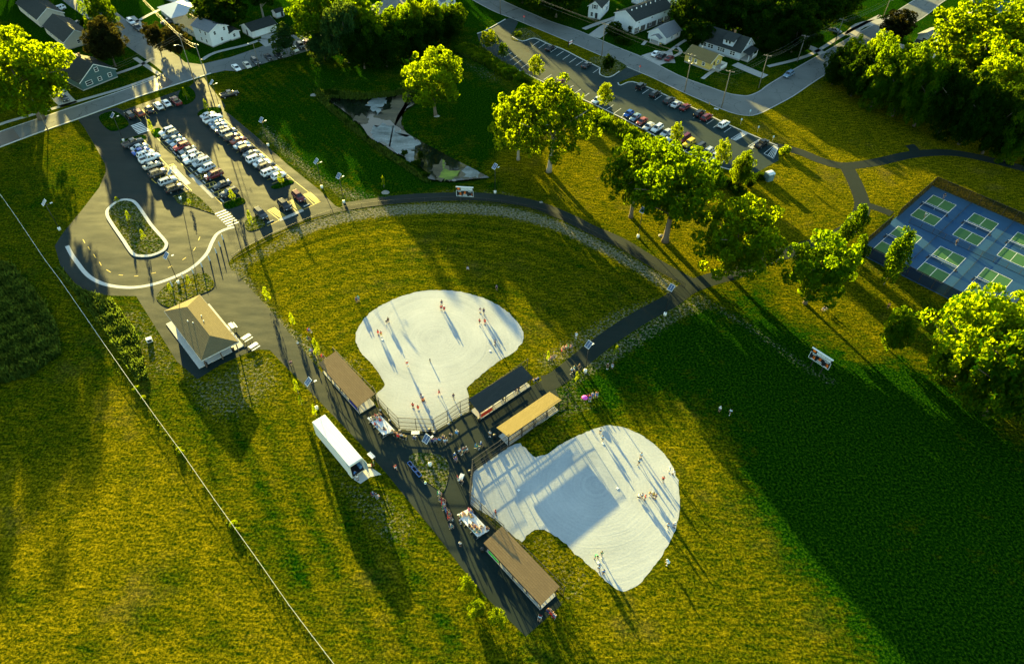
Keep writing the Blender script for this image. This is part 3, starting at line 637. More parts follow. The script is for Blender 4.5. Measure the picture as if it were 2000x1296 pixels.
# car park trees
GL = 'young trees between the far car park stalls'
for bx, by, tp, w, lb, lf, kd in ((955, 100, 57, 38, 'young bright yellow-green tree at the top end of the far car park', L_sap, 'street'), (983, 119, 84, 22, 'small dark young tree next to the bright one at the far car park end', L_green, 'street'), (1048, 156, 108, 36, 'young birch beside the lone maroon car in the far car park', L_sap, 'street'), (1187, 138, 109, 28, 'small round dark tree on the grass island at the far car park entrance', L_dark, 'dense'), (1177, 216, 163, 38, 'young birch hiding a white car in the far car park', L_sap, 'street'), (1318, 287, 239, 30, 'young birch between the pale blue car and the maroon minivan', L_sap, 'street'), (1404, 332, 272, 36, 'young birch near the lower end of the far car park', L_sap, 'street'), (1440, 368, 300, 46, 'dense young green tree by the lower end of the far car park', L_lime, 'dense')):
    tree('young_tree', lb, bx, by, tp, w, kd, lf, .22 if kd == 'street' else .08, GL, 0 if kd == 'dense' else rnd.randrange(2))

# trees of the wood north of the picture, whose shade lies over the streets
GO = 'trees beyond the upper picture edge shading the streets'
for i, (px, py, D, w) in enumerate(((985, 12, 55, 11), (1040, 30, 70, 12), (1090, 50, 75, 12), (1140, 62, 85, 13), (1200, 92, 100, 12), (1245, 110, 110, 12), (1290, 130, 120, 13), (930, 60, 85, 12), (1010, 62, 95, 11), (880, 70, 90, 12), (760, 12, 60, 12), (830, 20, 70, 12), (700, 60, 80, 12), (30, 260, 95, 12), (75, 245, 105, 11), (-20, 270, 80, 12), (240, 175, 112, 10), (280, 165, 118, 9), (470, 115, 90, 12), (520, 100, 80, 12), (560, 80, 75, 12), (1100, 90, 110, 11), (1500, 195, 130, 10), (1700, 60, 60, 12), (1800, 10, 50, 12), (640, 30, 60, 12), (200, 60, 70, 9), (20, 200, 70, 11), (1330, 160, 95, 12), (1360, 178, 100, 12), (1395, 190, 105, 12), (1430, 205, 112, 12), (1465, 215, 118, 12), (60, 262, 80, 11), (130, 240, 100, 11), (180, 212, 105, 10), (225, 195, 110, 9), (1180, 40, 60, 12))):
    g = G(px, py) + Vector((-math.sin(SUN_AZ), -math.cos(SUN_AZ), 0)) * D; q = PX(g)
    if q[1] > -12: g += Vector((-math.sin(SUN_AZ), -math.cos(SUN_AZ), 0)) * 30; q = PX(g)
    tree('wood_tree', 'tall tree of the wood beyond the upper picture edge', q[0], q[1], 0, w * PXM(*q), 'dense', L_dark, .05, GO, i % 3, H=17 + (i * 7 % 5))
# ------------------------------------------------------------------ park structures
M_black = pm('black_metal', (.02, .02, .022), .5, .4)
M_galv = pm('galvanised_metal', (.48, .48, .46), .45, .5, .6, .1)
M_alu = pm('aluminium_plank', (.80, .81, .82), .45, .5, .1, .06)
M_dark = pm('dark_plastic', (.025, .025, .027), .55, .4)
M_orange = pm('orange_digit', (.75, .16, .01), .5, .3)
M_board_w = pm('scoreboard_white', (.55, .62, .68), .6, .3)
M_board_k = pm('scoreboard_black', (.008, .009, .012), .5, .4)
M_panel = pm('solar_cell', (.05, .08, .16), .18, .6)
M_wood = pm('weathered_post', (.20, .175, .14), .9, .1, 0, .2)
def mesh_mat(name, col, a):
    """woven wire too fine to resolve: part of the light passes"""
    m, t, out = newmat(name); tr = N(t, 'ShaderNodeBsdfTransparent'); d = N(t, 'ShaderNodeBsdfDiffuse'); d.inputs[0].default_value = (*col, 1)
    mx = N(t, 'ShaderNodeMixShader'); mx.inputs[0].default_value = a
    t.links.new(tr.outputs[0], mx.inputs[1]); t.links.new(d.outputs[0], mx.inputs[2]); t.links.new(mx.outputs[0], out.inputs['Surface']); return m
M_mesh = mesh_mat('black_chain_link', (.02, .02, .018), .22)
M_mesh_g = mesh_mat('galvanised_chain_link', (.30, .30, .27), .16)
M_screen = mesh_mat('black_windscreen', (.012, .014, .012), .84)
M_screen2 = mesh_mat('court_divider_mesh', (.09, .07, .04), .45)
def roofmat(name, a, b, rowh=.14, ang=0):
    m, t, out = newmat(name)
    tc = N(t, 'ShaderNodeTexCoord').outputs['UV']
    br = N(t, 'ShaderNodeTexBrick'); br.inputs['Scale'].default_value = 1.0; br.inputs['Brick Width'].default_value = .9; br.inputs['Row Height'].default_value = .36
    br.inputs['Mortar Size'].default_value = .035; br.inputs['Color1'].default_value = (*a, 1); br.inputs['Color2'].default_value = (*b, 1); br.inputs['Mortar'].default_value = (*[x * .45 for x in a], 1)
    t.links.new(tc, br.inputs['Vector'])
    g = noise(t, 1.2, 4, .7); c = mix(t, g, br.outputs['Color'], mix(t, .5, a, b), 'MIX')
    c = mix(t, mth(t, 'MULTIPLY', g, .5), c, tuple(x * .75 for x in a))
    bsdf(t, out, c, .9, .12, 0, bump(t, mth(t, 'ADD', br.outputs['Fac'], noise(t, 14, 2, .6)), .35, .03)); return m
R_brown = roofmat('brown_shingles', (.17, .115, .060), (.24, .165, .085))
R_dark = roofmat('dark_shingles', (.030, .036, .036), (.048, .055, .053))
R_grey = roofmat('grey_shingles', (.16, .17, .19), (.21, .22, .24))
R_tan = roofmat('tan_shingles', (.30, .23, .12), (.38, .30, .16))
R_olive = roofmat('olive_brown_shingles', (.17, .13, .055), (.22, .17, .075))
def roof_face(mb, quad, uvs, th, mi=None):
    """sloping slab of thickness th under the quad"""
    q = [Vector(p) for p in quad]; n = (q[1] - q[0]).cross(q[2] - q[0]).normalized()
    if n.z < 0: q.reverse(); n = -n
    k = len(q); v = q + [p - n * th for p in q]
    return mb.add(v, [tuple(range(k)), tuple(range(2 * k - 1, k - 1, -1))] + [(i, k + i, k + (i + 1) % k, (i + 1) % k) for i in range(k)], mi)
def planar_uv(o):
    """UV in metres: U along the level direction of each face, V up its slope"""
    me = o.data; uv = me.uv_layers.new(name='UVMap')
    for p in me.polygons:
        n = p.normal; u = Vector((-n.y, n.x, 0)); u = u.normalized() if u.length > .01 else Vector((1, 0, 0)); v = n.cross(u)
        for li in p.loop_indices:
            c = me.vertices[me.loops[li].vertex_index].co; uv.data[li].uv = (c.dot(u), c.dot(v))
# ---- traffic islands, kerbs and paint of the car park
def island(name, poly, m, z=.12, sm=4):
    P = [tuple(G(p[0], p[1]))[:2] for p in (smooth(poly, sm) if sm else poly)]
    return tag(MB().prism(P, 0, z).build(name, m), kind='structure')
OVAL = [(232, 393), (252, 391), (268, 400), (296, 440), (322, 470), (325, 480), (318, 490), (296, 499), (272, 500), (258, 494), (240, 468), (218, 436), (210, 421), (212, 408)]
island('island_lawn', OVAL, M_isl, .10)
strip('island_kerb', OVAL, .75, M_conc, .16, 4, closed=True, h=.16)
for poly, m in (([(312, 570), (330, 553), (365, 540), (398, 533), (412, 542), (419, 556), (408, 568), (365, 585), (340, 600), (318, 596), (305, 582)], M_isl), ([(341, 385), (352, 379), (371, 375), (392, 388), (412, 408), (419, 418), (400, 412), (372, 403), (350, 398)], M_isl), ([(438, 398), (470, 386), (478, 396), (446, 408)], M_isl_g), ([(478, 440), (483, 428), (505, 424), (518, 440), (497, 450), (484, 450)], M_isl), ([(530, 364), (560, 352), (574, 356), (552, 366), (536, 369)], M_isl_g), ([(193, 229), (225, 218), (252, 243), (217, 256)], M_isl_g), ([(238, 275), (277, 264), (284, 271), (243, 283)], M_isl_g), ([(354, 176), (368, 170), (380, 180), (381, 192), (370, 202), (355, 204), (348, 190)], M_isl_g), ([(386, 222), (400, 212), (428, 210), (430, 219), (392, 227)], M_isl_g), ([(295, 256), (312, 250), (316, 264), (303, 268)], M_isl_g)):
    island('island_lawn', poly, m, .09)
SHADED_ISLES = 0
island('island_lawn', [(799, 892), (812, 884), (845, 885), (866, 892), (876, 905), (876, 930), (867, 960), (858, 958), (840, 945), (818, 930), (803, 910)], grass_mat('plaza_grass', .5, .42), .06)
island('island_lawn', [(1001, 78), (998, 68), (1010, 58), (1026, 56), (1046, 66), (1072, 84), (1095, 94), (1070, 86), (1044, 74), (1020, 81)], M_isl, .1)
island('island_lawn', [(1172, 146), (1180, 151), (1205, 145), (1220, 133), (1222, 128), (1190, 112), (1150, 115), (1176, 134)], M_isl, .1)
def lines(name, segs, w, m, z=.016):
    mb = MB()
    for a, b in segs:
        p, q = G(*a), G(*b); d = (q - p).normalized(); n = Vector((-d.y, d.x, 0)) * w / 2
        mb.add([p - n + Vector((0, 0, z)), q - n + Vector((0, 0, z)), q + n + Vector((0, 0, z)), p + n + Vector((0, 0, z))], [(0, 1, 2, 3)])
    return tag(mb.build(name, m), kind='structure')
# ribbon of flush concrete round the turning loop
strip('drop_off_kerb', [(131, 480), (140, 497), (152, 514), (166, 532), (182, 545), (205, 555), (232, 560), (262, 561), (295, 556), (330, 545), (365, 529), (388, 512), (405, 493), (414, 473), (424, 457), (440, 448), (458, 443)], .9, M_conc, .015, 5)
mbd = MB()
for x, y, a in ((164, 471, 1), (174, 485, 1), (185, 500, 1), (196, 515, 1), (212, 529, 2), (236, 537, 3), (266, 539, 4), (300, 533, 5), (332, 521, 6), (360, 505, 7), (380, 486, 8), (389, 466, 9)):
    dx, dy = ((4, 7), (4, 7), (8, 5), (8, 1), (8, -.5), (9, -2), (8, -4), (7, -5), (4, -6), (3, -7))[a]
    L, Rr = [], []
    p, q = G(x - dx / 2, y - dy / 2), G(x + dx / 2, y + dy / 2); d = (q - p).normalized(); n = Vector((-d.y, d.x, 0)) * .08
    mbd.add([p - n + Vector((0, 0, .012)), q - n + Vector((0, 0, .012)), q + n + Vector((0, 0, .012)), p + n + Vector((0, 0, .012))], [(0, 1, 2, 3)])
tag(mbd.build('lane_marking', M_yline), kind='structure')
F4 = lambda c, s, ox, oy: [((ax / s + ox, ay / s + oy), (bx / s + ox, by / s + oy)) for ax, ay, bx, by in c]
# crossings
lines('crossing_marking', F4([(180, 430, 280, 395), (190, 442, 292, 408), (200, 455, 305, 420), (212, 468, 318, 434), (222, 481, 330, 447), (235, 493, 342, 458), (246, 505, 355, 470)], 4.985, 220, 160), .45, M_white)
lines('crossing_marking', [((420, 418), (442, 409.5)), ((424, 422), (446, 413.5)), ((428, 426), (450, 417.5)), ((432, 430), (454, 421.5)), ((436, 434), (458, 425.5)), ((440, 438), (462, 429.5)), ((444, 442), (466, 433.5))], .42, M_white)
# stall lines: row heads and stalls
lines('stall_marking', F4([(300, 560, 520, 800), (520, 800, 770, 1060)], 4.985, 220, 160) + F4([(418, 530, 760, 890), (760, 890, 1060, 1185)], 4.985, 220, 160) + F4([(262, 240, 900, 800), (905, 805, 1140, 990), (655, 1210, 1140, 990)], 4.63, 380, 180), .14, M_yline)
def stalls(name, a0, a1, n, dx, m, w=.12, skip=()):
    segs = []
    for i in range(n + 1):
        if i in skip: continue
        t = i / n; x, y = a0[0] + (a1[0] - a0[0]) * t, a0[1] + (a1[1] - a0[1]) * t
        segs.append(((x, y), (x + dx[0], y + dx[1])))
    return lines(name, segs, w, m)
stalls('stall_marking', (281, 274), (372, 371), 10, (-34, 13), M_yline)
stalls('stall_marking', (304, 267), (432, 398), 13, (36, -13), M_yline)
stalls('stall_marking', (437, 232), (567, 346), 15, (-36, 13), M_yline)
stalls('stall_marking', (262, 221), (340, 186), 5, (14, 15), M_yline)
# hatched bays
def hatch(name, P, n, m, w=.16, frame=True):
    (a, b, c, d) = P; segs = [(a, b), (b, c), (c, d), (d, a)] if frame else []
    for i in range(1, n):
        t = i / n; u = min(1, t + .22)
        segs.append(((a[0] + (b[0] - a[0]) * t, a[1] + (b[1] - a[1]) * t), (d[0] + (c[0] - d[0]) * u, d[1] + (c[1] - d[1]) * u)))
    return lines(name, segs, w, m, .020)
K5 = lambda *p: [(x / 4.63 + 380, y / 4.63 + 180) for x, y in p]
hatch('hatch_marking', K5((660, 1070), (720, 1042), (835, 1130), (772, 1160)), 5, M_yline)
hatch('hatch_marking', K5((830, 995), (885, 972), (975, 1058), (925, 1085)), 5, M_yline)
hatch('hatch_marking', K5((985, 925), (1045, 905), (1140, 990), (1080, 1016)), 6, M_yline)
hatch('hatch_marking', [(415, 342), (433, 335), (427, 331), (410, 338)], 3, M_yline)
hatch('hatch_marking', [(387, 352), (407, 344), (401, 337), (381, 345)], 3, M_yline)
hatch('hatch_marking', [(404, 369), (424, 360), (418, 354), (397, 362)], 3, M_yline)
hatch('hatch_marking', [(421, 386), (441, 377), (435, 370), (414, 379)], 3, M_yline)
hatch('hatch_marking', [(322, 337), (345, 327), (338, 320), (315, 329)], 3, M_yline)
hatch('hatch_marking', [(305, 358), (334, 345), (326, 338), (296, 350)], 3, M_yline)
strip('kerb_walk', [(335, 325), (352, 344), (368, 360)], 1.4, M_conc, .02, 0)
strip('kerb_walk', [(372, 341), (397, 365), (418, 386)], 1.1, M_conc_d, .02, 0)
strip('kerb_walk', [(546, 430), (570, 420), (592, 410)], 1.1, M_conc_d, .022, 0)
# wheel stops
ws_mesh = MB().box((0, 0, .07), (1.7, .18, .14)).mesh('wheel_stop'); ws_mesh.materials.append(M_conc)
WST = [(318, 320, 1), (334, 336, 1), (350, 352, 1), (365, 368, 1), (328, 280, 1), (335, 291, 1), (341, 299, 1), (349, 306, 1), (374, 331, 1), (384, 340, 1), (399, 356, 1), (415, 373, 1), (434, 392, 1), (564, 402, 2), (599, 401, 2), (528, 433, 2), (576, 420, 2)]
for i, (x, y, k) in enumerate(WST):
    o = bpy.data.objects.new('wheel_stop', ws_mesh); COL.objects.link(o); p = G(x, y); o.location = p
    d = (G(x + 8, y + 8) - p) if k == 1 else (G(x + 10, y - 4.6) - p); o.rotation_euler = (0, 0, math.atan2(d.y, d.x))
    tag(o, 'white concrete wheel stop at the head of a parking stall', 'wheel stop', 'wheel stops of the near car park')
# far car park paint
FU = [((x, y), (x - 14, y + 9.5)) for x, y in ((1054, 80), (1066, 85), (1089, 93), (1101, 100), (1113, 107), (1126, 113), (1139, 119), (1172, 133), (1255, 168), (1268, 174), (1281, 180), (1293, 186), (1318, 197), (1331, 203), (1343, 209), (1368, 221), (1381, 227), (1394, 233), (1407, 240), (1428, 249))]
FL = [((x, y), (x + 15, y - 10)) for x, y in ((1004, 127), (1018, 133), (1032, 140), (1062, 156), (1076, 163), (1090, 170), (1105, 177), (1120, 184), (1136, 192), (1152, 200), (1168, 207), (1183, 215), (1198, 222), (1213, 229), (1229, 237), (1244, 245), (1259, 254), (1275, 262), (1290, 270), (1306, 278), (1322, 286), (1338, 294), (1354, 302), (1370, 310), (1386, 317), (1400, 324))] + [((x, y), (x + 14, y - 9)) for x, y in ((985, 112), (996, 118))]
lines('stall_marking', FU + FL, .12, M_white)
hatch('hatch_marking', [(1451, 257), (1460, 261), (1437, 275), (1428, 271)], 6, M_white, .12)
hatch('hatch_marking', [(1483, 272), (1490, 275), (1470, 291), (1461, 286)], 6, M_white, .12)
hatch('hatch_marking', [(1512, 284), (1520, 288), (1511, 310), (1492, 300)], 6, M_white, .12)
# ---- light poles
def make_light():
    t = thing('light_pole', 'x', 'light pole')
    MB().lathe([(.34, 0), (.34, .62), (.30, .72)], 12).build('base', M_white, t)
    p = MB().tube([(0, 0, .7), (0, 0, 8.0)], [.085, .06], 8).build('pole', M_black, t)
    mb = MB(); mb.bar((0, 0, 7.2), (0, 1.0, 7.35), .06); mb.build('arm', M_black, t)
    MB().box((0, 1.2, 7.36), (.28, .55, .10)).build('lamp_head', M_white, t)
    Mx = Matrix.Translation((0, -.1, 8.15)) @ Matrix.Rotation(R_(42), 4, 'X')
    f = MB().box((0, 0, 0), (1.15, 1.5, .06), Mx).build('solar_frame', M_alu, t)
    for s in (-1, 1): MB().box((s * .275, 0, .034), (.5, 1.36, .012), Mx).build('solar_cell', M_panel, f)
    return t
lp0 = make_light()
LIGHTS = [(117, 449, 'solar light pole on the grass left of the turning loop'), (242, 276, 'solar light pole at the top end of the first row of parked cars'), (429, 210, 'solar light pole behind the white pickup at the car park corner'), (524, 285, 'solar light pole on the mown bank midway along the last row of cars'), (629, 367, 'solar light pole on the bank nearest the scoreboard side of the car park, farther one'), (672, 396, 'solar light pole where the footpath leaves the car park'), (967, 377, 'solar light pole next to the outfield scoreboard'), (1246, 463, 'solar light pole under the big round trees'), (1298.5, 615, 'solar light pole by the footpath at the outfield corner'), (1143, 726, 'solar light pole by the footpath near the seated spectators'), (349, 553, 'solar light pole on the grass island behind the restroom building'), (619, 798, 'solar light pole at the walkway corner above the white trailer'), (840, 908, 'solar light pole on the grass island in the plaza'), (353, 389, 'solar light pole on the pointed island below the first row of cars')]
PAN_AZ = math.atan2(-.73, -.68)
for i, (x, y, lb) in enumerate(LIGHTS):
    o = lp0 if i == 0 else copy_tree(lp0, (0, 0, 0)); o.location = G(x, y); o['label'] = lb; o['group'] = 'solar light poles'; o.rotation_euler = (0, 0, PAN_AZ + math.pi / 2 + .1 * math.sin(i * 9))
# bollard light by the crossing and white bollards
def lathe_thing(name, prof, m, label, cat, p, n=10, group=None):
    o = MB().lathe(prof, n).build(name, m); o.location = p; return tag(o, label, cat, group)
BOL = [(345, 557, 0), (357, 545, 0), (377, 534, 0), (396, 521, 0), (411, 509, 0), (422, 495, 0), (430, 481, 0), (437, 468, 0)]
M_bol = pm('bollard_metal', (.45, .48, .5), .5, .4)
for i, (x, y, _) in enumerate([(337, 559, 0), (358, 544, 0), (378, 534, 0), (395, 521.5, 0), (410, 509, 0), (423, 494.5, 0), (430, 481.5, 0), (436, 468, 0)]):
    lathe_thing('bollard', [(.17, 0), (.17, .25), (.13, 1.3), (.05, 1.6)], M_bol, ('pale bollard at the left end of the curved row', 'pale bollard next to the light pole on the island', 'third pale bollard from the left of the curved row', 'pale bollard above the round shrub bed', 'pale bollard in the middle right of the curved row', 'pale bollard two before the crossing', 'second pale bollard from the crossing', 'pale bollard nearest to the crossing')[i], 'bollard', G(x, y), 10, 'bollards along the drop-off kerb')
lathe_thing('bollard_light', [(.10, 0), (.10, 2.2), (.2, 2.3), (.2, 2.5)], M_black, 'black lamp bollard beside the pedestrian crossing', 'lamp', G(460, 447))
# ---- outfield fence and other chain-link
def fence(name, label, pts, h, mposts, mmesh, rails=(1.0,), step=3.0, post=.06, cat='fence', closed=False, posts=True, cap=None, zpx=0):
    W = [G(p[0], p[1], zpx) for p in pts]
    for w in W: w.z = 0
    t = thing(name, label, cat, W[0]); O = W[0]; loc = [w - O for w in W]
    mb = MB()
    for a, b in zip(loc[:-1], loc[1:]): mb.add([a, b, b + Vector((0, 0, h)), a + Vector((0, 0, h))], [(0, 1, 2, 3)])
    mb.build('wire_mesh', mmesh, t)
    for r in rails:
        rb = MB()
        for a, b in zip(loc[:-1], loc[1:]): rb.bar(a + Vector((0, 0, h * r)), b + Vector((0, 0, h * r)), post * .75)
        rb.build('rail', mposts, t)
    pm_ = MB().tube([(0, 0, 0), (0, 0, h + .08)], post * .6, 6).mesh('post'); pm_.materials.append(mposts)
    cum = 0
    for a, b in zip(loc[:-1], loc[1:]):
        L = (b - a).length; n = max(1, round(L / step))
        for k in range(n):
            o = bpy.data.objects.new('post', pm_); COL.objects.link(o); o.parent = t; o.location = a.lerp(b, k / n)
    o = bpy.data.objects.new('post', pm_); COL.objects.link(o); o.parent = t; o.location = loc[-1]
    return t
fence('outfield_fence', 'low black chain-link fence curving round the upper outfield', [(455, 507)] + [tuple(v) for v in smooth([(470, 497), (500, 481), (530, 465), (570, 447), (620, 427), (675, 411), (740, 401), (800, 396), (860, 393), (920, 394), (980, 399), (1040, 411), (1100, 430), (1150, 455), (1200, 480), (1250, 508), (1300, 540), (1337, 562)], 2, False)], 1.25, M_black, M_mesh, (1.0, .03), 5.5)
fence('field_fence', 'long straight galvanised chain-link fence between hayfield and ball park', [(-40, 340), (0, 379), (25, 414), (52, 454), (87, 506), (117, 546), (155, 601), (186, 646), (220, 695), (250, 738), (300, 808), (355, 883), (416, 971), (500, 1088), (562, 1177), (607, 1237), (660, 1306)], 1.1, pm('pale_rail', (.62, .61, .54), .5, .4), M_mesh_g, (1.0,), 4.2, .07, zpx=1.1)
def backstop(label, pts, h):
    return fence('backstop_fence', label, pts, h, M_black, M_mesh, (1.0, .66, .36, .16, .03), 6, .10)
backstop('tall black backstop behind home plate of the upper field', [(733, 779), (743, 800), (761, 820), (781, 840), (814, 842), (848, 843.5), (875, 827), (900, 809), (917, 801)], 3.9)
backstop('tall black backstop behind home plate of the lower field', [(994, 872), (977, 884), (951, 902), (924, 921), (921, 953), (918, 985), (941, 1007), (967, 1034), (984, 1048)], 3.9)
for lb, pts in (('side fence in front of the left brown-roofed dugout', [(655, 700), (692, 738), (733, 779)]), ('side fence in front of the lower brown-roofed dugout', [(984, 1048), (1022, 1085), (1061, 1123), (1100, 1163)]), ('side fence in front of the dark-roofed dugout', [(917, 801), (955, 775), (1002, 742), (1030, 722)]), ('side fence in front of the yellow-lit dugout', [(994, 872), (1045, 834), (1092, 800), (1108, 792)])):
    fence('dugout_fence', lb, pts, 3.3, M_black, M_mesh, (1.0, .5, .03), 3.4, .10)
for x, y in ((743, 801), (761, 821), (781, 841), (814, 843), (848, 844.5), (876, 828), (900, 810)):
    o = MB().lathe([(.22, 0), (.22, .25), (.16, .32)], 8).build('fence_footing', M_conc); o.location = G(x, y); tag(o, 'white concrete footing of a backstop post', 'footing', 'backstop post footings')
# ---- dugouts
def dugout(label, slab, hi_e, lo_e, roofm, zh, zl, banner=None):
    """slab: four photo corners (hi-left, hi-right, lo-right, lo-left); roof falls from the field side to the back"""
    S = [G(*p) for p in slab]; c = sum(S, Vector()) / 4
    ax = ((S[1] - S[0]) + (S[2] - S[3])).normalized(); ay = Vector((-ax.y, ax.x, 0))
    if ay.dot(S[0] - S[3]) < 0: ay = -ay                       # ay points to the field
    L = ((S[1] - S[0]).length + (S[2] - S[3]).length) / 2; W = abs((S[0] - S[3]).dot(ay) + (S[1] - S[2]).dot(ay)) / 2
    rz = math.atan2(ax.y, ax.x); flip = 1 if Vector((-math.sin(rz), math.cos(rz), 0)).dot(ay) > 0 else -1
    t = thing('dugout', label, 'dugout', c, rz)
    MB().box((0, 0, .06), (L, W, .12)).build('floor_slab', M_conc, t)
    o = .25; rb = MB(); y1, y0 = flip * (W / 2 + o), -flip * (W / 2 + o)
    roof_face(rb, [(-L / 2 - o, y1, zh), (L / 2 + o, y1, zh), (L / 2 + o, y0, zl), (-L / 2 - o, y0, zl)], None, .12)
    r = rb.build('roof', [roofm], t); planar_uv(r)
    fb = MB(); fb.bar((-L / 2 - o, y0, zl - .12), (L / 2 + o, y0, zl - .12), .05, .22); fb.bar((-L / 2 - o, y1, zh - .12), (L / 2 + o, y1, zh - .12), .05, .22); fb.build('fascia', M_dark, r)
    for k in range(5):
        x = -L / 2 + .1 + (L - .2) * k / 4
        for yy, z in ((flip * (W / 2 - .08), zh - .2), (-flip * (W / 2 - .08), zl - .2)):
            MB().bar((x, yy, .1), (x, yy, z), .11).build('post', M_black, t)
    mb = MB()
    for yy, z in ((flip * (W / 2 - .05), 2.0), (-flip * (W / 2 - .05), 1.35)): mb.add([(-L / 2, yy, .12), (L / 2, yy, .12), (L / 2, yy, z), (-L / 2, yy, z)], [(0, 1, 2, 3)])
    mb.build('wire_mesh', M_mesh, t)
    for yy, z in ((flip * (W / 2 - .05), 1.1), (-flip * (W / 2 - .05), 1.35)):
        MB().bar((-L / 2, yy, z), (L / 2, yy, z), .07).build('rail', M_black, t)
    bb = MB().box((0, -flip * (W / 2 - .75), .50), (L * .7, .32, .06)).build('bench_seat', M_alu, t)
    for s in (-.3, 0, .3): MB().box((s * L, -flip * (W / 2 - .75), .29), (.06, .28, .34)).build('bench_leg', M_black, bb)
    return t, L, W, flip
D1 = dugout('dugout with shade-darkened roof between the two fields', [(917.5, 803), (1016, 738), (1038, 753), (939, 818)], 0, 0, R_dark, 3.4, 2.65)  # roof tilts away from the sun; its shade is put into dark shingles
D2 = dugout('dugout whose yellow-brown roof faces the sun, between the two fields', [(994, 871), (1092, 800), (1071, 786), (972, 851)], 0, 0, roofmat('sunlit_shingles', (.16, .125, .05), (.22, .17, .075)), 3.4, 2.65)  # sunlight on this roof is mixed into the shingle colour
D3 = dugout('brown-roofed dugout at the left of the upper field', [(656, 704), (732, 790), (703.5, 808), (634, 732)], 0, 0, R_brown, 3.3, 2.6)
D4 = dugout('brown-roofed dugout at the near end of the plaza', [(980, 1050), (1086, 1162), (1055, 1191), (949, 1075)], 0, 0, R_brown, 3.3, 2.6)
def banner(label, D, u0, u1, z0, z1, col, marks=None):
    t, L, W, fl = D; y = -fl * (W / 2 + .02); rz = t.rotation_euler.z
    Mx = Matrix.Translation(t.location) @ Matrix.Rotation(rz, 4, 'Z')
    o = MB().box(((u0 + u1) / 2, y, (z0 + z1) / 2), (u1 - u0, .03, z1 - z0)).build('banner', pm('banner_' + label.split()[0], col, .6, .3)); o.matrix_world = Mx; tag(o, label, 'banner')
    if marks:
        mb = MB(); rg = random.Random(3)
        x = u0 + .25
        while x < u1 - .3:
            w = rg.uniform(.12, .22); mb.bar((x, y - fl * .022, z0 + .18), (x + .08, y - fl * .022, z1 - .2), .05, .012); mb.box((x + .1, y - fl * .022, rg.uniform(z0 + .2, z1 - .2)), (w, .012, .06)); x += w + .14
        q = mb.build('lettering', pm('banner_ink', marks, .6, .3), o)
banner('red banner with dark lettering hung on the dark-roofed dugout', D1, -D1[1] / 2 + .3, -D1[1] / 2 + 3.0, .45, 1.35, (.75, .05, .02), (.12, .02, .01))
banner('blue banner at the near end of the left brown dugout', D3, D3[1] / 2 - 3.2, D3[1] / 2 - .6, .5, 1.4, (.02, .03, .30))
banner('bright green banner on the back of the near brown dugout', D4, -D4[1] / 2 + .7, -D4[1] / 2 + 3.2, .5, 1.2, (.03, .55, .05))
# ---- restroom building
def restroom():
    A, B, Cc = G(324.3, 633), G(389, 720), G(478, 677)
    ax = (B - A).normalized(); L = (B - A).length; ay = Vector((-ax.y, ax.x, 0)); W = (Cc - B).dot(ay)
    c = A + ax * L / 2 + ay * W / 2; rz = math.atan2(ax.y, ax.x)
    t = thing('restroom_building', 'hip-roofed park restroom building on a white slab', 'building', c, rz)
    MB().box((0, 0, .07), (L, abs(W), .14)).build('floor_slab', M_conc, t)
    loc = Matrix.Rotation(-rz, 4, 'Z')
    E = [loc @ (G(x, y, 3.0) - c) for x, y in ((321.3, 608), (393.7, 704.7), (465.5, 666.5), (389.1, 574.6))]
    x0, x1 = (E[0].x + E[3].x) / 2, (E[1].x + E[2].x) / 2; y0, y1 = (E[0].y + E[1].y) / 2, (E[2].y + E[3].y) / 2
    ym = (y0 + y1) / 2; hw = (y1 - y0) / 2; r0, r1 = x0 + hw * .95, x1 - hw * .95; ze, zr = 3.0, 3.0 + hw * .40
    rb = MB()
    for q in ([(x0, y0, ze), (x1, y0, ze), (r1, ym, zr), (r0, ym, zr)], [(x1, y1, ze), (x0, y1, ze), (r0, ym, zr), (r1, ym, zr)], [(x0, y1, ze), (x0, y0, ze), (r0, ym, zr)], [(x1, y0, ze), (x1, y1, ze), (r1, ym, zr)]): roof_face(rb, q, None, .10)
    r = rb.build('roof', [roofmat('restroom_shingles', (.13, .105, .055), (.19, .15, .075))], t); planar_uv(r)
    fb = MB()
    for a, b in (((x0, y0), (x1, y0)), ((x1, y0), (x1, y1)), ((x1, y1), (x0, y1)), ((x0, y1), (x0, y0))): fb.bar((*a, ze - .12), (*b, ze - .12), .06, .22)
    fb.build('fascia', M_conc, r)
    for px_, py_ in ((.25, .3), (.45, .22), (.35, -.25), (.2, -.4)):
        X = x0 + (x1 - x0) * (.3 + px_ * .5); Y = ym + hw * py_; MB().tube([(X, Y, ze + .3), (X, Y, zr + .1 - abs(py_) * .8)], .09, 8).build('vent_pipe', M_white, r)
    w = MB(); xw = x1 - 3.2; w.box(((x0 + 1.0 + xw) / 2, ym, 1.5), (xw - x0 - 1.0, (y1 - y0) - 1.8, 2.72)); w.build('wall', pm('tan_block_wall', (.36, .30, .22), .85, .2, 0, .12, 1.5), t)
    for k, (dx, s) in enumerate(((.25, -1), (.6, -1), (.5, 1))):
        MB().box((x0 + (xw - x0) * dx, ym + s * ((y1 - y0) / 2 - .9 + .02), 1.2), (1.0, .08, 2.1)).build('door', pm('grey_door', (.12, .13, .14), .5, .4), t)
    MB().box((xw + .02, ym + .8, 1.5), (.08, 1.6, 1.2)).build('serving_hatch', M_dark, t)
    for yy in (y0 + .5, ym, y1 - .5): MB().bar((x1 - .5, yy, .14), (x1 - .5, yy, ze - .1), .2).build('post', pm('brown_post', (.10, .07, .05), .7, .3), t)
    return t
restroom()
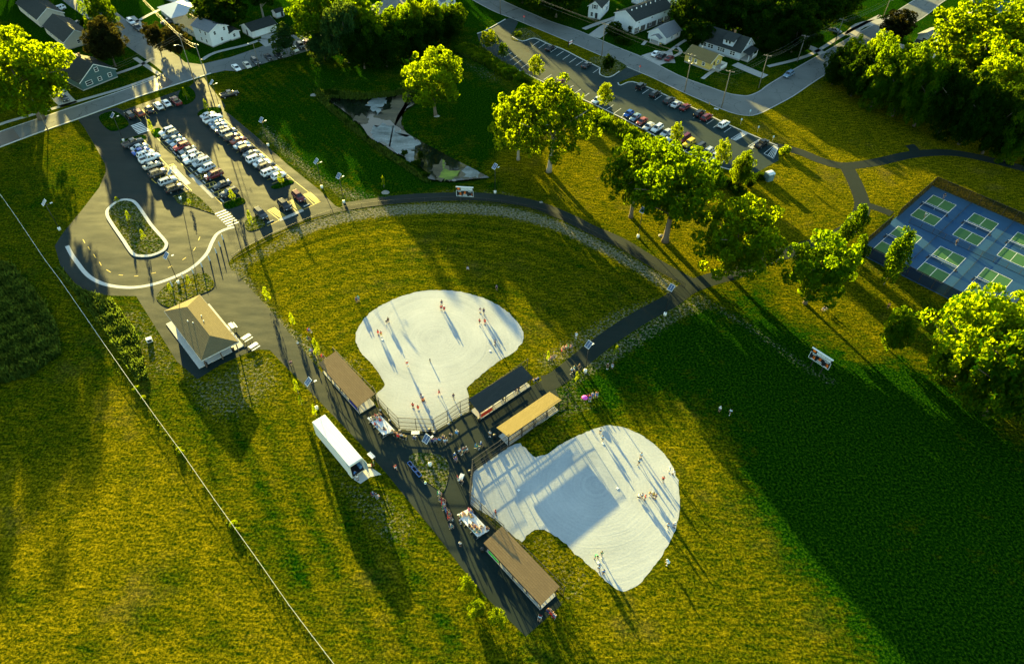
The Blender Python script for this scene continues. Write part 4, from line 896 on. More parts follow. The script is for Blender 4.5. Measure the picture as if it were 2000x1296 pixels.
# ---- white storage trailer
def trailer():
    zt = 4.0; P = [G(610.8, 823, zt), G(682.6, 909.6, zt), G(707.2, 895, zt), G(633.2, 810, zt)]
    for p in P: p.z = 0
    ax = ((P[1] - P[0]) + (P[2] - P[3])).normalized(); L = ((P[1] - P[0]).length + (P[2] - P[3]).length) / 2; ay = Vector((-ax.y, ax.x, 0)); W = 2.6
    c = sum(P, Vector()) / 4; t = thing('storage_trailer', 'long white box trailer with ribbed roof and open rear door', 'trailer', c, math.atan2(ax.y, ax.x))
    mw = pm('trailer_white', (.74, .74, .70), .5, .4, 0, .06, .8); h = L / 2
    for s in (-1, 1):
        MB().box((0, s * (W / 2 - .04), 2.1), (L, .08, 3.7)).build('side_wall', mw, t)
    MB().box((-h + .04, 0, 2.1), (.08, W - .16, 3.7)).build('front_wall', mw, t)
    MB().box((0, 0, .62), (L - .1, W - .17, .12)).build('floor', M_dark, t)
    r = MB().box((0, 0, 3.985), (L + .04, W + .04, .07)).build('roof', mw, t)
    rib = MB().box((0, 0, 4.045), (.16, W - .06, .05)).mesh('roof_rib'); rib.materials.append(pm('roof_rib_white', (.82, .83, .84), .45, .45))
    n = 44
    for i in range(n):
        o = bpy.data.objects.new('roof_rib', rib); COL.objects.link(o); o.parent = r; o.location = (-h + .25 + (L - .5) * i / (n - 1), 0, 0)
    fr = MB(); fr.box((h + .03, 0, 3.85), (.1, W + .1, .24)); fr.box((h + .03, 0, .5), (.1, W + .1, .16))
    for s in (-1, 1): fr.box((h + .03, s * W / 2, 2.15), (.1, .14, 3.2))
    fr.build('door_frame', pm('cream_frame', (.62, .58, .45), .5, .4), t)
    d = MB().box((h + .65, W / 2 + .10, 2.15), (1.25, .06, 3.1)).build('rear_door', pm('grey_blue_door', (.34, .42, .46), .5, .4), t)
    d2 = MB().box((h + .1 - .02, -W / 2 - .12, 2.15), (.08, .06, 3.1)); d2.box((h - .55, -W / 2 - .14, 2.15), (1.2, .06, 3.1)); d2.build('rear_door', mw, t)
    for k in range(5): MB().box((h - .6 - .35 * k, W / 2 - .45, 1.1 + .0 * k), (.3, .5, .75 + .1 * (k % 3))).build('stored_crate', pm('blue_crate', (.08, .20, .38), .6, .3), t)
    for s in (-1, 1):
        for k in range(2): MB().tube([(-h + 2.2 + 1.2 * k, s * 1.15, .48), (-h + 2.2 + 1.2 * k, s * .85, .48)], .48, 14).build('wheel', M_dark, t)
    return t
trailer()
sheet('trailer_pad', [(689, 920), (714, 905), (745, 926), (723, 931), (704, 944), (691, 936)], M_conc, .02)
# ---- bleachers
def bleacher(label, a, b, L, rows=5):
    """a: middle of the lowest plank end, rising away from the field; long axis a->b in the photo"""
    p, q = G(*a), G(*b); ax = (q - p).normalized(); rz = math.atan2(ax.y, ax.x); c = (p + q) / 2
    t = thing('bleacher', label, 'bleacher', c, rz)
    for i in range(rows):
        MB().box((0, -.72 * i, .42 + .26 * i), (L, .34, .05)).build('seat_plank', M_alu, t)
        if i: MB().box((0, -.72 * i + .40, .18 + .26 * i), (L, .30, .04)).build('foot_plank', M_alu, t)
    for s in (-.44, -.15, .15, .44):
        mb = MB(); mb.bar((s * L, .1, .05), (s * L, -.72 * rows + .5, .05), .06); mb.bar((s * L, .05, .38), (s * L, -.72 * (rows - 1), .36 + .26 * (rows - 1)), .05)
        for i in range(rows): mb.bar((s * L, -.72 * i, .05), (s * L, -.72 * i, .38 + .26 * i), .05)
        mb.build('frame', M_galv, t)
    return t
BL1 = bleacher('white aluminium bleacher by the left dugout of the upper field', (743, 815), (766, 839), 5.2, 4)
BL2 = bleacher('white aluminium bleacher full of people by the lower field backstop', (918, 1000), (950, 1034), 5.4, 4)
# ---- picnic tables
def picnic():
    t = thing('picnic_table', 'x', 'picnic table')
    MB().box((0, 0, .74), (1.9, .78, .06)).build('table_top', M_white, t)
    for s in (-1, 1):
        MB().box((0, s * .72, .44), (1.9, .28, .05)).build('bench_seat', M_white, t)
        mb = MB(); x = s * .65; mb.bar((x, -.78, .41), (x, .78, .41), .05); mb.bar((x, -.6, 0), (x, -.25, .7), .06); mb.bar((x, .6, 0), (x, .25, .7), .06); mb.build('leg', M_black, t)
    return t
pt0 = picnic(); PT = [(454, 640, 462, 650, 'white picnic table against the restroom wall'), (483, 662, 491, 657, 'white picnic table on the plaza by the restroom porch'), (497, 679, 505, 674, 'white picnic table nearest the grass edge by the restroom')]
for i, (x, y, x2, y2, lb) in enumerate(PT):
    o = pt0 if i == 0 else copy_tree(pt0, (0, 0, 0)); p = G(x, y); d = G(x2, y2) - p; o.location = p; o.rotation_euler = (0, 0, math.atan2(d.y, d.x)); o['label'] = lb; o['group'] = 'white picnic tables'
def ftable(label, x, y, x2, y2):
    p = G(x, y); d = G(x2, y2) - p; t = thing('folding_table', label, 'table', p, math.atan2(d.y, d.x), 'white folding tables')
    MB().box((0, 0, .73), (1.5, .75, .05)).build('table_top', M_white, t)
    for s in (-1, 1):
        for q in (-1, 1): MB().bar((s * .65, q * .3, 0), (s * .65, q * .3, .71), .04).build('leg', M_galv, t)
    return t
ftable('white folding table behind the upper backstop', 812, 849, 820, 849); ftable('white folding table beside the trailer door', 726, 893, 734, 901); ftable('white folding table near the lower backstop, person in red beside it', 901, 936, 904, 929)
# ---- scoreboards
def scoreboard(label, px1, px2, w, digits):
    p, q = G(*px1), G(*px2); c = (p + q) / 2; d = q - p; rz = math.atan2(d.y, d.x); sp = d.length
    t = thing('scoreboard', label, 'scoreboard', c, rz); y = -.12
    for s in (-1, 1): MB().bar((s * sp / 2, 0, 0), (s * sp / 2, 0, 3.6), .2).build('post', M_black, t)
    z0, z1, z2 = 1.9, 3.7, 4.65
    MB().box((0, y, (z0 + z1) / 2), (w, .16, z1 - z0)).build('score_panel', M_board_k, t)
    fr = MB(); yf = y - .09
    for zz in (z0 + .05, z1 - .04): fr.box((0, yf, zz), (w, .03, .09))
    for s in (-1, 1): fr.box((s * (w / 2 - .05), yf, (z0 + z1) / 2), (.09, .03, z1 - z0 - .2))
    fr.build('border', M_board_w, t)
    MB().box((.0, y, (z1 + z2) / 2 + .02), (w, .14, z2 - z1)).build('sponsor_panel', M_board_k, t)
    s = MB().box((w * .11, y - .08, (z1 + z2) / 2), (w * .68, .03, .72)).build('sponsor_sign', M_board_w, t)
    lt = MB(); rg = random.Random(5)
    for i in range(8):
        x = -w * .19 + i * w * .086; lt.box((x, y - .1, (z1 + z2) / 2 + .1), (.05, .012, .3)); lt.box((x + .09, y - .1, (z1 + z2) / 2 + (.2, .1, 0)[i % 3]), (.14, .012, .05)); lt.box((x + .16, y - .1, (z1 + z2) / 2 + (.08, .16)[i % 2]), (.045, .012, .16))
    lt.box((w * .12, y - .1, (z1 + z2) / 2 - .24), (w * .34, .012, .05)); lt.build('lettering', M_board_k, s)
    MB().box((0, y - .06, z2 + .1), (w + .12, .3, .16)).build('top_trim', M_white, t)
    fl = MB(); xx = -w * .36; zc = (z1 + z2) / 2
    fl.add([(xx + .34 * math.cos(a) * (1 + .18 * math.sin(5 * a)), y - .08, zc + .3 * math.sin(a) + (.06 if i % 2 else 0)) for i, a in enumerate([k * math.pi / 8 for k in range(16)])], [tuple(range(16))]); fl.build('flame_emblem', M_orange, t)
    SEG = {'1': 'bc', '2': 'abged', '3': 'abgcd', '9': 'abcdfg'}
    for ch, x, z in ((digits[0], -w * .27, 2.62), (digits[1], 0, 3.05), (digits[2], w * .37, 2.62)):
        m = MB(); H, Wd, th = .66, .34, .12
        S = {'a': ((0, H / 2), 1), 'g': ((0, 0), 1), 'd': ((0, -H / 2), 1), 'b': ((Wd / 2, H / 4), 0), 'c': ((Wd / 2, -H / 4), 0), 'f': ((-Wd / 2, H / 4), 0), 'e': ((-Wd / 2, -H / 4), 0)}
        for k in SEG[ch]:
            (u, v), hz = S[k]; m.box((x + u, yf + (.001 if hz else 0), z + v), (Wd + th if hz else th, .03, th if hz else H / 2 - th / 2))
        m.build('score_digit', M_orange, t)
    for x, z, ww in ((-w * .3, 3.38, .8), (-w * .3, 2.15, .8), (w * .3, 3.38, .8), (w * .33, 2.15, .7), (0, 2.55, 1.0), (0, 2.2, 1.1)): MB().box((x, yf, z), (ww, .03, .13)).build('caption_bar', M_board_w, t)
    return t
scoreboard('white-topped scoreboard standing behind the upper outfield fence', (900.2, 394.5), (917.5, 395.5), 4.4, '321')
scoreboard('scoreboard standing alone in the shaded lower outfield, tilted to the right', (1583.5, 714.5), (1602.5, 727), 4.6, '323')
# ---- pickleball courts
CO = Vector((111.487, 157.272, 0)); CY = R_(-45.947); E1 = Vector((math.cos(CY), math.sin(CY), 0)); E2 = Vector((math.sin(CY), -math.cos(CY), 0))
def CT(u, v, z=0): p = CO + E1 * u + E2 * v; p.z = z; return p
def uv_of(x, y): d = G(x, y) - CO; return d.dot(E1), d.dot(E2)
ua, va = uv_of(1818, 362); ub, vb = uv_of(1681, 494); uc, vc = uv_of(1874.5, 595); ud = 2 * 10.744 + 6.1 + 3.2
U0, U1, V0, V1 = (ua + ub) / 2, ud, va, (vb + vc) / 2
M_blue = pm('blue_court', (.010, .060, .150), .7, .2, 0, .10, .4); M_cgreen = pm('green_court', (.035, .115, .04), .7, .2, 0, .10, .4)
def csheet(name, u0, v0, u1, v1, m, z, parent=None):
    P = [CT(u0, v0, z), CT(u1, v0, z), CT(u1, v1, z), CT(u0, v1, z)]
    o = MB().add(P, [(3, 2, 1, 0) if False else (0, 1, 2, 3)]).build(name, m)
    o.data.flip_normals() if o.data.polygons[0].normal.z < 0 else None
    return tag(o, kind='structure')
csheet('court_surface', U0 - .3, V0 - .3, U1 + .3, V1 + .3, M_blue, .006)
CW, CL = 6.096, 13.41; K = 4.57
def court_net(ci, ri, lb):
    m0 = CT(ci * 10.744 + CW / 2, ri * 20.197 + CL / 2); t = thing('court_net', lb, 'net', m0, CY, 'pickleball nets')
    MB().add([(-3.35, 0, .05), (3.35, 0, .05), (3.35, 0, .86), (-3.35, 0, .86)], [(0, 1, 2, 3)]).build('net_mesh', mesh_mat('net_mesh', (.03, .03, .035), .5) if 'net' not in TRK else TRK['net'], t)
    MB().box((0, 0, .89), (6.7, .05, .08)).build('tape', M_white, t)
    for s in (-1, 1):
        MB().bar((s * 3.4, 0, 0), (s * 3.4, 0, .95), .09).build('post', M_black, t); MB().box((s * 3.4, 0, .03), (.5, .8, .05)).build('foot', M_dark, t)
    MB().box((0, 0, .43), (.06, .03, .84)).build('centre_strap', M_white, t)
NL = ('net of the farthest left court, player in white in front', 'net of the middle far court', 'net of the far court cut by the right picture edge', 'net of the near left court behind the tallest slim tree', 'net of the near middle court', 'net of the near right court above the huge pale trees')
for ri in range(2):
    for ci in range(3):
        u, v = ci * 10.744, ri * 20.197
        csheet('court_box', u, v, u + CW, v + K, M_cgreen, .010); csheet('court_box', u, v + CL - K, u + CW, v + CL, M_cgreen, .010)
        mb = MB(); w = .045
        for a0, b0, a1, b1 in ((0, 0, CW, 0), (0, CL, CW, CL), (0, K, CW, K), (0, CL - K, CW, CL - K)): mb.add([CT(u + a0, v + b0 - w, .016), CT(u + a1, v + b1 - w, .016), CT(u + a1, v + b1 + w, .016), CT(u + a0, v + b0 + w, .016)], [(0, 1, 2, 3)])
        for a0, b0, a1, b1 in ((0, 0, 0, CL), (CW, 0, CW, CL), (CW / 2, 0, CW / 2, K), (CW / 2, CL - K, CW / 2, CL)): mb.add([CT(u + a0 - w, v + b0, .020), CT(u + a1 - w, v + b1, .020), CT(u + a1 + w, v + b1, .020), CT(u + a0 + w, v + b0, .020)], [(0, 1, 2, 3)])
        tag(mb.build('court_marking', M_white), kind='structure'); court_net(ci, ri, NL[ri * 3 + ci])
def cfence(name, label, uv, h, mm, rails=(1.0,), step=3.0, post=.07):
    return fence_w(name, label, [CT(*p) for p in uv], h, mm, rails, step, post)
def fence_w(name, label, W, h, mm, rails, step, post):
    t = thing(name, label, 'fence', W[0]); loc = [w - W[0] for w in W]
    mb = MB()
    for a, b in zip(loc[:-1], loc[1:]):
        n = max(1, round((b - a).length / step)); q = MB().bar((0, 0, 0), (0, 0, h + .05), post)
        for k in range(n):
            p0, p1 = a.lerp(b, k / n), a.lerp(b, (k + 1) / n)
            MB().add([p0, p1, p1 + Vector((0, 0, h)), p0 + Vector((0, 0, h))], [(0, 1, 2, 3)]).build('screen_panel', mm, t)
            MB().bar(p0, p0 + Vector((0, 0, h + .05)), post).build('post', M_black, t)
        for r in rails: MB().bar(a + Vector((0, 0, h * r)), b + Vector((0, 0, h * r)), .05).build('rail', M_black, t)
    return t
cfence('court_fence', 'tall fence with black windscreen along the far side of the courts', [(U0, V0), (U1, V0)], 3.0, M_screen)
cfence('court_fence', 'tall screened fence closing the left end of the courts, upper length', [(U0, V0), (U0, V0 + (V1 - V0) * .52)], 3.0, M_screen)
cfence('court_fence', 'tall screened fence closing the left end of the courts, lower length', [(U0, V0 + (V1 - V0) * .60), (U0, V1)], 3.0, M_screen)
cfence('court_fence', 'tall fence with black windscreen along the near side of the courts', [(U0, V1), (U1, V1)], 3.0, M_screen)
cfence('court_fence', 'tall fence at the right end of the courts', [(U1, V1), (U1, V0)], 3.0, M_mesh)
cfence('court_fence', 'low chain-link fence between the far and near courts', [(U0 + 3, 16.8), (U1, 16.8)], 1.5, M_mesh, (1.0, .03))
for k, (u, lb) in enumerate(((8.42, 'left'), (19.16, 'right'))):
    for q, (v0, v1) in enumerate(((V0 + .2, 16.2), (17.4, V1 - .2))): cfence('court_divider', '%s low brown divider net between the %s courts' % (lb, ('far', 'near')[q]), [(u, v0), (u, v1)], .55, M_screen2, (1.0,), 4, .05)
# ------------------------------------------------------------------ cars
M_glass = pm('car_glass', (.012, .016, .02), .08, .6); M_tyre = pm('tyre', (.012, .012, .012), .8, .2); M_rim = pm('rim', (.42, .43, .44), .3, .5, .6)
M_lampw = pm('headlight', (.7, .72, .72), .15, .6); M_lampr = pm('taillight', (.35, .015, .01), .2, .6); M_trim = pm('car_trim', (.02, .02, .02), .6, .3)
_PAINT = {}
def paint(name, c, metal=.0):
    if name not in _PAINT: _PAINT[name] = pm('paint_' + name, c, .2, .4, metal, .03, 1.0)
    return _PAINT[name]
PAINTS = dict(white=(.78, .79, .80), silver=(.46, .49, .52), grey=(.20, .23, .25), dark=(.045, .05, .055), black=(.014, .015, .017), maroon=(.14, .018, .022), red=(.34, .03, .03), blue=(.02, .10, .42), bluegrey=(.16, .24, .34), paleblue=(.42, .52, .60), beige=(.50, .46, .38), rust=(.30, .07, .04), yellow=(.70, .50, .02))
def pnt(n): return paint(n, PAINTS[n])
#        L,   W,  belt, roof, hood z, tail z, cabin: rear base, rear roof, front roof, front base (x from rear -L/2), ground clearance
CARS = dict(sedan=(4.7, 1.82, .92, 1.44, .88, .98, .75, 1.5, 2.75, 3.55), suv=(4.7, 1.9, 1.05, 1.70, 1.02, 1.05, .08, .45, 2.75, 3.45), van=(5.0, 1.98, 1.08, 1.76, 1.0, 1.08, .06, .35, 3.15, 4.15), hatch=(4.1, 1.76, .95, 1.50, .92, .95, .1, .75, 2.3, 3.1), pickup=(5.7, 2.0, 1.12, 1.86, 1.10, 1.12, 2.05, 2.25, 3.55, 4.15), jeep=(4.3, 1.88, 1.10, 1.82, 1.08, 1.10, .04, .10, 2.6, 2.85))
def car_proto(kind):
    L, W, zb, zr, zh, zt, c0, r0, r1, c1 = CARS[kind]; h = L / 2; t = thing('parked_car', 'x', 'car'); w = W / 2
    st = [(-h, .50, zt - .16, .80), (-h + .12, .30, zt - .03, .93), (-h + .5, .24, zt, 1.0), (c0 - h + .02, .22, zb, 1.0), (c1 - h, .22, zb, 1.0), (c1 - h + .35, .22, zh, .99), (h - .5, .24, zh - .06, .97), (h - .13, .30, zh - .17, .90), (h, .46, zh - .34, .74)]
    st = sorted(st, key=lambda s: s[0])
    mb = MB(); vs_ = []; n = 10
    for x, z0, z1, k in st:
        ww = w * k; zm = z0 + (z1 - z0) * .55
        prof = [(ww * .80, z0), (ww * .97, z0 + .10), (ww, zm), (ww * .96, z1 - .05), (ww * .86, z1)]
        vs_ += [(x, y, z) for y, z in prof] + [(x, -y, z) for y, z in reversed(prof)]
    fs = [(i * n + k, (i + 1) * n + k, (i + 1) * n + (k + 1) % n, i * n + (k + 1) % n) for i in range(len(st) - 1) for k in range(n)] + [tuple(range(n)), tuple(range((len(st) - 1) * n + n - 1, (len(st) - 1) * n - 1, -1))]
    me_b = mb.add(vs_, fs, 0, True)
    # cabin
    B = [(c0 - h, w * .90), (c1 - h, w * .88)]; T = [(r0 - h, w * .70), (r1 - h, w * .72)]
    def ring(x, y, z): return [(x, y, z), (x, -y, z)]
    cb = [(B[0][0], B[0][1], zb - .03), (B[1][0], B[1][1], zb - .03), (B[1][0], -B[1][1], zb - .03), (B[0][0], -B[0][1], zb - .03), (T[0][0], T[0][1], zr - .05), (T[1][0], T[1][1], zr - .05), (T[1][0], -T[1][1], zr - .05), (T[0][0], -T[0][1], zr - .05)]
    xm = (T[0][0] + T[1][0]) / 2
    cb += [(T[0][0] + .12, T[0][1] * .88, zr), (T[1][0] - .12, T[1][1] * .88, zr), (T[1][0] - .12, -T[1][1] * .88, zr), (T[0][0] + .12, -T[0][1] * .88, zr)]
    mb.add(cb, [(0, 1, 5, 4), (1, 2, 6, 5), (2, 3, 7, 6), (3, 0, 4, 7), (4, 5, 9, 8), (5, 6, 10, 9), (6, 7, 11, 10), (7, 4, 8, 11), (8, 9, 10, 11)], 0, False)
    if kind == 'pickup':
        xa, xb = -h + .18, c0 - h - .1
        mb.box(((xa + xb) / 2, 0, zt + .004), (xb - xa, W * .74, .01), None, 1)
        for s in (-1, 1): mb.box(((xa + xb) / 2, s * w * .86, zt + .06), (xb - xa + .1, .12, .14))
        mb.box((xa - .04, 0, zt + .06), (.1, W * .82, .14))
    body = mb.build('body', [pnt('white'), M_trim], t)
    def panel(name, q, inset=.86, m=M_glass, off=.012):
        q = [Vector(p) for p in q]; c = sum(q, Vector()) / 4; nn = (q[1] - q[0]).cross(q[2] - q[0]).normalized()
        if nn.dot(c - Vector((xm, 0, zb))) < 0: q.reverse(); nn = -nn
        MB().add([c + (p - c) * inset + nn * off for p in q], [(0, 1, 2, 3)]).build(name, m, t)
    V = [Vector(p) for p in cb]
    panel('windscreen', [V[1], V[2], V[6], V[5]]); panel('rear_window', [V[3], V[0], V[4], V[7]], .80)
    for a, b, c, d in ((0, 1, 5, 4), (3, 2, 6, 7)):
        k = 2 if kind not in ('suv', 'van', 'jeep') else 3
        if kind == 'pickup': k = 2
        for i in range(k):
            f0, f1 = i / k + .015, (i + 1) / k - .015
            panel('side_window', [V[a].lerp(V[b], f0), V[a].lerp(V[b], f1), V[d].lerp(V[c], f1), V[d].lerp(V[c], f0)], .82 if k < 3 else .84)
    xs = (-h + L * .19, h - L * .18); r = .33 if kind in ('sedan', 'hatch') else .38
    for s in (-1, 1):
        for x in xs:
            wl = MB().tube([(x, s * (w - .20), r), (x, s * (w + .012), r)], r, 14, None, True, False).build('wheel', M_tyre, t)
            MB().tube([(x, s * (w - .02), r), (x, s * (w + .02), r)], r * .62, 12, None, True, False).build('rim', M_rim, wl)
        MB().box((h - .10, s * w * .62, zh - .27), (.16, .36, .15)).build('headlight', M_lampw, t)
        MB().box((-h + .07, s * w * .74, zt - .2), (.14, .24, .22)).build('taillight', M_lampr, t)
        MB().box((c1 - h - .25, s * (w * .97 + .06), zb + .06), (.14, .16, .12)).build('mirror', M_trim, t)
    MB().box((h - .01, 0, .45), (.06, W * .6, .20)).build('grille', M_trim, t); MB().box((-h + .01, 0, .42), (.06, W * .7, .18)).build('bumper', M_trim, t)
    if kind in ('suv', 'van'):
        for s in (-1, 1): MB().bar((T[0][0] + .25, s * w * .60, zr + .03), (T[1][0] - .3, s * w * .60, zr + .03), .04).build('roof_rail', M_trim, t)
    if kind == 'jeep': MB().tube([(-h - .02, 0, .95), (-h - .22, 0, .95)], .36, 12, None, True, False).build('spare_wheel', M_tyre, t)
    return t
PROTO = {k: car_proto(k) for k in CARS}
KW = dict(sedan='sedan', suv='suv', van='minivan', hatch='hatchback', pickup='pickup', jeep='jeep')
def car(kind, col, x, y, hd, label, group, roof=None):
    """hd: photo direction (dx, dy) the nose points in"""
    p = G(x, y); q = G(x + hd[0], y + hd[1]); o = copy_tree(PROTO[kind], p, math.atan2(q.y - p.y, q.x - p.x) + rnd.uniform(-.03, .03), label, group)
    o.name = {'pickup': 'pickup_truck', 'van': 'minivan', 'jeep': 'off_road_car'}.get(kind, 'parked_car'); o['category'] = {'pickup': 'pickup', 'van': 'minivan'}.get(kind, 'car')
    b = kids(o, 'body')[0]; omat(b, pnt(col)); return o
c5 = lambda x, y: (x / 4.985 + 220, y / 4.985 + 160); c46 = lambda x, y: (x / 4.63 + 380, y / 4.63 + 180); c3 = lambda x, y: (x / 4 + 1000, y / 4)
HA = (36, -14); HB = (-36, 14)
GA, GB_, GC, GN_, GD = 'cars in the first row of the near car park', 'cars in the middle row of the near car park', 'cars in the last row of the near car park', 'cars along the top of the near car park', 'cars in the disabled bays of the near car park'
for k, c, x, y, l in (('pickup', 'dark', 205, 612, 'dark pickup with bare bed at the top of the first row'), ('sedan', 'silver', 268, 652, 'silver sedan between the dark pickup and the blue car'), ('sedan', 'blue', 282, 690, 'bright blue sedan in the first row'), ('suv', 'white', 330, 722, 'white suv next to the bright blue sedan in the first row'), ('pickup', 'white', 368, 762, 'white pickup below the white suv in the first row'), ('sedan', 'beige', 388, 830, 'pale gold sedan in the middle of the first row'), ('suv', 'dark', 448, 905, 'dark suv by the first hatched bay of the first row'), ('suv', 'silver', 545, 985, 'silver suv between the hatched bays of the first row'), ('suv', 'black', 612, 1055, 'black suv with red tail lights at the near end of the first row')): car(k, c, *c5(x, y), HA, l, GA)
for k, c, x, y, l in (('suv', 'white', 538, 500, 'white suv heading the middle row'), ('suv', 'grey', 568, 533, 'grey suv second in the middle row'), ('sedan', 'bluegrey', 603, 575, 'blue-grey sedan next to the second grey suv of the middle row'), ('sedan', 'paleblue', 648, 608, 'pale blue sedan next to the red suv of the middle row'), ('suv', 'red', 680, 648, 'red suv in the middle row'), ('sedan', 'grey', 738, 682, 'grey sedan below the red suv in the middle row'), ('suv', 'white', 762, 728, 'white suv halfway down the middle row'), ('pickup', 'white', 798, 768, 'white pickup between two pale suvs in the middle row'), ('van', 'silver', 874, 802, 'silver minivan in the middle row'), ('suv', 'paleblue', 920, 858, 'large pale suv with dark windows beside the first hatched bay, middle row'), ('van', 'maroon', 992, 925, 'maroon minivan between hatched bays, middle row'), ('sedan', 'dark', 1074, 1018, 'dark sedan between hatched bays, middle row'), ('suv', 'dark', 1142, 1095, 'dark suv at the near end of the middle row by a sapling')): car(k, c, *c5(x, y), HB, l, GB_)
for k, c, x, y, l in (('sedan', 'silver', 128, 224, 'silver sedan first in the last row'), ('pickup', 'white', 170, 258, 'white pickup near the top of the last row'), ('sedan', 'bluegrey', 207, 293, 'blue-grey sedan behind the white pickup, last row'), ('sedan', 'silver', 228, 320, 'silver sedan fourth in the last row'), ('sedan', 'dark', 262, 355, 'dark sedan fifth in the last row'), ('van', 'grey', 312, 382, 'grey minivan in the upper half of the last row'), ('suv', 'dark', 348, 424, 'dark suv next to the red sedan in the last row'), ('sedan', 'rust', 402, 452, 'dull red sedan in the last row'), ('sedan', 'paleblue', 432, 494, 'pale blue sedan with open roof next to the dull red sedan'), ('jeep', 'black', 474, 530, 'black off-road car with pale hard top in the last row'), ('sedan', 'grey', 520, 572, 'grey sedan before the white minivan, last row'), ('van', 'white', 555, 618, 'white minivan in the lower half of the last row'), ('sedan', 'white', 612, 655, 'white sedan between minivan and dark suv, last row'), ('suv', 'dark', 655, 685, 'dark grey suv near the end of the last row'), ('van', 'white', 690, 738, 'white minivan last but one in the last row'), ('hatch', 'white', 765, 772, 'white hatchback by the sapling island at the end of the last row')): car(k, c, *c46(x, y), HA, l, GC)
for k, c, x, y, l in (('suv', 'dark', 605, 1115, 'dark suv with pale roof nearest the crossing in the disabled bays'), ('suv', 'black', 818, 1040, 'black suv in the middle disabled bay'), ('suv', 'maroon', 945, 960, 'maroon suv in the far disabled bay')): car(k, c, *c46(x, y), (18, 16), l, GD)
for k, c, x, y, l in (('suv', 'black', 172, 340, 'black suv with white roof by the first crossing'), ('suv', 'rust', 262, 315, 'red suv second along the top of the car park'), ('sedan', 'dark', 362, 282, 'dark sedan third along the top of the car park'), ('suv', 'white', 452, 250, 'white suv glinting in the sun along the top of the car park'), ('sedan', 'white', 528, 222, 'white sedan along the top of the car park'), ('pickup', 'maroon', 622, 205, 'maroon pickup at the end of the top row by the small island')): car(k, c, *c5(x, y), (-15, -14), l, GN_)
car('pickup', 'black', 449, 188, (30, -7), 'black pickup standing on the grass beside the car park', 'cars on the grass')
GU, GLW = 'cars along the upper side of the far car park', 'cars along the lower side of the far car park'
HU = (14, -9.5); HL = (-14, 9.5)
for k, c, x, y, l in (('sedan', 'black', 297, 388, 'lone black sedan near the red and white sign'), ('sedan', 'dark', 582, 520, 'lone dark sedan beside the round dark tree island'), ('jeep', 'black', 1006, 690, 'black boxy off-road car at the far car park entrance'), ('suv', 'black', 1116, 748, 'black suv second after the boxy off-road car'), ('suv', 'dark', 1225, 797, 'dark suv next to the silver sedan on the upper side'), ('sedan', 'silver', 1280, 828, 'silver sedan next to the maroon sedan on the upper side'), ('sedan', 'maroon', 1350, 850, 'maroon sedan on the upper side of the far car park'), ('suv', 'black', 1462, 900, 'black suv beside the red compact on the upper side'), ('suv', 'maroon', 1518, 930, 'red compact suv on the upper side of the far car park'), ('suv', 'white', 1650, 985, 'lone white suv before the wheelchair bays'), ('pickup', 'black', 1946, 1138, 'black pickup by the hatched wheelchair bay at the end of the far car park')): car(k, c, *c3(x, y), HU, l, GU)
for k, c, x, y, l in (('sedan', 'maroon', 370, 660, 'lone maroon sedan on the lower side of the far car park'), ('sedan', 'white', 665, 795, 'white sedan half hidden by a young birch'), ('hatch', 'blue', 908, 902, 'bright blue hatchback heading the lower row of the far car park'), ('sedan', 'bluegrey', 960, 930, 'dark blue-grey sedan next to the bright blue hatchback'), ('sedan', 'rust', 1012, 962, 'brick red sedan on the lower side of the far car park'), ('sedan', 'silver', 1064, 1000, 'silver sedan next to the white suv on the lower side'), ('suv', 'white', 1130, 1018, 'white suv with dark sunroof on the lower side'), ('sedan', 'silver', 1202, 1052, 'silver sedan below the white suv with sunroof'), ('sedan', 'paleblue', 1242, 1085, 'pale blue sedan half hidden by a birch on the lower side'), ('van', 'maroon', 1340, 1096, 'maroon minivan behind the birch on the lower side'), ('jeep', 'yellow', 1378, 1138, 'yellow and black open off-road car on the lower side'), ('van', 'dark', 1456, 1168, 'dark minivan next to the yellow off-road car'), ('suv', 'silver', 1522, 1204, 'silver suv below the dark minivan'), ('suv', 'white', 1580, 1240, 'white suv partly behind the yellowish birch'), ('sedan', 'black', 1770, 1275, 'black car behind the dense green tree'), ('suv', 'bluegrey', 1825, 1305, 'last blue-grey car at the lower end of the far car park')): car(k, c, *c3(x, y), HL, l, GLW)
GS = 'cars on the streets and driveways'
c6 = lambda x, y: (x / 6.48 + 260, y / 6.48)
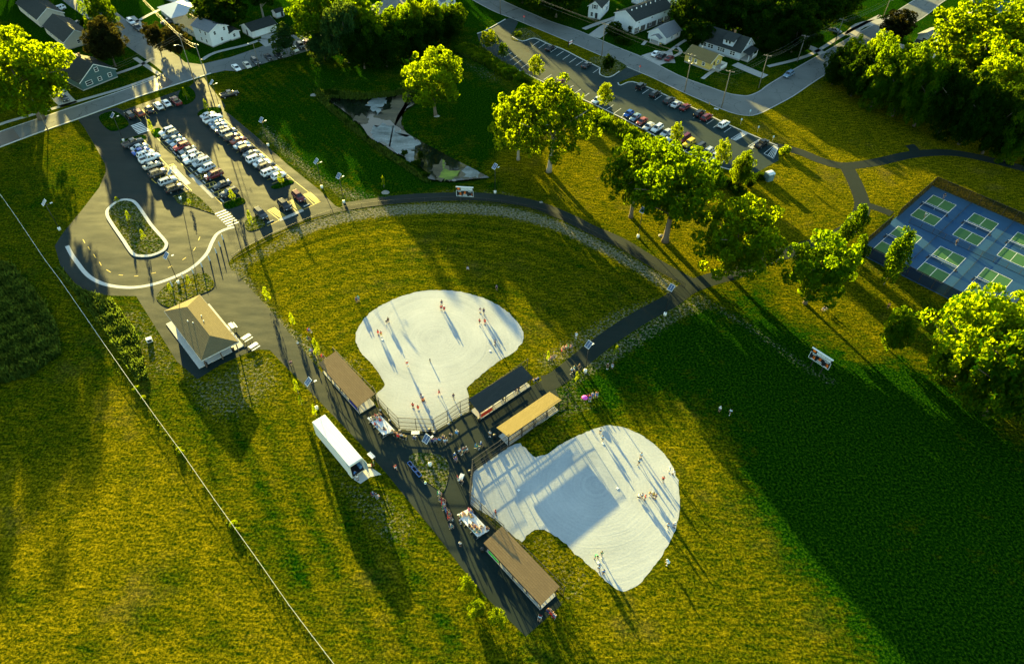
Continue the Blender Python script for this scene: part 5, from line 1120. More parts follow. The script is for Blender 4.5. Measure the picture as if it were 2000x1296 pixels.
for k, c, x, y, hd, l in (('sedan', 'white', *c6(1312, 880), (8, 8), 'white sedan first of the cars nosed to the street edge'), ('sedan', 'beige', *c6(1448, 845), (8, 8), 'cream sedan second of the cars nosed to the street edge'), ('suv', 'dark', *c6(1556, 800), (8, 8), 'dark green suv with pale roof by the street lamp'), ('sedan', 'black', *c6(1718, 745), (8, 8), 'black sedan left of the thin street tree'), ('suv', 'black', *c6(1840, 722), (8, 8), 'black suv under the thin street tree'), ('sedan', 'white', 576, 99, (8, 8), 'pale sedan right of the thin street tree'), ('suv', 'dark', 588, 93, (8, 8), 'dark grey suv in the street row'), ('sedan', 'maroon', 601, 88, (8, 8), 'maroon sedan in the street row'), ('sedan', 'white', 612, 83, (8, 8), 'white sedan last in the street row under the tall tree'), ('suv', 'white', 257, 46, (11, 9), 'white suv on the side street'), ('pickup', 'dark', 270, 58, (11, 9), 'dark pickup on the side street'), ('pickup', 'dark', 331, 46, (-12, 2), 'white and dark pickup on the driveway by the metal roof'), ('van', 'silver', 172, 81, (-12, 3), 'silver suv on the lawn beside the dark purple tree'), ('sedan', 'dark', 126, 194, (10, 9), 'dark car under the huge sunlit tree'), ('sedan', 'dark', 153, 49, (-10, 4), 'dark car next to the round bush'), ('sedan', 'white', 1280, 108, (12, -9), 'white sedan on the pad by the yellow house'), ('sedan', 'black', 1292, 113, (12, -9), 'black car between white and dark red cars on the pad'), ('sedan', 'maroon', 1307, 117, (12, -9), 'dark red sedan on the pad by the yellow house'), ('suv', 'bluegrey', 1539, 149, (-12, 8), 'blue-grey suv at the kerb of the cross street'), ('sedan', 'grey', 1630, 63, (14, 4), 'grey sedan on the driveway beside the utility pole'), ('van', 'white', 116, 21, (-12, 4), 'white van by the sunlit yard at the top left')): car(k, c, x, y, hd, l, GS)
for k in PROTO: discard(PROTO[k])
# ------------------------------------------------------------------ houses
def siding(name, c, lap=.16):
    if name in _MC: return _MC[name]
    m, t, out = newmat(name); tc = N(t, 'ShaderNodeTexCoord').outputs['Object']
    sx = N(t, 'ShaderNodeSeparateXYZ'); t.links.new(tc, sx.inputs[0]); fr = mth(t, 'FRACT', mth(t, 'DIVIDE', sx.outputs['Z'], lap))
    g = noise(t, .8, 4, .6, tc); col = mix(t, g, tuple(x * .88 for x in c), tuple(x * 1.08 for x in c))
    bsdf(t, out, col, .65, .3, 0, bump(t, fr, .4, .02)); _MC[name] = m; return m
S_white = siding('white_siding', (.70, .73, .76)); S_grey = siding('pale_grey_siding', (.50, .55, .62)); S_teal = siding('dark_teal_siding', (.045, .105, .115)); S_yellow = siding('yellow_siding', (.66, .46, .11)); S_cream = siding('cream_siding', (.50, .46, .38))
M_brickw = roofmat('grey_brick', (.13, .12, .11), (.18, .165, .15))
M_pane = pm('window_glass', (.02, .03, .035), .08, .6)
R_metal = pm('pale_metal_roof', (.42, .46, .50), .4, .5, .3, .05)
M_bin = pm('dark_bin', (.03, .035, .03), .5, .4); M_binlid = pm('yellow_lid', (.72, .48, .03), .5, .4)
def house(name, label, p0, p1, depth, eave, ridge='x', pitch=.55, wall=S_white, roof=R_dark, wins=(), base=.35, over=.4, hip=False, cat='house', door=None, chim=None):
    a, b = G(*p0), G(*p1); ax = (b - a).normalized(); L = (b - a).length; ay = Vector((-ax.y, ax.x, 0))
    if ay.y < 0 and abs(ay.y) > .2 or (abs(ay.y) <= .2 and False): ay = -ay
    c = (a + b) / 2 + ay * depth / 2; rz = math.atan2(ax.y, ax.x); fl = 1 if Vector((-math.sin(rz), math.cos(rz), 0)).dot(ay) > 0 else -1
    t = thing(name, label, cat, c, rz); h, d = L / 2, depth / 2 * fl
    wb = MB(); wb.box((0, 0, (base + eave) / 2), (L, depth, eave - base))
    rise = pitch * (depth / 2 if ridge == 'x' else L / 2)
    if not hip:
        if ridge == 'x':
            for s in (-1, 1): wb.add([(s * h, -d, eave), (s * h, d, eave), (s * h, 0, eave + rise), (s * (h - .1), -d, eave), (s * (h - .1), d, eave), (s * (h - .1), 0, eave + rise)], [(0, 1, 2), (3, 5, 4), (0, 2, 5, 3), (1, 4, 5, 2)])
        else:
            for s in (-1, 1): wb.add([(-h, s * d, eave), (h, s * d, eave), (0, s * d, eave + rise), (-h, s * (d - .1 * fl), eave), (h, s * (d - .1 * fl), eave), (0, s * (d - .1 * fl), eave + rise)], [(0, 1, 2), (3, 5, 4), (0, 2, 5, 3), (1, 4, 5, 2)])
    wb.build('wall', [wall], t)
    MB().box((0, 0, base / 2), (L - .06, depth - .06, base)).build('foundation', M_conc_d, t)
    rb = MB(); o = over; D = abs(d)
    if hip:
        i = min(h, D) * .95; ze = eave - pitch * o; zr = ze + pitch * (min(h, D) + o)
        X, Y = h + o, D + o; r = max(0, h - D)
        for q in ([(-X, -Y, ze), (X, -Y, ze), (r, 0, zr), (-r, 0, zr)], [(X, Y, ze), (-X, Y, ze), (-r, 0, zr), (r, 0, zr)], [(-X, Y, ze), (-X, -Y, ze), (-r, 0, zr)], [(X, -Y, ze), (X, Y, ze), (r, 0, zr)]): roof_face(rb, q, None, .1)
    elif ridge == 'x':
        ze = eave - pitch * o + .1; zr = eave + rise + .1
        roof_face(rb, [(-h - o, -D - o, ze), (h + o, -D - o, ze), (h + o, 0, zr), (-h - o, 0, zr)], None, .1); roof_face(rb, [(h + o, D + o, ze), (-h - o, D + o, ze), (-h - o, 0, zr), (h + o, 0, zr)], None, .1)
    else:
        ze = eave - pitch * o + .1; zr = eave + rise + .1
        roof_face(rb, [(-h - o, D + o, ze), (-h - o, -D - o, ze), (0, -D - o, zr), (0, D + o, zr)], None, .1); roof_face(rb, [(h + o, -D - o, ze), (h + o, D + o, ze), (0, D + o, zr), (0, -D - o, zr)], None, .1)
    r = rb.build('roof', [roof], t); planar_uv(r)
    tb = MB()
    if not hip:
        if ridge == 'x':
            for s in (-1, 1):
                for q in (-1, 1): tb.bar((s * (h + o), q * (D + o), ze - .12), (s * (h + o), 0, zr - .12), .05, .2)
        else:
            for s in (-1, 1):
                for q in (-1, 1): tb.bar((q * (h + o), s * (D + o), ze - .12), (0, s * (D + o), zr - .12), .05, .2)
        tb.build('eave_trim', M_white, r)
    for w in wins:
        side, u, z, ww, wh = w[:5]; kind = w[5] if len(w) > 5 else 'window'
        if side == 'f': P, R9 = Vector((u * h, -d, z)), 0
        elif side == 'r': P, R9 = Vector((h, u * d, z)), 90
        else: P, R9 = Vector((-h, u * d, z)), 90
        dirn = Vector((0, -fl, 0)) if side == 'f' else Vector((1 if side == 'r' else -1, 0, 0))
        Mx = Matrix.Translation(P + dirn * .02) @ Matrix.Rotation(R_(R9), 4, 'Z')
        if kind == 'window':
            f = MB(); f.box((0, 0, wh / 2), (ww + .24, .07, .12), Mx); f.box((0, 0, -wh / 2), (ww + .24, .09, .12), Mx)
            for s in (-1, 1): f.box((s * (ww / 2 + .06), 0, 0), (.12, .07, wh - .12), Mx)
            f.box((0, 0, 0), (ww, .05, .07), Mx); W_ = f.build('window', M_white, t)
            Mp = Matrix.Translation(P + dirn * .006) @ Matrix.Rotation(R_(R9), 4, 'Z')
            MB().box((0, 0, 0), (ww, .03, wh), Mp).build('pane', M_pane, W_)
        else:
            MB().box((0, 0, 0), (ww, .08, wh), Mx).build(kind, {'door': M_white, 'garage_door': pm('garage_door_white', (.72, .78, .82), .5, .4), 'dark_door': M_dark, 'shutter': M_dark}[kind], t)
    if chim: MB().box((chim[0] * h, chim[1] * D, eave + rise + .2), (.6, .6, 1.3)).build('chimney', pm('brick_chimney', (.30, .16, .09), .9, .1), r)
    return t, L, depth, fl
house('house', 'dark teal gabled house at the street corner under the huge sunlit tree', (163, 178), (231, 151), 13, 2.9, 'y', .62, S_teal, R_dark, (('f', -.55, 1.7, 1.9, 1.3), ('f', .05, 1.7, 1.0, 1.2), ('f', .62, 1.7, 1.0, 1.2), ('f', .06, 4.7, 1.0, 1.3), ('r', -.5, 1.6, 1.0, 1.2), ('r', .2, 1.6, 1.0, 1.2)), chim=(.1, .3))
house('house', 'dark-roofed house behind the teal corner house, ridge catching the sun', (92, 66), (132, 98), 9, 2.9, 'x', .6, S_cream, R_dark, (('f', -.4, 1.7, 1, 1.2), ('f', .4, 1.7, 1, 1.2), ('r', 0, 1.7, 1, 1.2)))
house('house', 'dark-roofed house farthest up the left row, at the picture top', (40, 22), (80, 54), 9, 3.0, 'x', .6, S_cream, R_dark, (('f', 0, 1.7, 1, 1.2), ('r', 0, 1.7, 1, 1.2)))
house('house', 'white two-storey house with windows on its tall gable wall', (416.6, 93), (451, 79), 9.5, 5.3, 'y', .42, S_white, R_grey, (('f', -.45, 4.3, .8, 1.25), ('f', .62, 4.6, .8, 1.25), ('f', .12, 1.6, .8, 1.25), ('l', -.5, 4.2, .8, 1.2), ('l', .1, 4.2, .8, 1.2), ('l', -.4, 1.5, .8, 1.2), ('l', .2, 1.5, .8, 1.2)))
house('house_annex', 'low annex with dark roof on the white two-storey house', (453, 80), (470, 74), 5, 2.7, 'y', .3, S_white, R_dark, (('f', -.2, 1.6, .8, 1.2),))
house('house', 'tan-roofed low house between the metal roof and the white two-storey house', (352, 58), (386, 76), 9, 2.7, 'x', .35, S_cream, R_tan, (('f', -.5, 1.6, 1, 1.1), ('f', 0, 1.6, 1, 1.1), ('f', .5, 1.6, 1, 1.1)))
house('house', 'house with a pale ribbed metal hip roof', (316, 28), (341, 48), 10, 2.8, 'x', .42, S_cream, R_metal, (('f', -.5, 1.6, 1, 1.1), ('f', .1, 1.6, 1, 1.1)), hip=True, over=.7)
house('garage', 'white garage with one wide door and dark green roof', (495, 76), (541.5, 60.5), 7, 2.7, 'x', .45, S_white, R_dark, (('f', -.25, 1.35, 4.9, 2.1, 'garage_door'), ('l', 0, 1.2, .9, 1.9, 'dark_door')), cat='garage')
house('shed', 'small white garden shed behind the garage', (541, 37), (556, 32), 2.6, 2.1, 'x', .6, S_white, R_dark, (('f', .5, 1.05, .9, 1.7, 'dark_door'),), cat='shed', over=.2)
house('house', 'white house above the tree belt, cut by the picture top', (862, 19), (890, 9), 8, 3.0, 'x', .5, S_white, R_grey, (('f', .5, 1.7, 1.6, 1.3), ('r', .0, 1.7, 1, 1.2)))
house('house', 'narrow white two-storey house with a small door hood', (1148, 35), (1171.5, 39.5), 10, 4.6, 'y', .75, S_white, R_dark, (('f', 0, 4.4, .9, 1.4), ('f', -.35, 4.4, .35, 1.5, 'shutter'), ('f', .35, 4.4, .35, 1.5, 'shutter'), ('f', -.4, 1.6, .9, 1.5), ('f', .35, 1.3, .95, 2.0, 'dark_door'), ('r', -.6, 3.6, .9, .8), ('r', .4, 3.9, .8, 1.2), ('r', .5, 1.8, 1.6, 1.2)))
TH = house('townhouse', 'long white townhouse block with brick lower storey and roof vents', (1238, 68), (1308.5, 40), 10, 4.9, 'x', .45, S_white, R_dark, tuple(('f', u, 1.25, .95, 2.0, 'door') for u in (-.72, -.38, .22, .60)) + tuple(('f', u, 1.6, 1.0, 1.1) for u in (-.88, -.15, .42, .78)) + tuple(('f', u, 3.9, .9, .6) for u in (-.8, -.1, .6)))
t_, L_, D_, f_ = TH
MB().box((0, -f_ * (D_ / 2 + .015), 1.3), (L_ - .1, .06, 1.9)).build('brick_facing', M_brickw, t_)
for k in range(7): MB().tube([(-L_ / 2 + 2 + 2.6 * k, -f_ * .9, 6.6), (-L_ / 2 + 2 + 2.6 * k, -f_ * .9, 7.3)], .2, 8).build('roof_vent', M_white, t_)
t_, L_, D_, f_ = house('cottage', 'small white cottage with grey roof and gabled porch', (1299, 88), (1327.4, 72.5), 7.5, 2.6, 'x', .6, S_white, R_grey, (('f', -.2, 1.6, .7, 1.0), ('f', .55, 1.6, .7, 1.0), ('l', .1, 1.7, .9, 1.2)))
pb = MB(); x0 = -L_ / 2 - .4; x1 = x0 - 2.0
roof_face(pb, [(x0, -f_ * 2.6, 2.3), (x1, -f_ * 2.6, 2.3), (x1, -f_ * .6, 3.3), (x0, -f_ * .6, 3.3)], None, .08); roof_face(pb, [(x1, f_ * 1.4, 2.3), (x0, f_ * 1.4, 2.3), (x0, -f_ * .6, 3.3), (x1, -f_ * .6, 3.3)], None, .08)
r_ = pb.build('porch_roof', [R_grey], t_); planar_uv(r_)
MB().add([(x1 + .05, -f_ * 2.4, 2.3), (x1 + .05, f_ * 1.2, 2.3), (x1 + .05, -f_ * .6, 3.2), (x1 + .15, -f_ * 2.4, 2.3), (x1 + .15, f_ * 1.2, 2.3), (x1 + .15, -f_ * .6, 3.2)], [(0, 1, 2), (5, 4, 3)]).build('porch_gable', S_white, t_)
MB().box(((x0 + x1) / 2, -f_ * .6, .2), (2.0, 3.9, .4)).build('porch_floor', M_conc_d, t_)
for q in (-f_ * 2.4, f_ * 1.2): MB().bar((x1 + .1, q, .4), (x1 + .1, q, 2.25), .14).build('porch_post', M_white, t_)
t_, L_, D_, f_ = house('house', 'yellow bungalow with olive-brown roof and white porch rail', (1336, 121), (1384, 139.5), 7.5, 2.9, 'x', .5, S_yellow, R_olive, (('f', -.55, 1.75, .9, 1.1), ('f', -.12, 1.75, .7, 1.1), ('f', .5, 1.75, .9, 1.1), ('r', -.3, 1.5, .9, 2.0, 'dark_door'), ('r', .35, 1.7, .9, 1.1)), base=.5)
MB().box((L_ / 2 + 1.3, f_ * .6, .25), (2.6, 5.0, .5)).build('porch_floor', M_conc_d, t_)
MB().box((L_ / 2 + 2.57, f_ * 1.1, 1.05), (.08, 4.0, 1.0)).build('porch_rail', M_white, t_); MB().box((L_ / 2 + 1.4, f_ * 3.06, 1.05), (2.3, .08, 1.0)).build('porch_rail', M_white, t_); MB().box((L_ / 2 + .6, -f_ * 1.86, 1.05), (1.1, .08, 1.0)).build('porch_rail', M_white, t_)
MB().tube([(-L_ / 6, f_ * .6, 4.2), (-L_ / 6, f_ * .6, 5.2)], .12, 8).build('vent_pipe', M_white, t_)
t_, L_, D_, f_ = house('house', 'large pale grey house with dark roof, dormer and corner porch', (1364, 93), (1443, 119), 9.5, 3.0, 'x', .72, S_grey, R_dark, tuple(('f', u, 1.8, .95, 1.35) for u in (-.86, -.72, -.5, -.38, -.02, .08, .18, .58, .68)) + (('r', -.3, 4.4, .9, 1.2), ('r', .2, 4.4, .9, 1.2)), base=.5, chim=(.25, .1))
MB().box((.15 * L_, -f_ * D_ * .27, 4.6), (3.8, D_ * .36, 1.9)).build('dormer', S_grey, t_)
db = MB(); roof_face(db, [(.15 * L_ - 2.3, -f_ * D_ * .50, 5.45), (.15 * L_ + 2.3, -f_ * D_ * .50, 5.45), (.15 * L_ + 2.3, 0, 6.6), (.15 * L_ - 2.3, 0, 6.6)], None, .1); r_ = db.build('dormer_roof', [R_dark], t_); planar_uv(r_)
for k in (-.6, .6):
    w_ = MB().box((.15 * L_ + k, -f_ * (D_ * .45 + .02), 4.75), (1.0, .06, 1.1)).build('window', M_white, t_); MB().box((.15 * L_ + k, -f_ * (D_ * .45 + .05), 4.75), (.75, .04, .85)).build('pane', M_pane, w_)
pb = MB(); roof_face(pb, [(L_ / 2 + .3, -f_ * D_ * .42, 3.0), (L_ / 2 + 3.0, -f_ * D_ * .42, 2.5), (L_ / 2 + 3.0, f_ * D_ * .3, 2.5), (L_ / 2 + .3, f_ * D_ * .3, 3.0)], None, .1); r_ = pb.build('porch_roof', [R_dark], t_); planar_uv(r_)
MB().box((L_ / 2 + 1.5, -f_ * .5, .25), (2.8, D_ * .7, .5)).build('porch_floor', M_conc_d, t_)
for q in (-.4, -.05, .28): MB().bar((L_ / 2 + 2.8, f_ * D_ * q, .5), (L_ / 2 + 2.8, f_ * D_ * q, 2.4), .16).build('porch_post', M_white, t_)
MB().box((L_ / 2 + 2.8, f_ * D_ * .12, 1.0), (.06, D_ * .3, .6)).build('porch_rail', M_white, t_)
house('house', 'white house with dark roof half hidden in the trees at the top right', (1772, 113), (1812, 125), 8, 3.0, 'x', .55, S_white, R_dark, (('f', -.4, 1.7, 1, 1.1), ('f', .3, 1.7, 1, 1.1)))
house('house', 'small pale house with white gable behind the hidden dark roof', (1788, 82), (1815, 92), 8, 3.0, 'y', .5, S_white, R_grey, (('f', 0, 1.7, 1.4, 1.1),))
house('house', 'long house with teal roof at the top right corner', (1895, 32), (1985, 40), 9, 3.0, 'x', .45, S_white, pm('teal_roof', (.03, .10, .10), .7, .2), (('f', -.4, 1.7, 1, 1.1), ('f', .3, 1.7, 1, 1.1)))
house('house', 'brown-roofed house at the right picture edge', (1975, 62), (2040, 72), 8, 3.0, 'x', .45, S_white, R_olive, (('f', -.4, 1.7, 1, 1.1),))
house('garage', 'white garage behind the townhouse at the picture top', (1233, 6), (1254, 13), 6, 2.7, 'y', .5, S_white, R_dark, (('r', 0, 1.3, .9, 1.9, 'dark_door'),), cat='garage')
house('garage', 'long white row garage behind the townhouse end', (1299, 4), (1330, 17), 7, 2.7, 'x', .4, S_white, R_dark, (('f', -.5, 1.2, 2.4, 2.0, 'garage_door'), ('f', .3, 1.2, 2.4, 2.0, 'garage_door')), cat='garage')
house('house', 'white house at the picture top left beyond the metal roof', (318, -2), (345, 8), 8, 3.0, 'x', .45, S_white, R_grey, (('f', 0, 1.7, 1, 1.1),))
# wheelie bins, hedge bushes and garden things
def wbin(label, x, y):
    t = thing('wheelie_bin', label, 'bin', G(x, y), rnd.random() * 3, 'wheelie bins with yellow lids')
    MB().lathe([(.27, 0), (.34, 1.0)], 4).build('bin_body', M_bin, t); MB().lathe([(.42, 1.0), (.40, 1.08), (.1, 1.14)], 4).build('lid', M_binlid, t)
for lb, x, y in (('yellow-lidded bin behind the narrow white two-storey house', 1205, 24), ('yellow-lidded bin at the near end of the townhouse', 1249, 64), ('yellow-lidded bin halfway along the townhouse', 1294, 47), ('yellow-lidded bin by the cottage porch', 1289, 91)): wbin(lb, x, y)
def shrub(name, label, x, y, w, h, leaf, group=None, var=None, cat='shrub', z=0):
    return tree(name, label, x, y, 0, w, 'shrub', leaf, 0, group, rnd.randrange(3) if var is None else var, H=h, cat=cat, z=z)
shrub('round_bush', 'large clipped round bush beside the townhouse driveway', 1198, 66, 34, 4.5, L_dark)
shrub('round_bush', 'spreading bush below the clipped round bush on the townhouse lawn', 1216, 84, 34, 2.4, L_dark)
shrub('round_bush', 'narrow bush against the townhouse gable', 1232, 64, 14, 3, L_dark)
shrub('round_bush', 'round dark bush next to the parked dark car at the top left', 170, 54, 22, 4, L_dark)
shrub('round_bush', 'upright dark bush behind the white house at the tree belt', 782, 26, 14, 4, L_dark)
shrub('round_bush', 'yellow-green bush on the entrance island of the far car park', 1012, 70, 18, 1.6, L_green)
# ---- utility poles and their wires
def upole(label, bx, by, ty, lamp=None, cross=True, H=None):
    h = H or HT(bx, by, ty); p = G(bx, by); t = thing('utility_pole', label, 'utility pole', p, 0, 'wooden utility poles')
    MB().tube([(0, 0, 0), (0, 0, h)], [.17, .11], 8).build('pole', M_wood, t)
    if cross:
        for k, z in enumerate((h - .35,)): MB().bar((-1.1, .5, z), (1.1, -.5, z), .12).build('cross_arm', M_wood, t)
        for s in (-.9, -.3, .6, .95): MB().lathe([(.05, 0), (.06, .2)], 6, (s * 1.1, -s * .5, h - .3)).build('insulator', M_galv, t)
    if lamp:
        q = Vector(lamp); MB().tube([(0, 0, h * .74), (q.x * .6, q.y * .6, h * .80), (q.x, q.y, h * .80)], .05, 6).build('lamp_arm', M_galv, t); MB().box((q.x * 1.1, q.y * 1.1, h * .80), (.5, .3, .14)).build('lamp_head', M_white, t)
    return p + Vector((0, 0, h - .1))
U = {}
U['a'] = upole('leaning-looking wooden pole on the street edge below the huge tree', 94, 255, 190, None, False)
U['b'] = upole('tall wooden pole with lamp arm at the side street corner', 381, 163, 65, (-1.6, -1.2, 0))
U['c'] = upole('wooden pole on the grass right of the side street corner', 413, 186, 85)
U['e'] = upole('wooden pole with street lamp arm and round transformer at the yellow house', 1337, 180, 106, (1.4, -.8, 0))
U['f'] = upole('wooden pole at the outer side of the street bend', 1409, 211, 138)
U['g'] = upole('wooden pole on the corner lawn of the grey house', 1481.5, 172, 107)
U['h'] = upole('wooden pole by the townhouse driveway', 1175, 110, 46)
U['i'] = upole('wooden pole on the verge by the cross street', 1557, 121, 69)
U['j'] = upole('wooden pole at the driveway of the cross street', 1629, 89, 37)
U['k'] = upole('wooden pole at the top right street verge', 1725, 34, -2)
U['l'] = upole('bare wooden pole beside the top street near the lawn', 977, 27, -30, None, False)
o = MB().lathe([(.25, -.45), (.27, .45)], 10).build('transformer', M_galv); o.location = G(1337, 180) + Vector((-.45, 0, HT(1337, 180, 106) * .8)); tag(o, 'grey pole-mounted transformer by the yellow house', 'transformer')
M_wire = pm('power_cable', (.10, .10, .09), .5, .3)
def wire(label, pts, sag=.8, off=(0, 0, 0), r=.02):
    P = []
    for a, b in zip(pts[:-1], pts[1:]):
        for k in range(8):
            t = k / 8; q = a.lerp(b, t); P.append(q + Vector(off) - Vector((0, 0, sag * 4 * t * (1 - t))))
    P.append(pts[-1] + Vector(off)); tag(MB().tube(P, r, 4).build('power_cable', M_wire), label, 'cable', 'power cables')
wa, wb_ = G(1040, 40) + Vector((0, 0, 8.5)), G(860, -40) + Vector((0, 0, 8.5))
for k, off in enumerate(((-1, .45, -.2), (.3, -.1, -.2), (1, -.45, -.2), (0, 0, -1.4))):
    wire('cable strand along the street past the townhouse and the yellow house', [wb_, U['h'], U['e'], U['f']], .7, off); wire('cable strand over the grey house lawn along the cross street', [U['f'], U['g'], U['i'], U['j'], U['k']], .8, off)
for k, off in enumerate(((0, 0, 0), (.3, -.2, -.5), (0, 0, -1.3))):
    wire('cable strand across the side street corner', [G(262, 5) + Vector((0, 0, 8)), U['b'], U['c']], .6, off); wire('cable strand along the left street', [U['a'], U['b']], .9, off)
def slamp(label, bx, by, ty):
    h = HT(bx, by, ty); t = thing('street_lamp', label, 'street lamp', G(bx, by)); MB().tube([(0, 0, 0), (0, 0, h - .4), (-.5, -.2, h), (-1.2, -.5, h)], [.11, .08, .06, .05], 8).build('pole', M_wood, t); MB().box((-1.4, -.6, h), (.5, .25, .12)).build('lamp_head', M_white, t)
slamp('street lamp over the cars nosed to the street edge', 506, 131, 84)
# ---- signs
def sign(name, label, x, y, h, w, hh, col, txt=None, cat='sign', yaw=0, group=None):
    t = thing(name, label, cat, G(x, y), yaw, group); MB().bar((0, 0, 0), (0, 0, h), .06).build('post', M_galv, t); MB().box((0, -.05, h - hh / 2), (w, .03, hh)).build('sign_plate', pm('plate_%d' % (col[0] * 1000 + col[2] * 100), col, .5, .3), t); return t
for lb, x, y in (('red stop sign at the far car park entrance near the white house', 1248, 143), ('red stop sign at the top entrance of the far car park', 1023, 45)):
    t = sign('stop_sign', lb, x, y, 2.4, .2, .2, (.6, .02, .02), group='stop signs'); z = 2.35
    MB().add([(.38 * math.cos(R_(22.5 + 45 * k)), -.075, z + .38 * math.sin(R_(22.5 + 45 * k))) for k in range(8)] + [(.38 * math.cos(R_(22.5 + 45 * k)), -.045, z + .38 * math.sin(R_(22.5 + 45 * k))) for k in range(8)], [tuple(range(8)), tuple(range(15, 7, -1))]).build('octagon', pm('stop_red', (.62, .02, .02), .5, .3), t)
    f = bpy.data.curves.new('stop_text', 'FONT'); f.body = 'STOP'; f.size = .26; f.align_x = 'CENTER'; f.align_y = 'CENTER'; fo = bpy.data.objects.new('stop_text', f); me = fo.to_mesh(); me2 = me.copy(); fo.to_mesh_clear(); bpy.data.objects.remove(fo)
    q = link('lettering', me2, M_white, t); q.rotation_euler = (R_(90), 0, 0); q.location = (0, -.08, z)
for lb, x, y in (('blue-white sign before the wheelchair bays, leftmost of three', 1446, 243), ('blue-white sign above the first hatched wheelchair bay', 1479, 258), ('blue-white sign by the black pickup', 1508, 277), ('white sign in the outer street bend', 1463, 226)):
    sign('parking_sign', lb, x, y, 2.0, .4, .6, (.45, .62, .75), group='white signs by the far car park')
t = thing('entrance_sign', 'red and white sign between two dark posts on the verge', 'sign', G(1114, 90), math.atan2(G(1121, 88).y - G(1111, 93).y, G(1121, 88).x - G(1111, 93).x))
for s in (-1, 1): MB().bar((s * 1.1, 0, 0), (s * 1.1, 0, 2.2), .2).build('post', M_dark, t)
MB().box((0, 0, 1.3), (2.0, .08, 1.2)).build('sign_plate', M_white, t); MB().box((0, -.05, 1.38), (2.0, .03, .45)).build('red_band', pm('sign_red', (.55, .05, .07), .5, .3), t)
lt = MB(); rg = random.Random(8)
for i in range(9): lt.box((-.8 + i * .2, -.07, 1.38), (.05, .01, .24)); lt.box((-.73 + i * .2, -.07, 1.38 + rg.choice((-.1, 0, .1))), (.1, .01, .05))
lt.build('lettering', M_white, t)
# fire hydrant, utility cabinet, portable toilet, boulder, bins
o = MB().lathe([(.16, 0), (.13, .1), (.13, .6), (.17, .62), (.1, .8), (.03, .86)], 10).build('fire_hydrant', pm('hydrant_yellow', (.65, .42, .02), .5, .4)); o.location = G(1385, 205); tag(o, 'yellow fire hydrant on the verge inside the street bend', 'hydrant')
o = MB().box((0, 0, .05), (1.4, .7, .1)).build('utility_cover', M_conc); o.location = G(1399, 213); o.rotation_euler = (0, 0, -.5); tag(o, 'white rectangular utility cover on the verge', 'cover')
t = thing('portable_toilet', 'grey portable toilet with pale domed roof at the far car park end', 'portable toilet', G(1500, 351), .45)
MB().box((0, 0, 1.05), (1.9, 1.9, 2.1)).build('cabin', pm('toilet_grey', (.10, .17, .19), .5, .3), t); MB().box((0, -.96, 1.0), (.9, .05, 1.8)).build('door', pm('toilet_door', (.13, .21, .23), .5, .3), t)
mb = MB(); K_ = 8; mb.add([(sx * 1.0, math.cos(math.pi * k / K_) * 1.0, 2.1 + .42 * math.sin(math.pi * k / K_)) for sx in (-1, 1) for k in range(K_ + 1)], [(k, k + 1, K_ + 2 + k, K_ + 1 + k) for k in range(K_)] + [tuple(range(K_, -1, -1)), tuple(range(K_ + 1, 2 * K_ + 2))]); mb.build('roof', pm('toilet_roof', (.62, .68, .72), .4, .4), t)
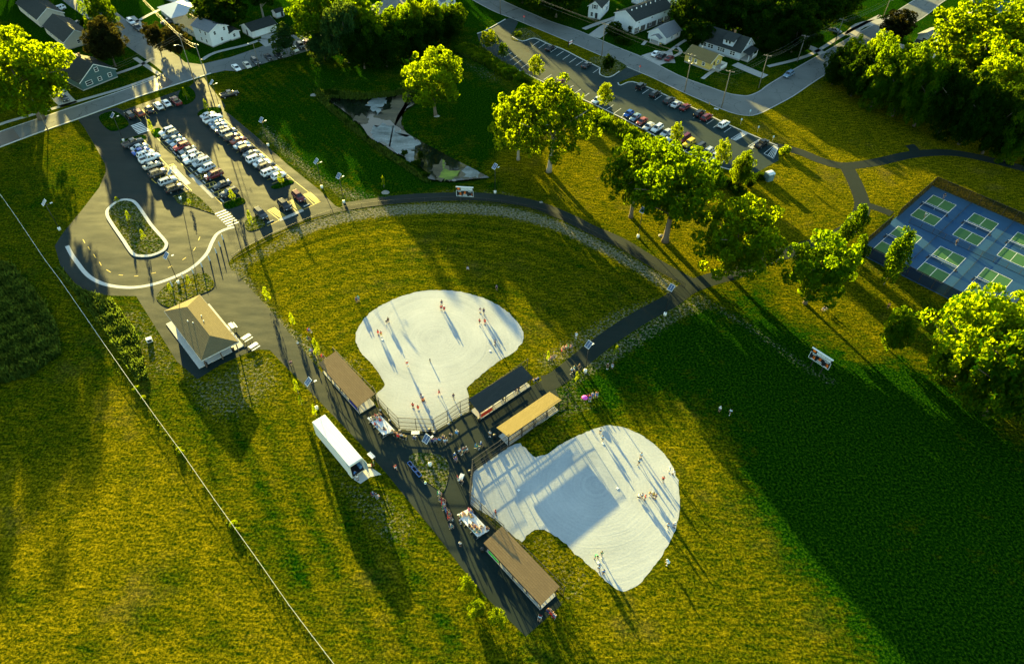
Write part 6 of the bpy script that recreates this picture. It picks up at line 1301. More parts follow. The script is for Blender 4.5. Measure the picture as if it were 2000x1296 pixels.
# ------------------------------------------------------------------ people
def skin_mesh(name, pts, edges, rad, root=0, lvl=1):
    me = bpy.data.meshes.new(name); me.from_pydata(pts, edges, []); o = bpy.data.objects.new(name, me); COL.objects.link(o)
    m = o.modifiers.new('skin', 'SKIN'); m.use_smooth_shade = True
    if not me.skin_vertices: me.skin_vertices.new() if hasattr(me.skin_vertices, 'new') else None
    for i, r in enumerate(rad): me.skin_vertices[0].data[i].radius = r if isinstance(r, tuple) else (r, r); me.skin_vertices[0].data[i].use_root = (i == root)
    s = o.modifiers.new('sub', 'SUBSURF'); s.levels = lvl; s.render_levels = lvl
    dg = bpy.context.evaluated_depsgraph_get(); dg.update(); out = bpy.data.meshes.new_from_object(o.evaluated_get(dg)); out.name = name
    bpy.data.objects.remove(o); bpy.data.meshes.remove(me); return out
def pose_mesh(kind):
    hip = .93; lean = 0
    J = dict(p=(0, 0, hip), s=(0, 0, 1.18), c=(0, .0, 1.40), n=(0, 0, 1.50), h=(0, .02, 1.60), t=(0, .02, 1.72))
    L = {}
    for sd, s in (('l', -1), ('r', 1)):
        L['hp' + sd] = (s * .10, 0, hip - .03); L['kn' + sd] = (s * .11, .02, .50); L['an' + sd] = (s * .115, -.02, .08); L['to' + sd] = (s * .125, .16, .04)
        L['sh' + sd] = (s * .19, 0, 1.40); L['el' + sd] = (s * .25, -.03, 1.13); L['wr' + sd] = (s * .25, .08, .90); L['ha' + sd] = (s * .24, .13, .80)
    if kind == 'walk':
        L['knl'] = (-.10, .20, .52); L['anl'] = (-.10, .22, .10); L['tol'] = (-.10, .38, .10); L['knr'] = (.10, -.05, .50); L['anr'] = (.10, -.34, .14); L['tor'] = (.10, -.24, .04)
        L['wrl'] = (-.24, -.14, .92); L['hal'] = (-.24, -.18, .83); L['wrr'] = (.25, .22, .96); L['har'] = (.24, .28, .90)
    if kind == 'ready':
        J = dict(p=(0, -.16, .78), s=(0, -.04, 1.00), c=(0, .14, 1.18), n=(0, .22, 1.26), h=(0, .28, 1.35), t=(0, .31, 1.46))
        for sd, s in (('l', -1), ('r', 1)):
            L['hp' + sd] = (s * .11, -.16, .76); L['kn' + sd] = (s * .24, .12, .46); L['an' + sd] = (s * .27, -.06, .08); L['to' + sd] = (s * .30, .12, .04)
            L['sh' + sd] = (s * .19, .14, 1.18); L['el' + sd] = (s * .27, .26, .92); L['wr' + sd] = (s * .18, .42, .76); L['ha' + sd] = (s * .14, .48, .70)
    if kind == 'crouch':
        J = dict(p=(0, -.12, .38), s=(0, -.08, .62), c=(0, .06, .84), n=(0, .10, .93), h=(0, .14, 1.03), t=(0, .15, 1.14))
        for sd, s in (('l', -1), ('r', 1)):
            L['hp' + sd] = (s * .12, -.12, .36); L['kn' + sd] = (s * .30, .26, .46); L['an' + sd] = (s * .26, -.02, .08); L['to' + sd] = (s * .32, .14, .04)
            L['sh' + sd] = (s * .19, .06, .84); L['el' + sd] = (s * .28, .28, .66); L['wr' + sd] = (s * .14, .46, .70); L['ha' + sd] = (s * .10, .52, .72)
    if kind == 'bat':
        L['wrl'] = (.22, .18, 1.30); L['ell'] = (-.08, .26, 1.24); L['hal'] = (.26, .16, 1.36); L['elr'] = (.36, .02, 1.30); L['wrr'] = (.28, .15, 1.38); L['har'] = (.28, .14, 1.44)
        L['knl'] = (-.22, .08, .50); L['anl'] = (-.28, 0, .08); L['tol'] = (-.32, .16, .04); L['knr'] = (.20, .08, .50); L['anr'] = (.26, 0, .08); L['tor'] = (.30, .16, .04)
    if kind == 'sit':
        z = .48
        J = dict(p=(0, 0, z + .05), s=(0, -.02, z + .28), c=(0, .02, z + .50), n=(0, .03, z + .60), h=(0, .06, z + .70), t=(0, .07, z + .82))
        for sd, s in (('l', -1), ('r', 1)):
            L['hp' + sd] = (s * .10, .02, z + .04); L['kn' + sd] = (s * .13, .44, z + .02); L['an' + sd] = (s * .13, .46, .09); L['to' + sd] = (s * .14, .62, .04)
            L['sh' + sd] = (s * .19, .02, z + .50); L['el' + sd] = (s * .25, .10, z + .24); L['wr' + sd] = (s * .18, .32, z + .14); L['ha' + sd] = (s * .15, .40, z + .12)
    ks = ['p', 's', 'c', 'n', 'h', 't'] + [a + b for b in 'lr' for a in ('hp', 'kn', 'an', 'to', 'sh', 'el', 'wr', 'ha')]
    A = {**J, **L}; I = {k: i for i, k in enumerate(ks)}
    E_ = [('p', 's'), ('s', 'c'), ('c', 'n'), ('n', 'h'), ('h', 't')] + [(a + b, c + b) for b in 'lr' for a, c in (('hp', 'kn'), ('kn', 'an'), ('an', 'to'), ('sh', 'el'), ('el', 'wr'), ('wr', 'ha'))] + [('p', 'hpl'), ('p', 'hpr'), ('c', 'shl'), ('c', 'shr')]
    Rd = dict(p=(.15, .11), s=(.14, .10), c=(.16, .11), n=.058, h=.092, t=.075, hp=.088, kn=.058, an=.04, to=.036, sh=.062, el=.045, wr=.032, ha=.036)
    body = skin_mesh('body', [A[k] for k in ks], [(I[a], I[b]) for a, b in E_], [Rd.get(k, Rd.get(k[:2])) for k in ks])
    V3 = lambda k: Vector(A[k])
    def sub(nm, keys, edges, rad, pts=None):
        P = [tuple(pts[k]) if pts and k in pts else A[k] for k in keys]; i = {k: n for n, k in enumerate(keys)}
        return skin_mesh(nm, P, [(i[a], i[b]) for a, b in edges], rad)
    mid = {'ul': V3('shl').lerp(V3('ell'), .75), 'ur': V3('shr').lerp(V3('elr'), .75)}
    shirt = sub('shirt', ['p', 's', 'c', 'shl', 'shr', 'ul', 'ur'], [('p', 's'), ('s', 'c'), ('c', 'shl'), ('c', 'shr'), ('shl', 'ul'), ('shr', 'ur')], [(.165, .125), (.165, .125), (.18, .13), .078, .078, .072, .072], mid)
    kn = {'kl': V3('hpl').lerp(V3('knl'), .85), 'kr': V3('hpr').lerp(V3('knr'), .85)}
    shorts = sub('shorts', ['p', 'hpl', 'hpr', 'kl', 'kr'], [('p', 'hpl'), ('p', 'hpr'), ('hpl', 'kl'), ('hpr', 'kr')], [(.16, .12), .105, .105, .088, .088], kn)
    hv = V3('t') - V3('h'); hb = V3('h').lerp(V3('t'), .35) + Vector((0, -.025, 0))
    hair = MB().lathe([(.02, .13), (.075, .10), (.108, .03), (.112, -.03), (.10, -.08)][::-1], 8, hb).mesh('hair')
    sh = MB()
    for b in 'lr':
        a, c = V3('an' + b), V3('to' + b); sh.tube([a + Vector((0, -.06, -.03)), a.lerp(c, .5) + Vector((0, 0, 0)), c + Vector((0, .03, 0))], [.05, .058, .045], 6)
    return body, shirt, shorts, hair, sh.mesh('shoes')
POSE = {k: pose_mesh(k) for k in ('stand', 'walk', 'ready', 'crouch', 'bat', 'sit')}
def cloth(name, c): return pm('cloth_' + name, c, .85, .15, 0, .10, 6)
SK = [pm('skin_a', (.50, .31, .22), .6, .3), pm('skin_b', (.40, .24, .16), .6, .3)]
CL = {k: cloth(k, v) for k, v in dict(red=(.65, .03, .025), navy=(.02, .03, .12), blue=(.04, .22, .60), lblue=(.36, .58, .80), white=(.76, .78, .80), black=(.014, .014, .016), grey=(.22, .23, .25), green=(.01, .26, .13), teal=(.03, .34, .33), yellow=(.70, .48, .04), purple=(.20, .05, .36), pink=(.68, .10, .34), orange=(.72, .20, .04), tan=(.46, .36, .24), maroon=(.22, .02, .03), rose=(.62, .30, .30), khaki=(.38, .31, .20), denim=(.07, .12, .24)).items()}
HR = {k: cloth('hair_' + k, v) for k, v in dict(brown=(.06, .035, .02), black=(.012, .01, .01), blond=(.38, .26, .11), grey=(.34, .33, .32)).items()}; HR.update(red=CL['red'], white=CL['white'], navy=CL['navy'], bcap=CL['black'], teal=CL['teal'])
npers = 0
for P_ in POSE.values():
    for me in P_: me.materials.append(SK[0])
def person(pose, p, fdir, shirt, shorts, hair, label, group, z=0, s=None):
    """fdir: photo direction the person faces, or a yaw in radians"""
    global npers; npers += 1
    g = p if isinstance(p, Vector) else G(*p)
    if isinstance(fdir, (tuple, list)):
        a = G(1000 + fdir[0] * 10, 800 + fdir[1] * 10) - G(1000, 800); yaw = math.atan2(a.y, a.x) - math.pi / 2
    else: yaw = fdir
    t = thing('person', label, 'person', (g.x, g.y, z), yaw, group); k = (s or rnd.uniform(.95, 1.05)); t.scale = (k, k, k)
    for nm, me, m in zip(('body', 'shirt', 'shorts', 'hair', 'shoes'), POSE[pose], (SK[npers % 2], CL[shirt], CL[shorts], HR[hair], CL['black' if npers % 3 else 'white'])):
        o = bpy.data.objects.new(nm, me); COL.objects.link(o); o.parent = t; omat(o, m)
    return t
GP1 = 'players on the upper field'; GP2 = 'players on the lower field'; GSP = 'spectators'
for a in (('stand', 697, 591, (.5, 1), 'navy', 'navy', 'navy', 'player in navy at the outfield edge, left of a teal-capped one'), ('stand', 701, 589, (.5, 1), 'teal', 'grey', 'teal', 'person in teal at the outfield edge beside a player in navy'), ('ready', 756, 632, (1, .6), 'navy', 'black', 'black', 'fielder in navy crouching beside a person in black'), ('stand', 759, 630, (.2, 1), 'black', 'khaki', 'bcap', 'person in black behind the crouching navy fielder'), ('stand', 739, 654, (1, .4), 'red', 'red', 'brown', 'player in red leaning close to the one in yellow shorts'), ('stand', 745, 657, (.2, 1), 'red', 'yellow', 'brown', 'player in red with yellow shorts near the left grass edge'), ('stand', 863, 597, (.2, 1), 'navy', 'grey', 'bcap', 'person in navy behind two players in red'), ('stand', 862, 606, (.3, 1), 'red', 'black', 'brown', 'player in red on the left of a close pair'), ('stand', 868, 608, (-.2, 1), 'red', 'red', 'white', 'player in red on the right of a close pair'), ('stand', 938, 611, (-.2, 1), 'navy', 'white', 'navy', 'player in navy in the infield shade, left of two'), ('walk', 945, 613, (-.3, 1), 'navy', 'navy', 'black', 'player in navy in the infield shade, right of two'), ('walk', 937, 633, (-.8, .8), 'red', 'black', 'brown', 'player in red in the infield shade, left of two'), ('stand', 947, 633, (-.3, 1), 'red', 'red', 'brown', 'player in red in the infield shade, right of two'), ('stand', 967, 674, (-1, .3), 'navy', 'black', 'brown', 'player in navy near the white base'), ('walk', 796, 716, (.4, 1), 'red', 'white', 'white', 'pitcher in red with white trousers on the upper field'), ('crouch', 827, 784, (-.3, -1), 'orange', 'black', 'bcap', 'catcher in orange and black crouching at home plate'), ('bat', 823, 779, (1, -.2), 'navy', 'grey', 'navy', 'batter with raised hands next to the catcher'), ('walk', 858, 771, (1, .2), 'red', 'red', 'brown', 'player in red walking between home plate and the dark-roofed dugout'), ('walk', 886, 779, (.1, 1), 'navy', 'grey', 'brown', 'player in navy walking to the upper backstop'), ('stand', 807, 797, (.2, -1), 'red', 'black', 'black', 'player in red with his back to the backstop, left of two'), ('stand', 817, 801, (.1, -1), 'red', 'red', 'brown', 'player in red with his back to the backstop, right of two'), ('ready', 914, 528, (-.1, 1), 'navy', 'white', 'navy', 'lone outfielder in navy, farther one'), ('stand', 970, 567, (-.2, 1), 'navy', 'black', 'navy', 'lone outfielder in navy, nearer one'), ('stand', 917, 795, (-1, 0), 'blue', 'denim', 'brown', 'person in blue at the corner of the upper backstop'), ('stand', 928, 790, (-1, -.3), 'red', 'grey', 'brown', 'player in red under the end of the dark dugout roof')):
    person(a[0], (a[1], a[2]), a[3], a[4], a[5], a[6], a[7], GP1)
for a in (('stand', 1172, 846, (.3, 1), 'lblue', 'black', 'black', 'player in pale blue at the top of the lower infield, farther of two'), ('walk', 1176, 861, (-.2, 1), 'lblue', 'black', 'brown', 'player in pale blue at the top of the lower infield, nearer of two'), ('stand', 1251, 894, (-.4, 1), 'lblue', 'grey', 'black', 'player in pale blue inside the right infield edge, farther of two'), ('walk', 1247, 906, (-1, .4), 'lblue', 'black', 'black', 'player in pale blue walking inside the right infield edge'), ('stand', 1306, 921, (-1, .3), 'lblue', 'white', 'white', 'player in pale blue on the infield edge, left of two'), ('stand', 1314, 926, (-1, .3), 'white', 'white', 'black', 'player in white shirt on the infield edge, right of two'), ('walk', 1294, 940, (-.3, 1), 'red', 'black', 'black', 'player in red running by the right infield edge'), ('crouch', 1247, 971, (1, .2), 'white', 'black', 'black', 'person in white crouching at the left of the meeting on the infield'), ('stand', 1253, 972, (.5, .8), 'lblue', 'black', 'brown', 'player in pale blue in the infield meeting'), ('stand', 1259, 976, (-1, 0), 'red', 'grey', 'brown', 'player in red in the infield meeting'), ('ready', 1269, 967, (1, .4), 'black', 'khaki', 'white', 'person in black bending in the second infield meeting'), ('stand', 1275, 971, (-.6, .6), 'yellow', 'black', 'black', 'person in yellow in the second infield meeting'), ('stand', 1280, 974, (-1, 0), 'navy', 'navy', 'rose' if False else 'brown', 'player in navy at the right end of the second infield meeting'), ('walk', 1303, 1031, (-.6, .8), 'lblue', 'black', 'brown', 'player in pale blue near the right infield edge, left of two'), ('stand', 1316, 1029, (-.6, .8), 'white', 'denim', 'white', 'player in white cap near the right infield edge'), ('ready', 1164, 1090, (.2, 1), 'green', 'green', 'brown', 'player in green, left of two near the lower infield edge'), ('walk', 1174, 1086, (-.4, 1), 'green', 'tan', 'brown', 'player in green, right of two near the lower infield edge'), ('walk', 1169, 1113, (.2, -1), 'lblue', 'grey', 'black', 'player in pale blue below the pair in green'), ('stand', 1178, 1121, (-.4, -1), 'blue', 'black', 'black', 'player in blue shirt and black shorts at the tip of the lower infield'), ('ready', 1303, 1101, (-.9, -.3), 'lblue', 'white', 'white', 'fielder in pale blue on the grass outside the lower infield'), ('stand', 968, 1005, (1, -.2), 'red', 'black', 'brown', 'person in red standing inside the lower backstop'), ('stand', 1404, 804, (-.7, .6), 'white', 'navy', 'white', 'outfielder in white in the shaded grass, left of two'), ('walk', 1425, 809, (-.7, .6), 'lblue', 'black', 'black', 'outfielder in pale blue in the shaded grass, right of two')):
    person(a[0], (a[1], a[2]), a[3], a[4], a[5], a[6], a[7], GP2)
# folding chairs and people sitting in them
def chair_proto():
    t = thing('folding_chair', 'x', 'chair'); MB().box((0, 0, .43), (.52, .48, .04)).build('seat', CL['navy'], t); MB().box((0, -.25, .72), (.54, .04, .5)).build('backrest', CL['navy'], t)
    for s in (-1, 1):
        mb = MB(); x = s * .27; mb.bar((x, -.26, 0), (x, .26, .43), .03); mb.bar((x, .26, 0), (x, -.26, .95), .03); mb.bar((x, -.26, .63), (x, .22, .63), .03); mb.build('chair_frame', M_galv, t)
    return t
CH0 = chair_proto(); CHC = ['navy', 'black', 'red', 'grey', 'green', 'blue', 'maroon']
def seated(x, y, f, shirt, shorts, hair, label, cc=None):
    t = person('sit', (x, y), f, shirt, shorts, hair, label, GSP); yaw = t.rotation_euler.z; off = Vector((math.sin(yaw), -math.cos(yaw), 0)) * .02
    c = copy_tree(CH0, t.location + off, yaw, None, 'folding chairs of the spectators'); cc = cc or rnd.choice(CHC)
    for nm in ('seat', 'backrest'): omat(kids(c, nm)[0], CL[cc])
    c['label'] = '%s folding chair under the %s' % (cc, label) if len(label.split()) < 12 else '%s folding chair of a spectator' % cc
UPF, LOF = (.4, -1), (1, .1)
for i, a in enumerate(((767, 846, 'tan', 'khaki', 'blond', 'spectator in tan at the bleacher end of the curved row'), (773, 850, 'maroon', 'tan', 'blond', 'spectator in maroon, second in the curved row'), (779, 853, 'rose', 'denim', 'brown', 'spectator in pale rose, third in the curved row'), (785, 855, 'lblue', 'blue', 'grey', 'spectator in pale blue, fourth in the curved row'), (791, 857, 'yellow', 'navy', 'blond', 'spectator in yellow, right end of the curved row'), (838, 861, 'grey', 'black', 'grey', 'spectator in grey left of the plaza light pole panel'), (845, 862, 'rose', 'khaki', 'blond', 'spectator in rose by the plaza light pole'), (851, 862, 'purple', 'black', 'brown', 'spectator in purple in the long plaza row'), (859, 860, 'black', 'denim', 'brown', 'spectator in black in the long plaza row'), (866, 856, 'tan', 'white', 'blond', 'fair spectator in tan in the long plaza row'), (880, 853, 'grey', 'black', 'brown', 'spectator in grey, left of the pair by the backstop corner'), (892, 847, 'white', 'black', 'grey', 'spectator in white, right of the pair by the backstop corner'))):
    seated(a[0], a[1], (.3, -1), a[2], a[3], a[4], a[5])
for a in ((888, 892, (.9, .7), 'blue', 'black', 'white', 'spectator in blue facing the lower field, nearest the plaza island'), (890, 899, (.9, .7), 'purple', 'grey', 'orange' if False else 'blond', 'spectator in purple beside the one in blue by the plaza island'), (898, 884, (.9, .7), 'lblue', 'black', 'blond', 'spectator in pale blue in the row facing the lower field'), (905, 881, (.9, .7), 'maroon', 'teal', 'grey', 'spectator in maroon in the row facing the lower field'), (911, 879, (.9, .7), 'black', 'white', 'grey', 'spectator in black with pale trousers in the row facing the lower field'), (931, 874, (1, .5), 'green', 'green', 'blond', 'spectator in green near the yellow-lit dugout'), (939, 870, (1, .5), 'blue', 'black', 'white', 'spectator in bright blue near the yellow-lit dugout'), (858, 966, LOF, 'white', 'grey', 'grey', 'spectator in white at the top of the row by the lower bleacher'), (861, 977, LOF, 'black', 'denim', 'brown', 'spectator in black, second of the row by the lower bleacher'), (866, 980, LOF, 'maroon', 'black', 'blond', 'spectator in maroon in the row by the lower bleacher'), (866, 987, LOF, 'blue', 'white', 'grey', 'spectator in blue in the row by the lower bleacher'), (868, 994, LOF, 'purple', 'black', 'blond', 'spectator in purple in the row by the lower bleacher'), (874, 1000, LOF, 'tan', 'black', 'brown', 'spectator in tan in the row by the lower bleacher'), (877, 1006, LOF, 'green', 'denim', 'blond', 'spectator in green in the row by the lower bleacher'), (878, 1014, LOF, 'red', 'grey', 'brown', 'spectator in red at the near end of the row by the lower bleacher'), (881, 1030, LOF, 'grey', 'teal', 'grey', 'lone spectator in grey below the row by the lower bleacher'), (1054, 1208, (-.5, 1), 'lblue', 'black', 'black', 'lone spectator in pale blue at the near tip of the plaza'), (1071, 1194, (.6, -.6), 'maroon', 'black', 'blond', 'spectator in maroon by the near dugout corner'), (1077, 1199, (.6, -.6), 'rose', 'yellow', 'brown', 'spectator in rose by the near dugout corner'), (1082, 1205, (.6, -.6), 'blue', 'white', 'grey', 'spectator in blue by the near dugout corner'), (729, 967, (1, -.5), 'blue', 'black', 'grey', 'spectator in blue on the grass below the trailer, left of two'), (737, 972, (1, -.5), 'tan', 'blue', 'brown', 'spectator in tan on the grass below the trailer, right of two'), (752, 845, (.4, -1), 'red', 'denim', 'brown', 'spectator in red just below the upper bleacher'), (604, 648, (1, .2), 'blue', 'denim', 'brown', 'spectator in blue by the walkway, farthest of the shrub strip'), (603, 664, (1, .2), 'black', 'black', 'brown', 'spectator in black on the shrub strip by the walkway'), (608, 688, (1, .2), 'lblue', 'purple', 'grey', 'spectator in pale blue left of the sapling at the dugout'), (631, 699, (1, .2), 'rose', 'black', 'blond', 'spectator in rose below the sapling at the dugout'), (1044, 745, (-.8, -.8), 'navy', 'white', 'brown', 'spectator in navy at the right end of the dark-roofed dugout'), (1050, 744, (-.8, -.8), 'blue', 'black', 'blond', 'spectator in blue at the right end of the dark-roofed dugout'), (1076, 702, (-1, .1), 'rose', 'black', 'brown', 'spectator in rose right of the yellow sapling, left of two'), (1081, 700, (-1, .1), 'black', 'grey', 'blond', 'spectator in black right of the yellow sapling, right of two'), (1100, 683, (-1, .1), 'tan', 'black', 'blond', 'spectator in tan, left of three on the shaded grass'), (1107, 680, (-1, .1), 'orange', 'white', 'blond', 'spectator in orange, middle of three on the shaded grass'), (1115, 680, (-1, .1), 'rose', 'black', 'brown', 'spectator in rose, right of three on the shaded grass'), (1148, 777, (-.2, 1), 'red', 'black', 'brown', 'spectator in red next to the pink umbrella'), (1152, 779, (-.2, 1), 'navy', 'blue', 'brown', 'spectator in navy in the group by the pink umbrella'), (1157, 775, (-.2, 1), 'blue', 'denim', 'grey', 'spectator in bright blue in the group by the pink umbrella'), (1165, 773, (-.2, 1), 'grey', 'blue', 'brown', 'spectator in grey at the right of the group by the pink umbrella'), (810, 857, (.3, -1), 'white', 'rose', 'blond', 'spectator in white at the folding table behind the upper backstop'), (901, 944, (.6, -.5), 'black', 'black', 'brown', 'spectator in black behind the folding table by the lower backstop'), (1608, 606, (-1, .3), 'black', 'blue', 'brown', 'person in black sitting under the round tree near the courts'), (1614, 604, (-1, .3), 'orange', 'white', 'blond', 'person in orange sitting under the round tree near the courts')):
    seated(*a)
for a in (('stand', 584, 677, (.3, 1), 'white', 'black', 'grey', 'person in white walking down the plaza walkway'), ('walk', 773, 917, (-.6, -.6), 'red', 'white', 'brown', 'person in red walking across the plaza'), ('stand', 957, 852, (-.4, 1), 'white', 'black', 'grey', 'person in white standing in front of the yellow-lit dugout'), ('walk', 869, 867, (-.2, -1), 'lblue', 'denim', 'brown', 'person in pale blue walking behind the long plaza row'), ('stand', 873, 864, (-.2, -1), 'black', 'white', 'blond', 'person in black standing behind the long plaza row'), ('stand', 895, 938, (1, -.3), 'red', 'denim', 'brown', 'person in red at the folding table by the lower backstop'), ('stand', 899, 1067, (.2, -1), 'white', 'black', 'grey', 'person in white standing on the lower plaza'), ('stand', 699, 937, (.4, .9), 'white', 'grey', 'brown', 'person in white on the pad behind the trailer'), ('ready', 694, 928, (.6, -.8), 'blue', 'denim', 'black', 'person in blue bending at the trailer opening'), ('stand', 727, 914, (-1, 0), 'red', 'black', 'black', 'person in red and black cooking beside the trailer door'), ('stand', 731, 909, (-1, .2), 'green', 'black', 'tan' if False else 'blond', 'person in green beside the trailer door'), ('walk', 1116, 729, (-1, .5), 'lblue', 'black', 'blond', 'person in pale blue on the footpath, left of three'), ('stand', 1121, 725, (-1, .5), 'teal', 'white', 'blond', 'person in teal on the footpath, middle of three'), ('walk', 1131, 721, (-1, .5), 'black', 'black', 'blond', 'person in black on the footpath, right of three'), ('stand', 1186, 720, (-.3, 1), 'black', 'black', 'grey', 'person in black on the shaded grass, left of two'), ('stand', 1195, 720, (-.3, 1), 'bluegrey' if False else 'denim', 'lblue', 'brown', 'person in dull blue on the shaded grass, right of two'), ('stand', 1097, 692, (.8, -.2), 'red', 'black', 'blond', 'person in red standing near the three on the shaded grass'), ('stand', 1125, 660, (-.3, 1), 'lblue', 'white', 'blond', 'child in pale blue alone on the shaded outfield'), ('walk', 1805, 425, (.8, -.6), 'white', 'grey', 'grey', 'pickleball player in white on the far left court'), ('stand', 1842, 388, (-.6, .8), 'black', 'denim', 'brown', 'pickleball player in black behind the far left court'), ('walk', 1866, 478, (-.6, .8), 'grey', 'black', 'brown', 'person in grey by the low fence between the courts'), ('stand', 1733, 602, (-.7, .7), 'orange', 'black', 'brown', 'person in orange on the lawn below the courts'), ('stand', 896, 1016, LOF, 'black', 'black', 'brown', 'person in black standing beside the lower bleacher'), ('stand', 899, 1021, LOF, 'white', 'denim', 'black', 'person in white standing beside the lower bleacher')):
    person(a[0], (a[1], a[2]), a[3], a[4], a[5], a[6], a[7], GSP)
# people on the bleachers (row 0 is the lowest plank)
def on_bleacher(bl, row, u, shirt, shorts, hair, label):
    rz = bl.rotation_euler.z; M = Matrix.Translation(bl.location) @ Matrix.Rotation(rz, 4, 'Z'); p = M @ Vector((u, -.72 * row, 0)); person('sit', Vector((p.x, p.y, 0)), rz, shirt, shorts, hair, label, 'people on the bleachers', z=.26 * row - .02)
for r, u, a, b, c, l in ((0, -2.2, 'grey', 'black', 'blond', 'grey shirt at the far end of the lowest row of the upper bleacher'), (1, -2.3, 'red', 'denim', 'brown', 'red shirt at the far end of the second row of the upper bleacher'), (1, -1.6, 'lblue', 'white', 'brown', 'pale blue shirt on the second row of the upper bleacher'), (1, -.9, 'red', 'red', 'blond', 'bright red shirt and shorts on the second row of the upper bleacher'), (2, -2.2, 'black', 'tan', 'brown', 'black shirt at the far end of the third row of the upper bleacher'), (2, -1.5, 'green', 'black', 'blond', 'green shirt on the third row of the upper bleacher'), (3, -1.6, 'white', 'black', 'blond', 'white shirt on the top row of the upper bleacher'), (3, -.3, 'red', 'black', 'red', 'red shirt and cap on the top row of the upper bleacher'), (3, .4, 'blue', 'denim', 'grey', 'blue shirt on the top row of the upper bleacher'), (3, 1.1, 'white', 'lblue', 'grey', 'white shirt and pale shorts on the top row of the upper bleacher'), (2, 1.5, 'black', 'grey', 'brown', 'black shirt alone on the third row of the upper bleacher')):
    on_bleacher(BL1, r, u, a, b, c, 'spectator with ' + l)
for r, u, a, b, c, l in ((0, -2.4, 'pink', 'pink', 'brown', 'pink shirt at the far end of the lowest row of the lower bleacher'), (0, -1.8, 'blue', 'blue', 'blond', 'bright blue shirt on the lowest row of the lower bleacher'), (0, 2.3, 'maroon', 'black', 'blond', 'maroon shirt at the near end of the lowest row of the lower bleacher'), (1, -1.6, 'tan', 'grey', 'grey', 'tan shirt on the second row of the lower bleacher'), (1, -1.0, 'yellow', 'khaki', 'blond', 'yellow shirt on the second row of the lower bleacher'), (1, 1.6, 'white', 'black', 'blond', 'white shirt on the second row of the lower bleacher'), (2, -2.2, 'rose', 'tan', 'blond', 'rose shirt on the third row of the lower bleacher'), (2, -1.7, 'tan', 'white', 'brown', 'tan shirt at the far end of the third row of the lower bleacher'), (2, .3, 'lblue', 'black', 'brown', 'pale blue shirt on the third row of the lower bleacher'), (2, .9, 'rose', 'black', 'grey', 'rose shirt in the middle of the third row of the lower bleacher'), (2, 1.5, 'black', 'tan', 'blond', 'black shirt on the third row of the lower bleacher'), (2, 2.1, 'teal', 'grey', 'brown', 'teal shirt on the third row of the lower bleacher'), (3, -2.0, 'green', 'khaki', 'brown', 'green shirt at the far end of the top row of the lower bleacher'), (3, .4, 'black', 'black', 'brown', 'black shirt on the top row of the lower bleacher'), (3, 1.0, 'black', 'khaki', 'blond', 'black shirt and khaki shorts on the top row of the lower bleacher'), (3, 1.7, 'green', 'white', 'grey', 'green shirt near the end of the top row of the lower bleacher'), (3, 2.3, 'lblue', 'white', 'blond', 'pale blue shirt at the end of the top row of the lower bleacher')):
    on_bleacher(BL2, r, u, a, b, c, 'spectator with ' + l)
def on_bench(D, u, shirt, shorts, hair, label):
    t, L, W, fl = D; rz = t.rotation_euler.z; M = Matrix.Translation(t.location) @ Matrix.Rotation(rz, 4, 'Z'); p = M @ Vector((u * L / 2, -fl * (W / 2 - .75), 0)); person('sit', Vector((p.x, p.y, 0)), rz if fl > 0 else rz + math.pi, shirt, shorts, hair, label, 'players on the dugout benches', z=.12)
for D, nm, L_ in ((D1, 'dark-roofed dugout', ((.62, 'red', 'black', 'brown', 'player in red at the open end of the bench in the dark-roofed dugout'), (.50, 'red', 'grey', 'blond', 'second player in red on the bench in the dark-roofed dugout'), (-.02, 'yellow', 'black', 'brown', 'player in yellow on the bench in the dark-roofed dugout'))), (D3, 'left', ((.1, 'navy', 'grey', 'brown', 'player in navy on the bench in the left brown dugout'), (.35, 'yellow', 'navy', 'blond', 'player in yellow on the bench in the left brown dugout'), (-.4, 'tan', 'black', 'brown', 'player in tan on the bench in the left brown dugout'))), (D4, 'near', ((-.55, 'yellow', 'green', 'blond', 'player in yellow on the bench in the near brown dugout'), (-.1, 'green', 'green', 'brown', 'player in green on the bench in the near brown dugout, left of three'), (.05, 'teal', 'green', 'black', 'player in teal on the bench in the near brown dugout'), (.55, 'green', 'black', 'brown', 'player in bright green at the near end of the near brown dugout'))), (D2, 'yellow', ((-.3, 'lblue', 'black', 'brown', 'player in pale blue on the bench in the yellow-lit dugout'), (.1, 'black', 'black', 'brown', 'player in black on the bench in the yellow-lit dugout')))):
    for a in L_: on_bench(D, *a)
# pushchair rider on the walkway, umbrella, carts, bins, balls and bases
t = person('sit', (569, 711), (.5, 1), 'rose', 'black', 'brown', 'person in rose riding a wheelchair down the walkway', GSP); yaw = t.rotation_euler.z
w = thing('wheelchair', 'dark wheelchair rolling down the plaza walkway', 'wheelchair', t.location, yaw); MB().box((0, 0, .44), (.5, .48, .05)).build('seat', CL['black'], w); MB().box((0, -.26, .75), (.5, .04, .5)).build('backrest', CL['black'], w)
for s in (-1, 1): MB().tube([(s * .28, -.08, .3), (s * .32, -.08, .3)], .30, 14).build('wheel', M_tyre, w); MB().tube([(s * .2, .36, .09), (s * .24, .36, .09)], .09, 8).build('caster', M_tyre, w)
u = thing('umbrella', 'pink open umbrella over the group on the sunny grass', 'umbrella', G(1141, 784)); MB().tube([(0, 0, .3), (0, 0, 1.6)], .02, 6).build('shaft', M_galv, u)
MB().lathe([(.62, 1.25), (.45, 1.45), (.22, 1.57), (.02, 1.62)], 10).build('canopy', cloth('pink_umbrella', (.72, .10, .55)), u)
M_cart = pm('cart_blue', (.03, .12, .42), .5, .4)
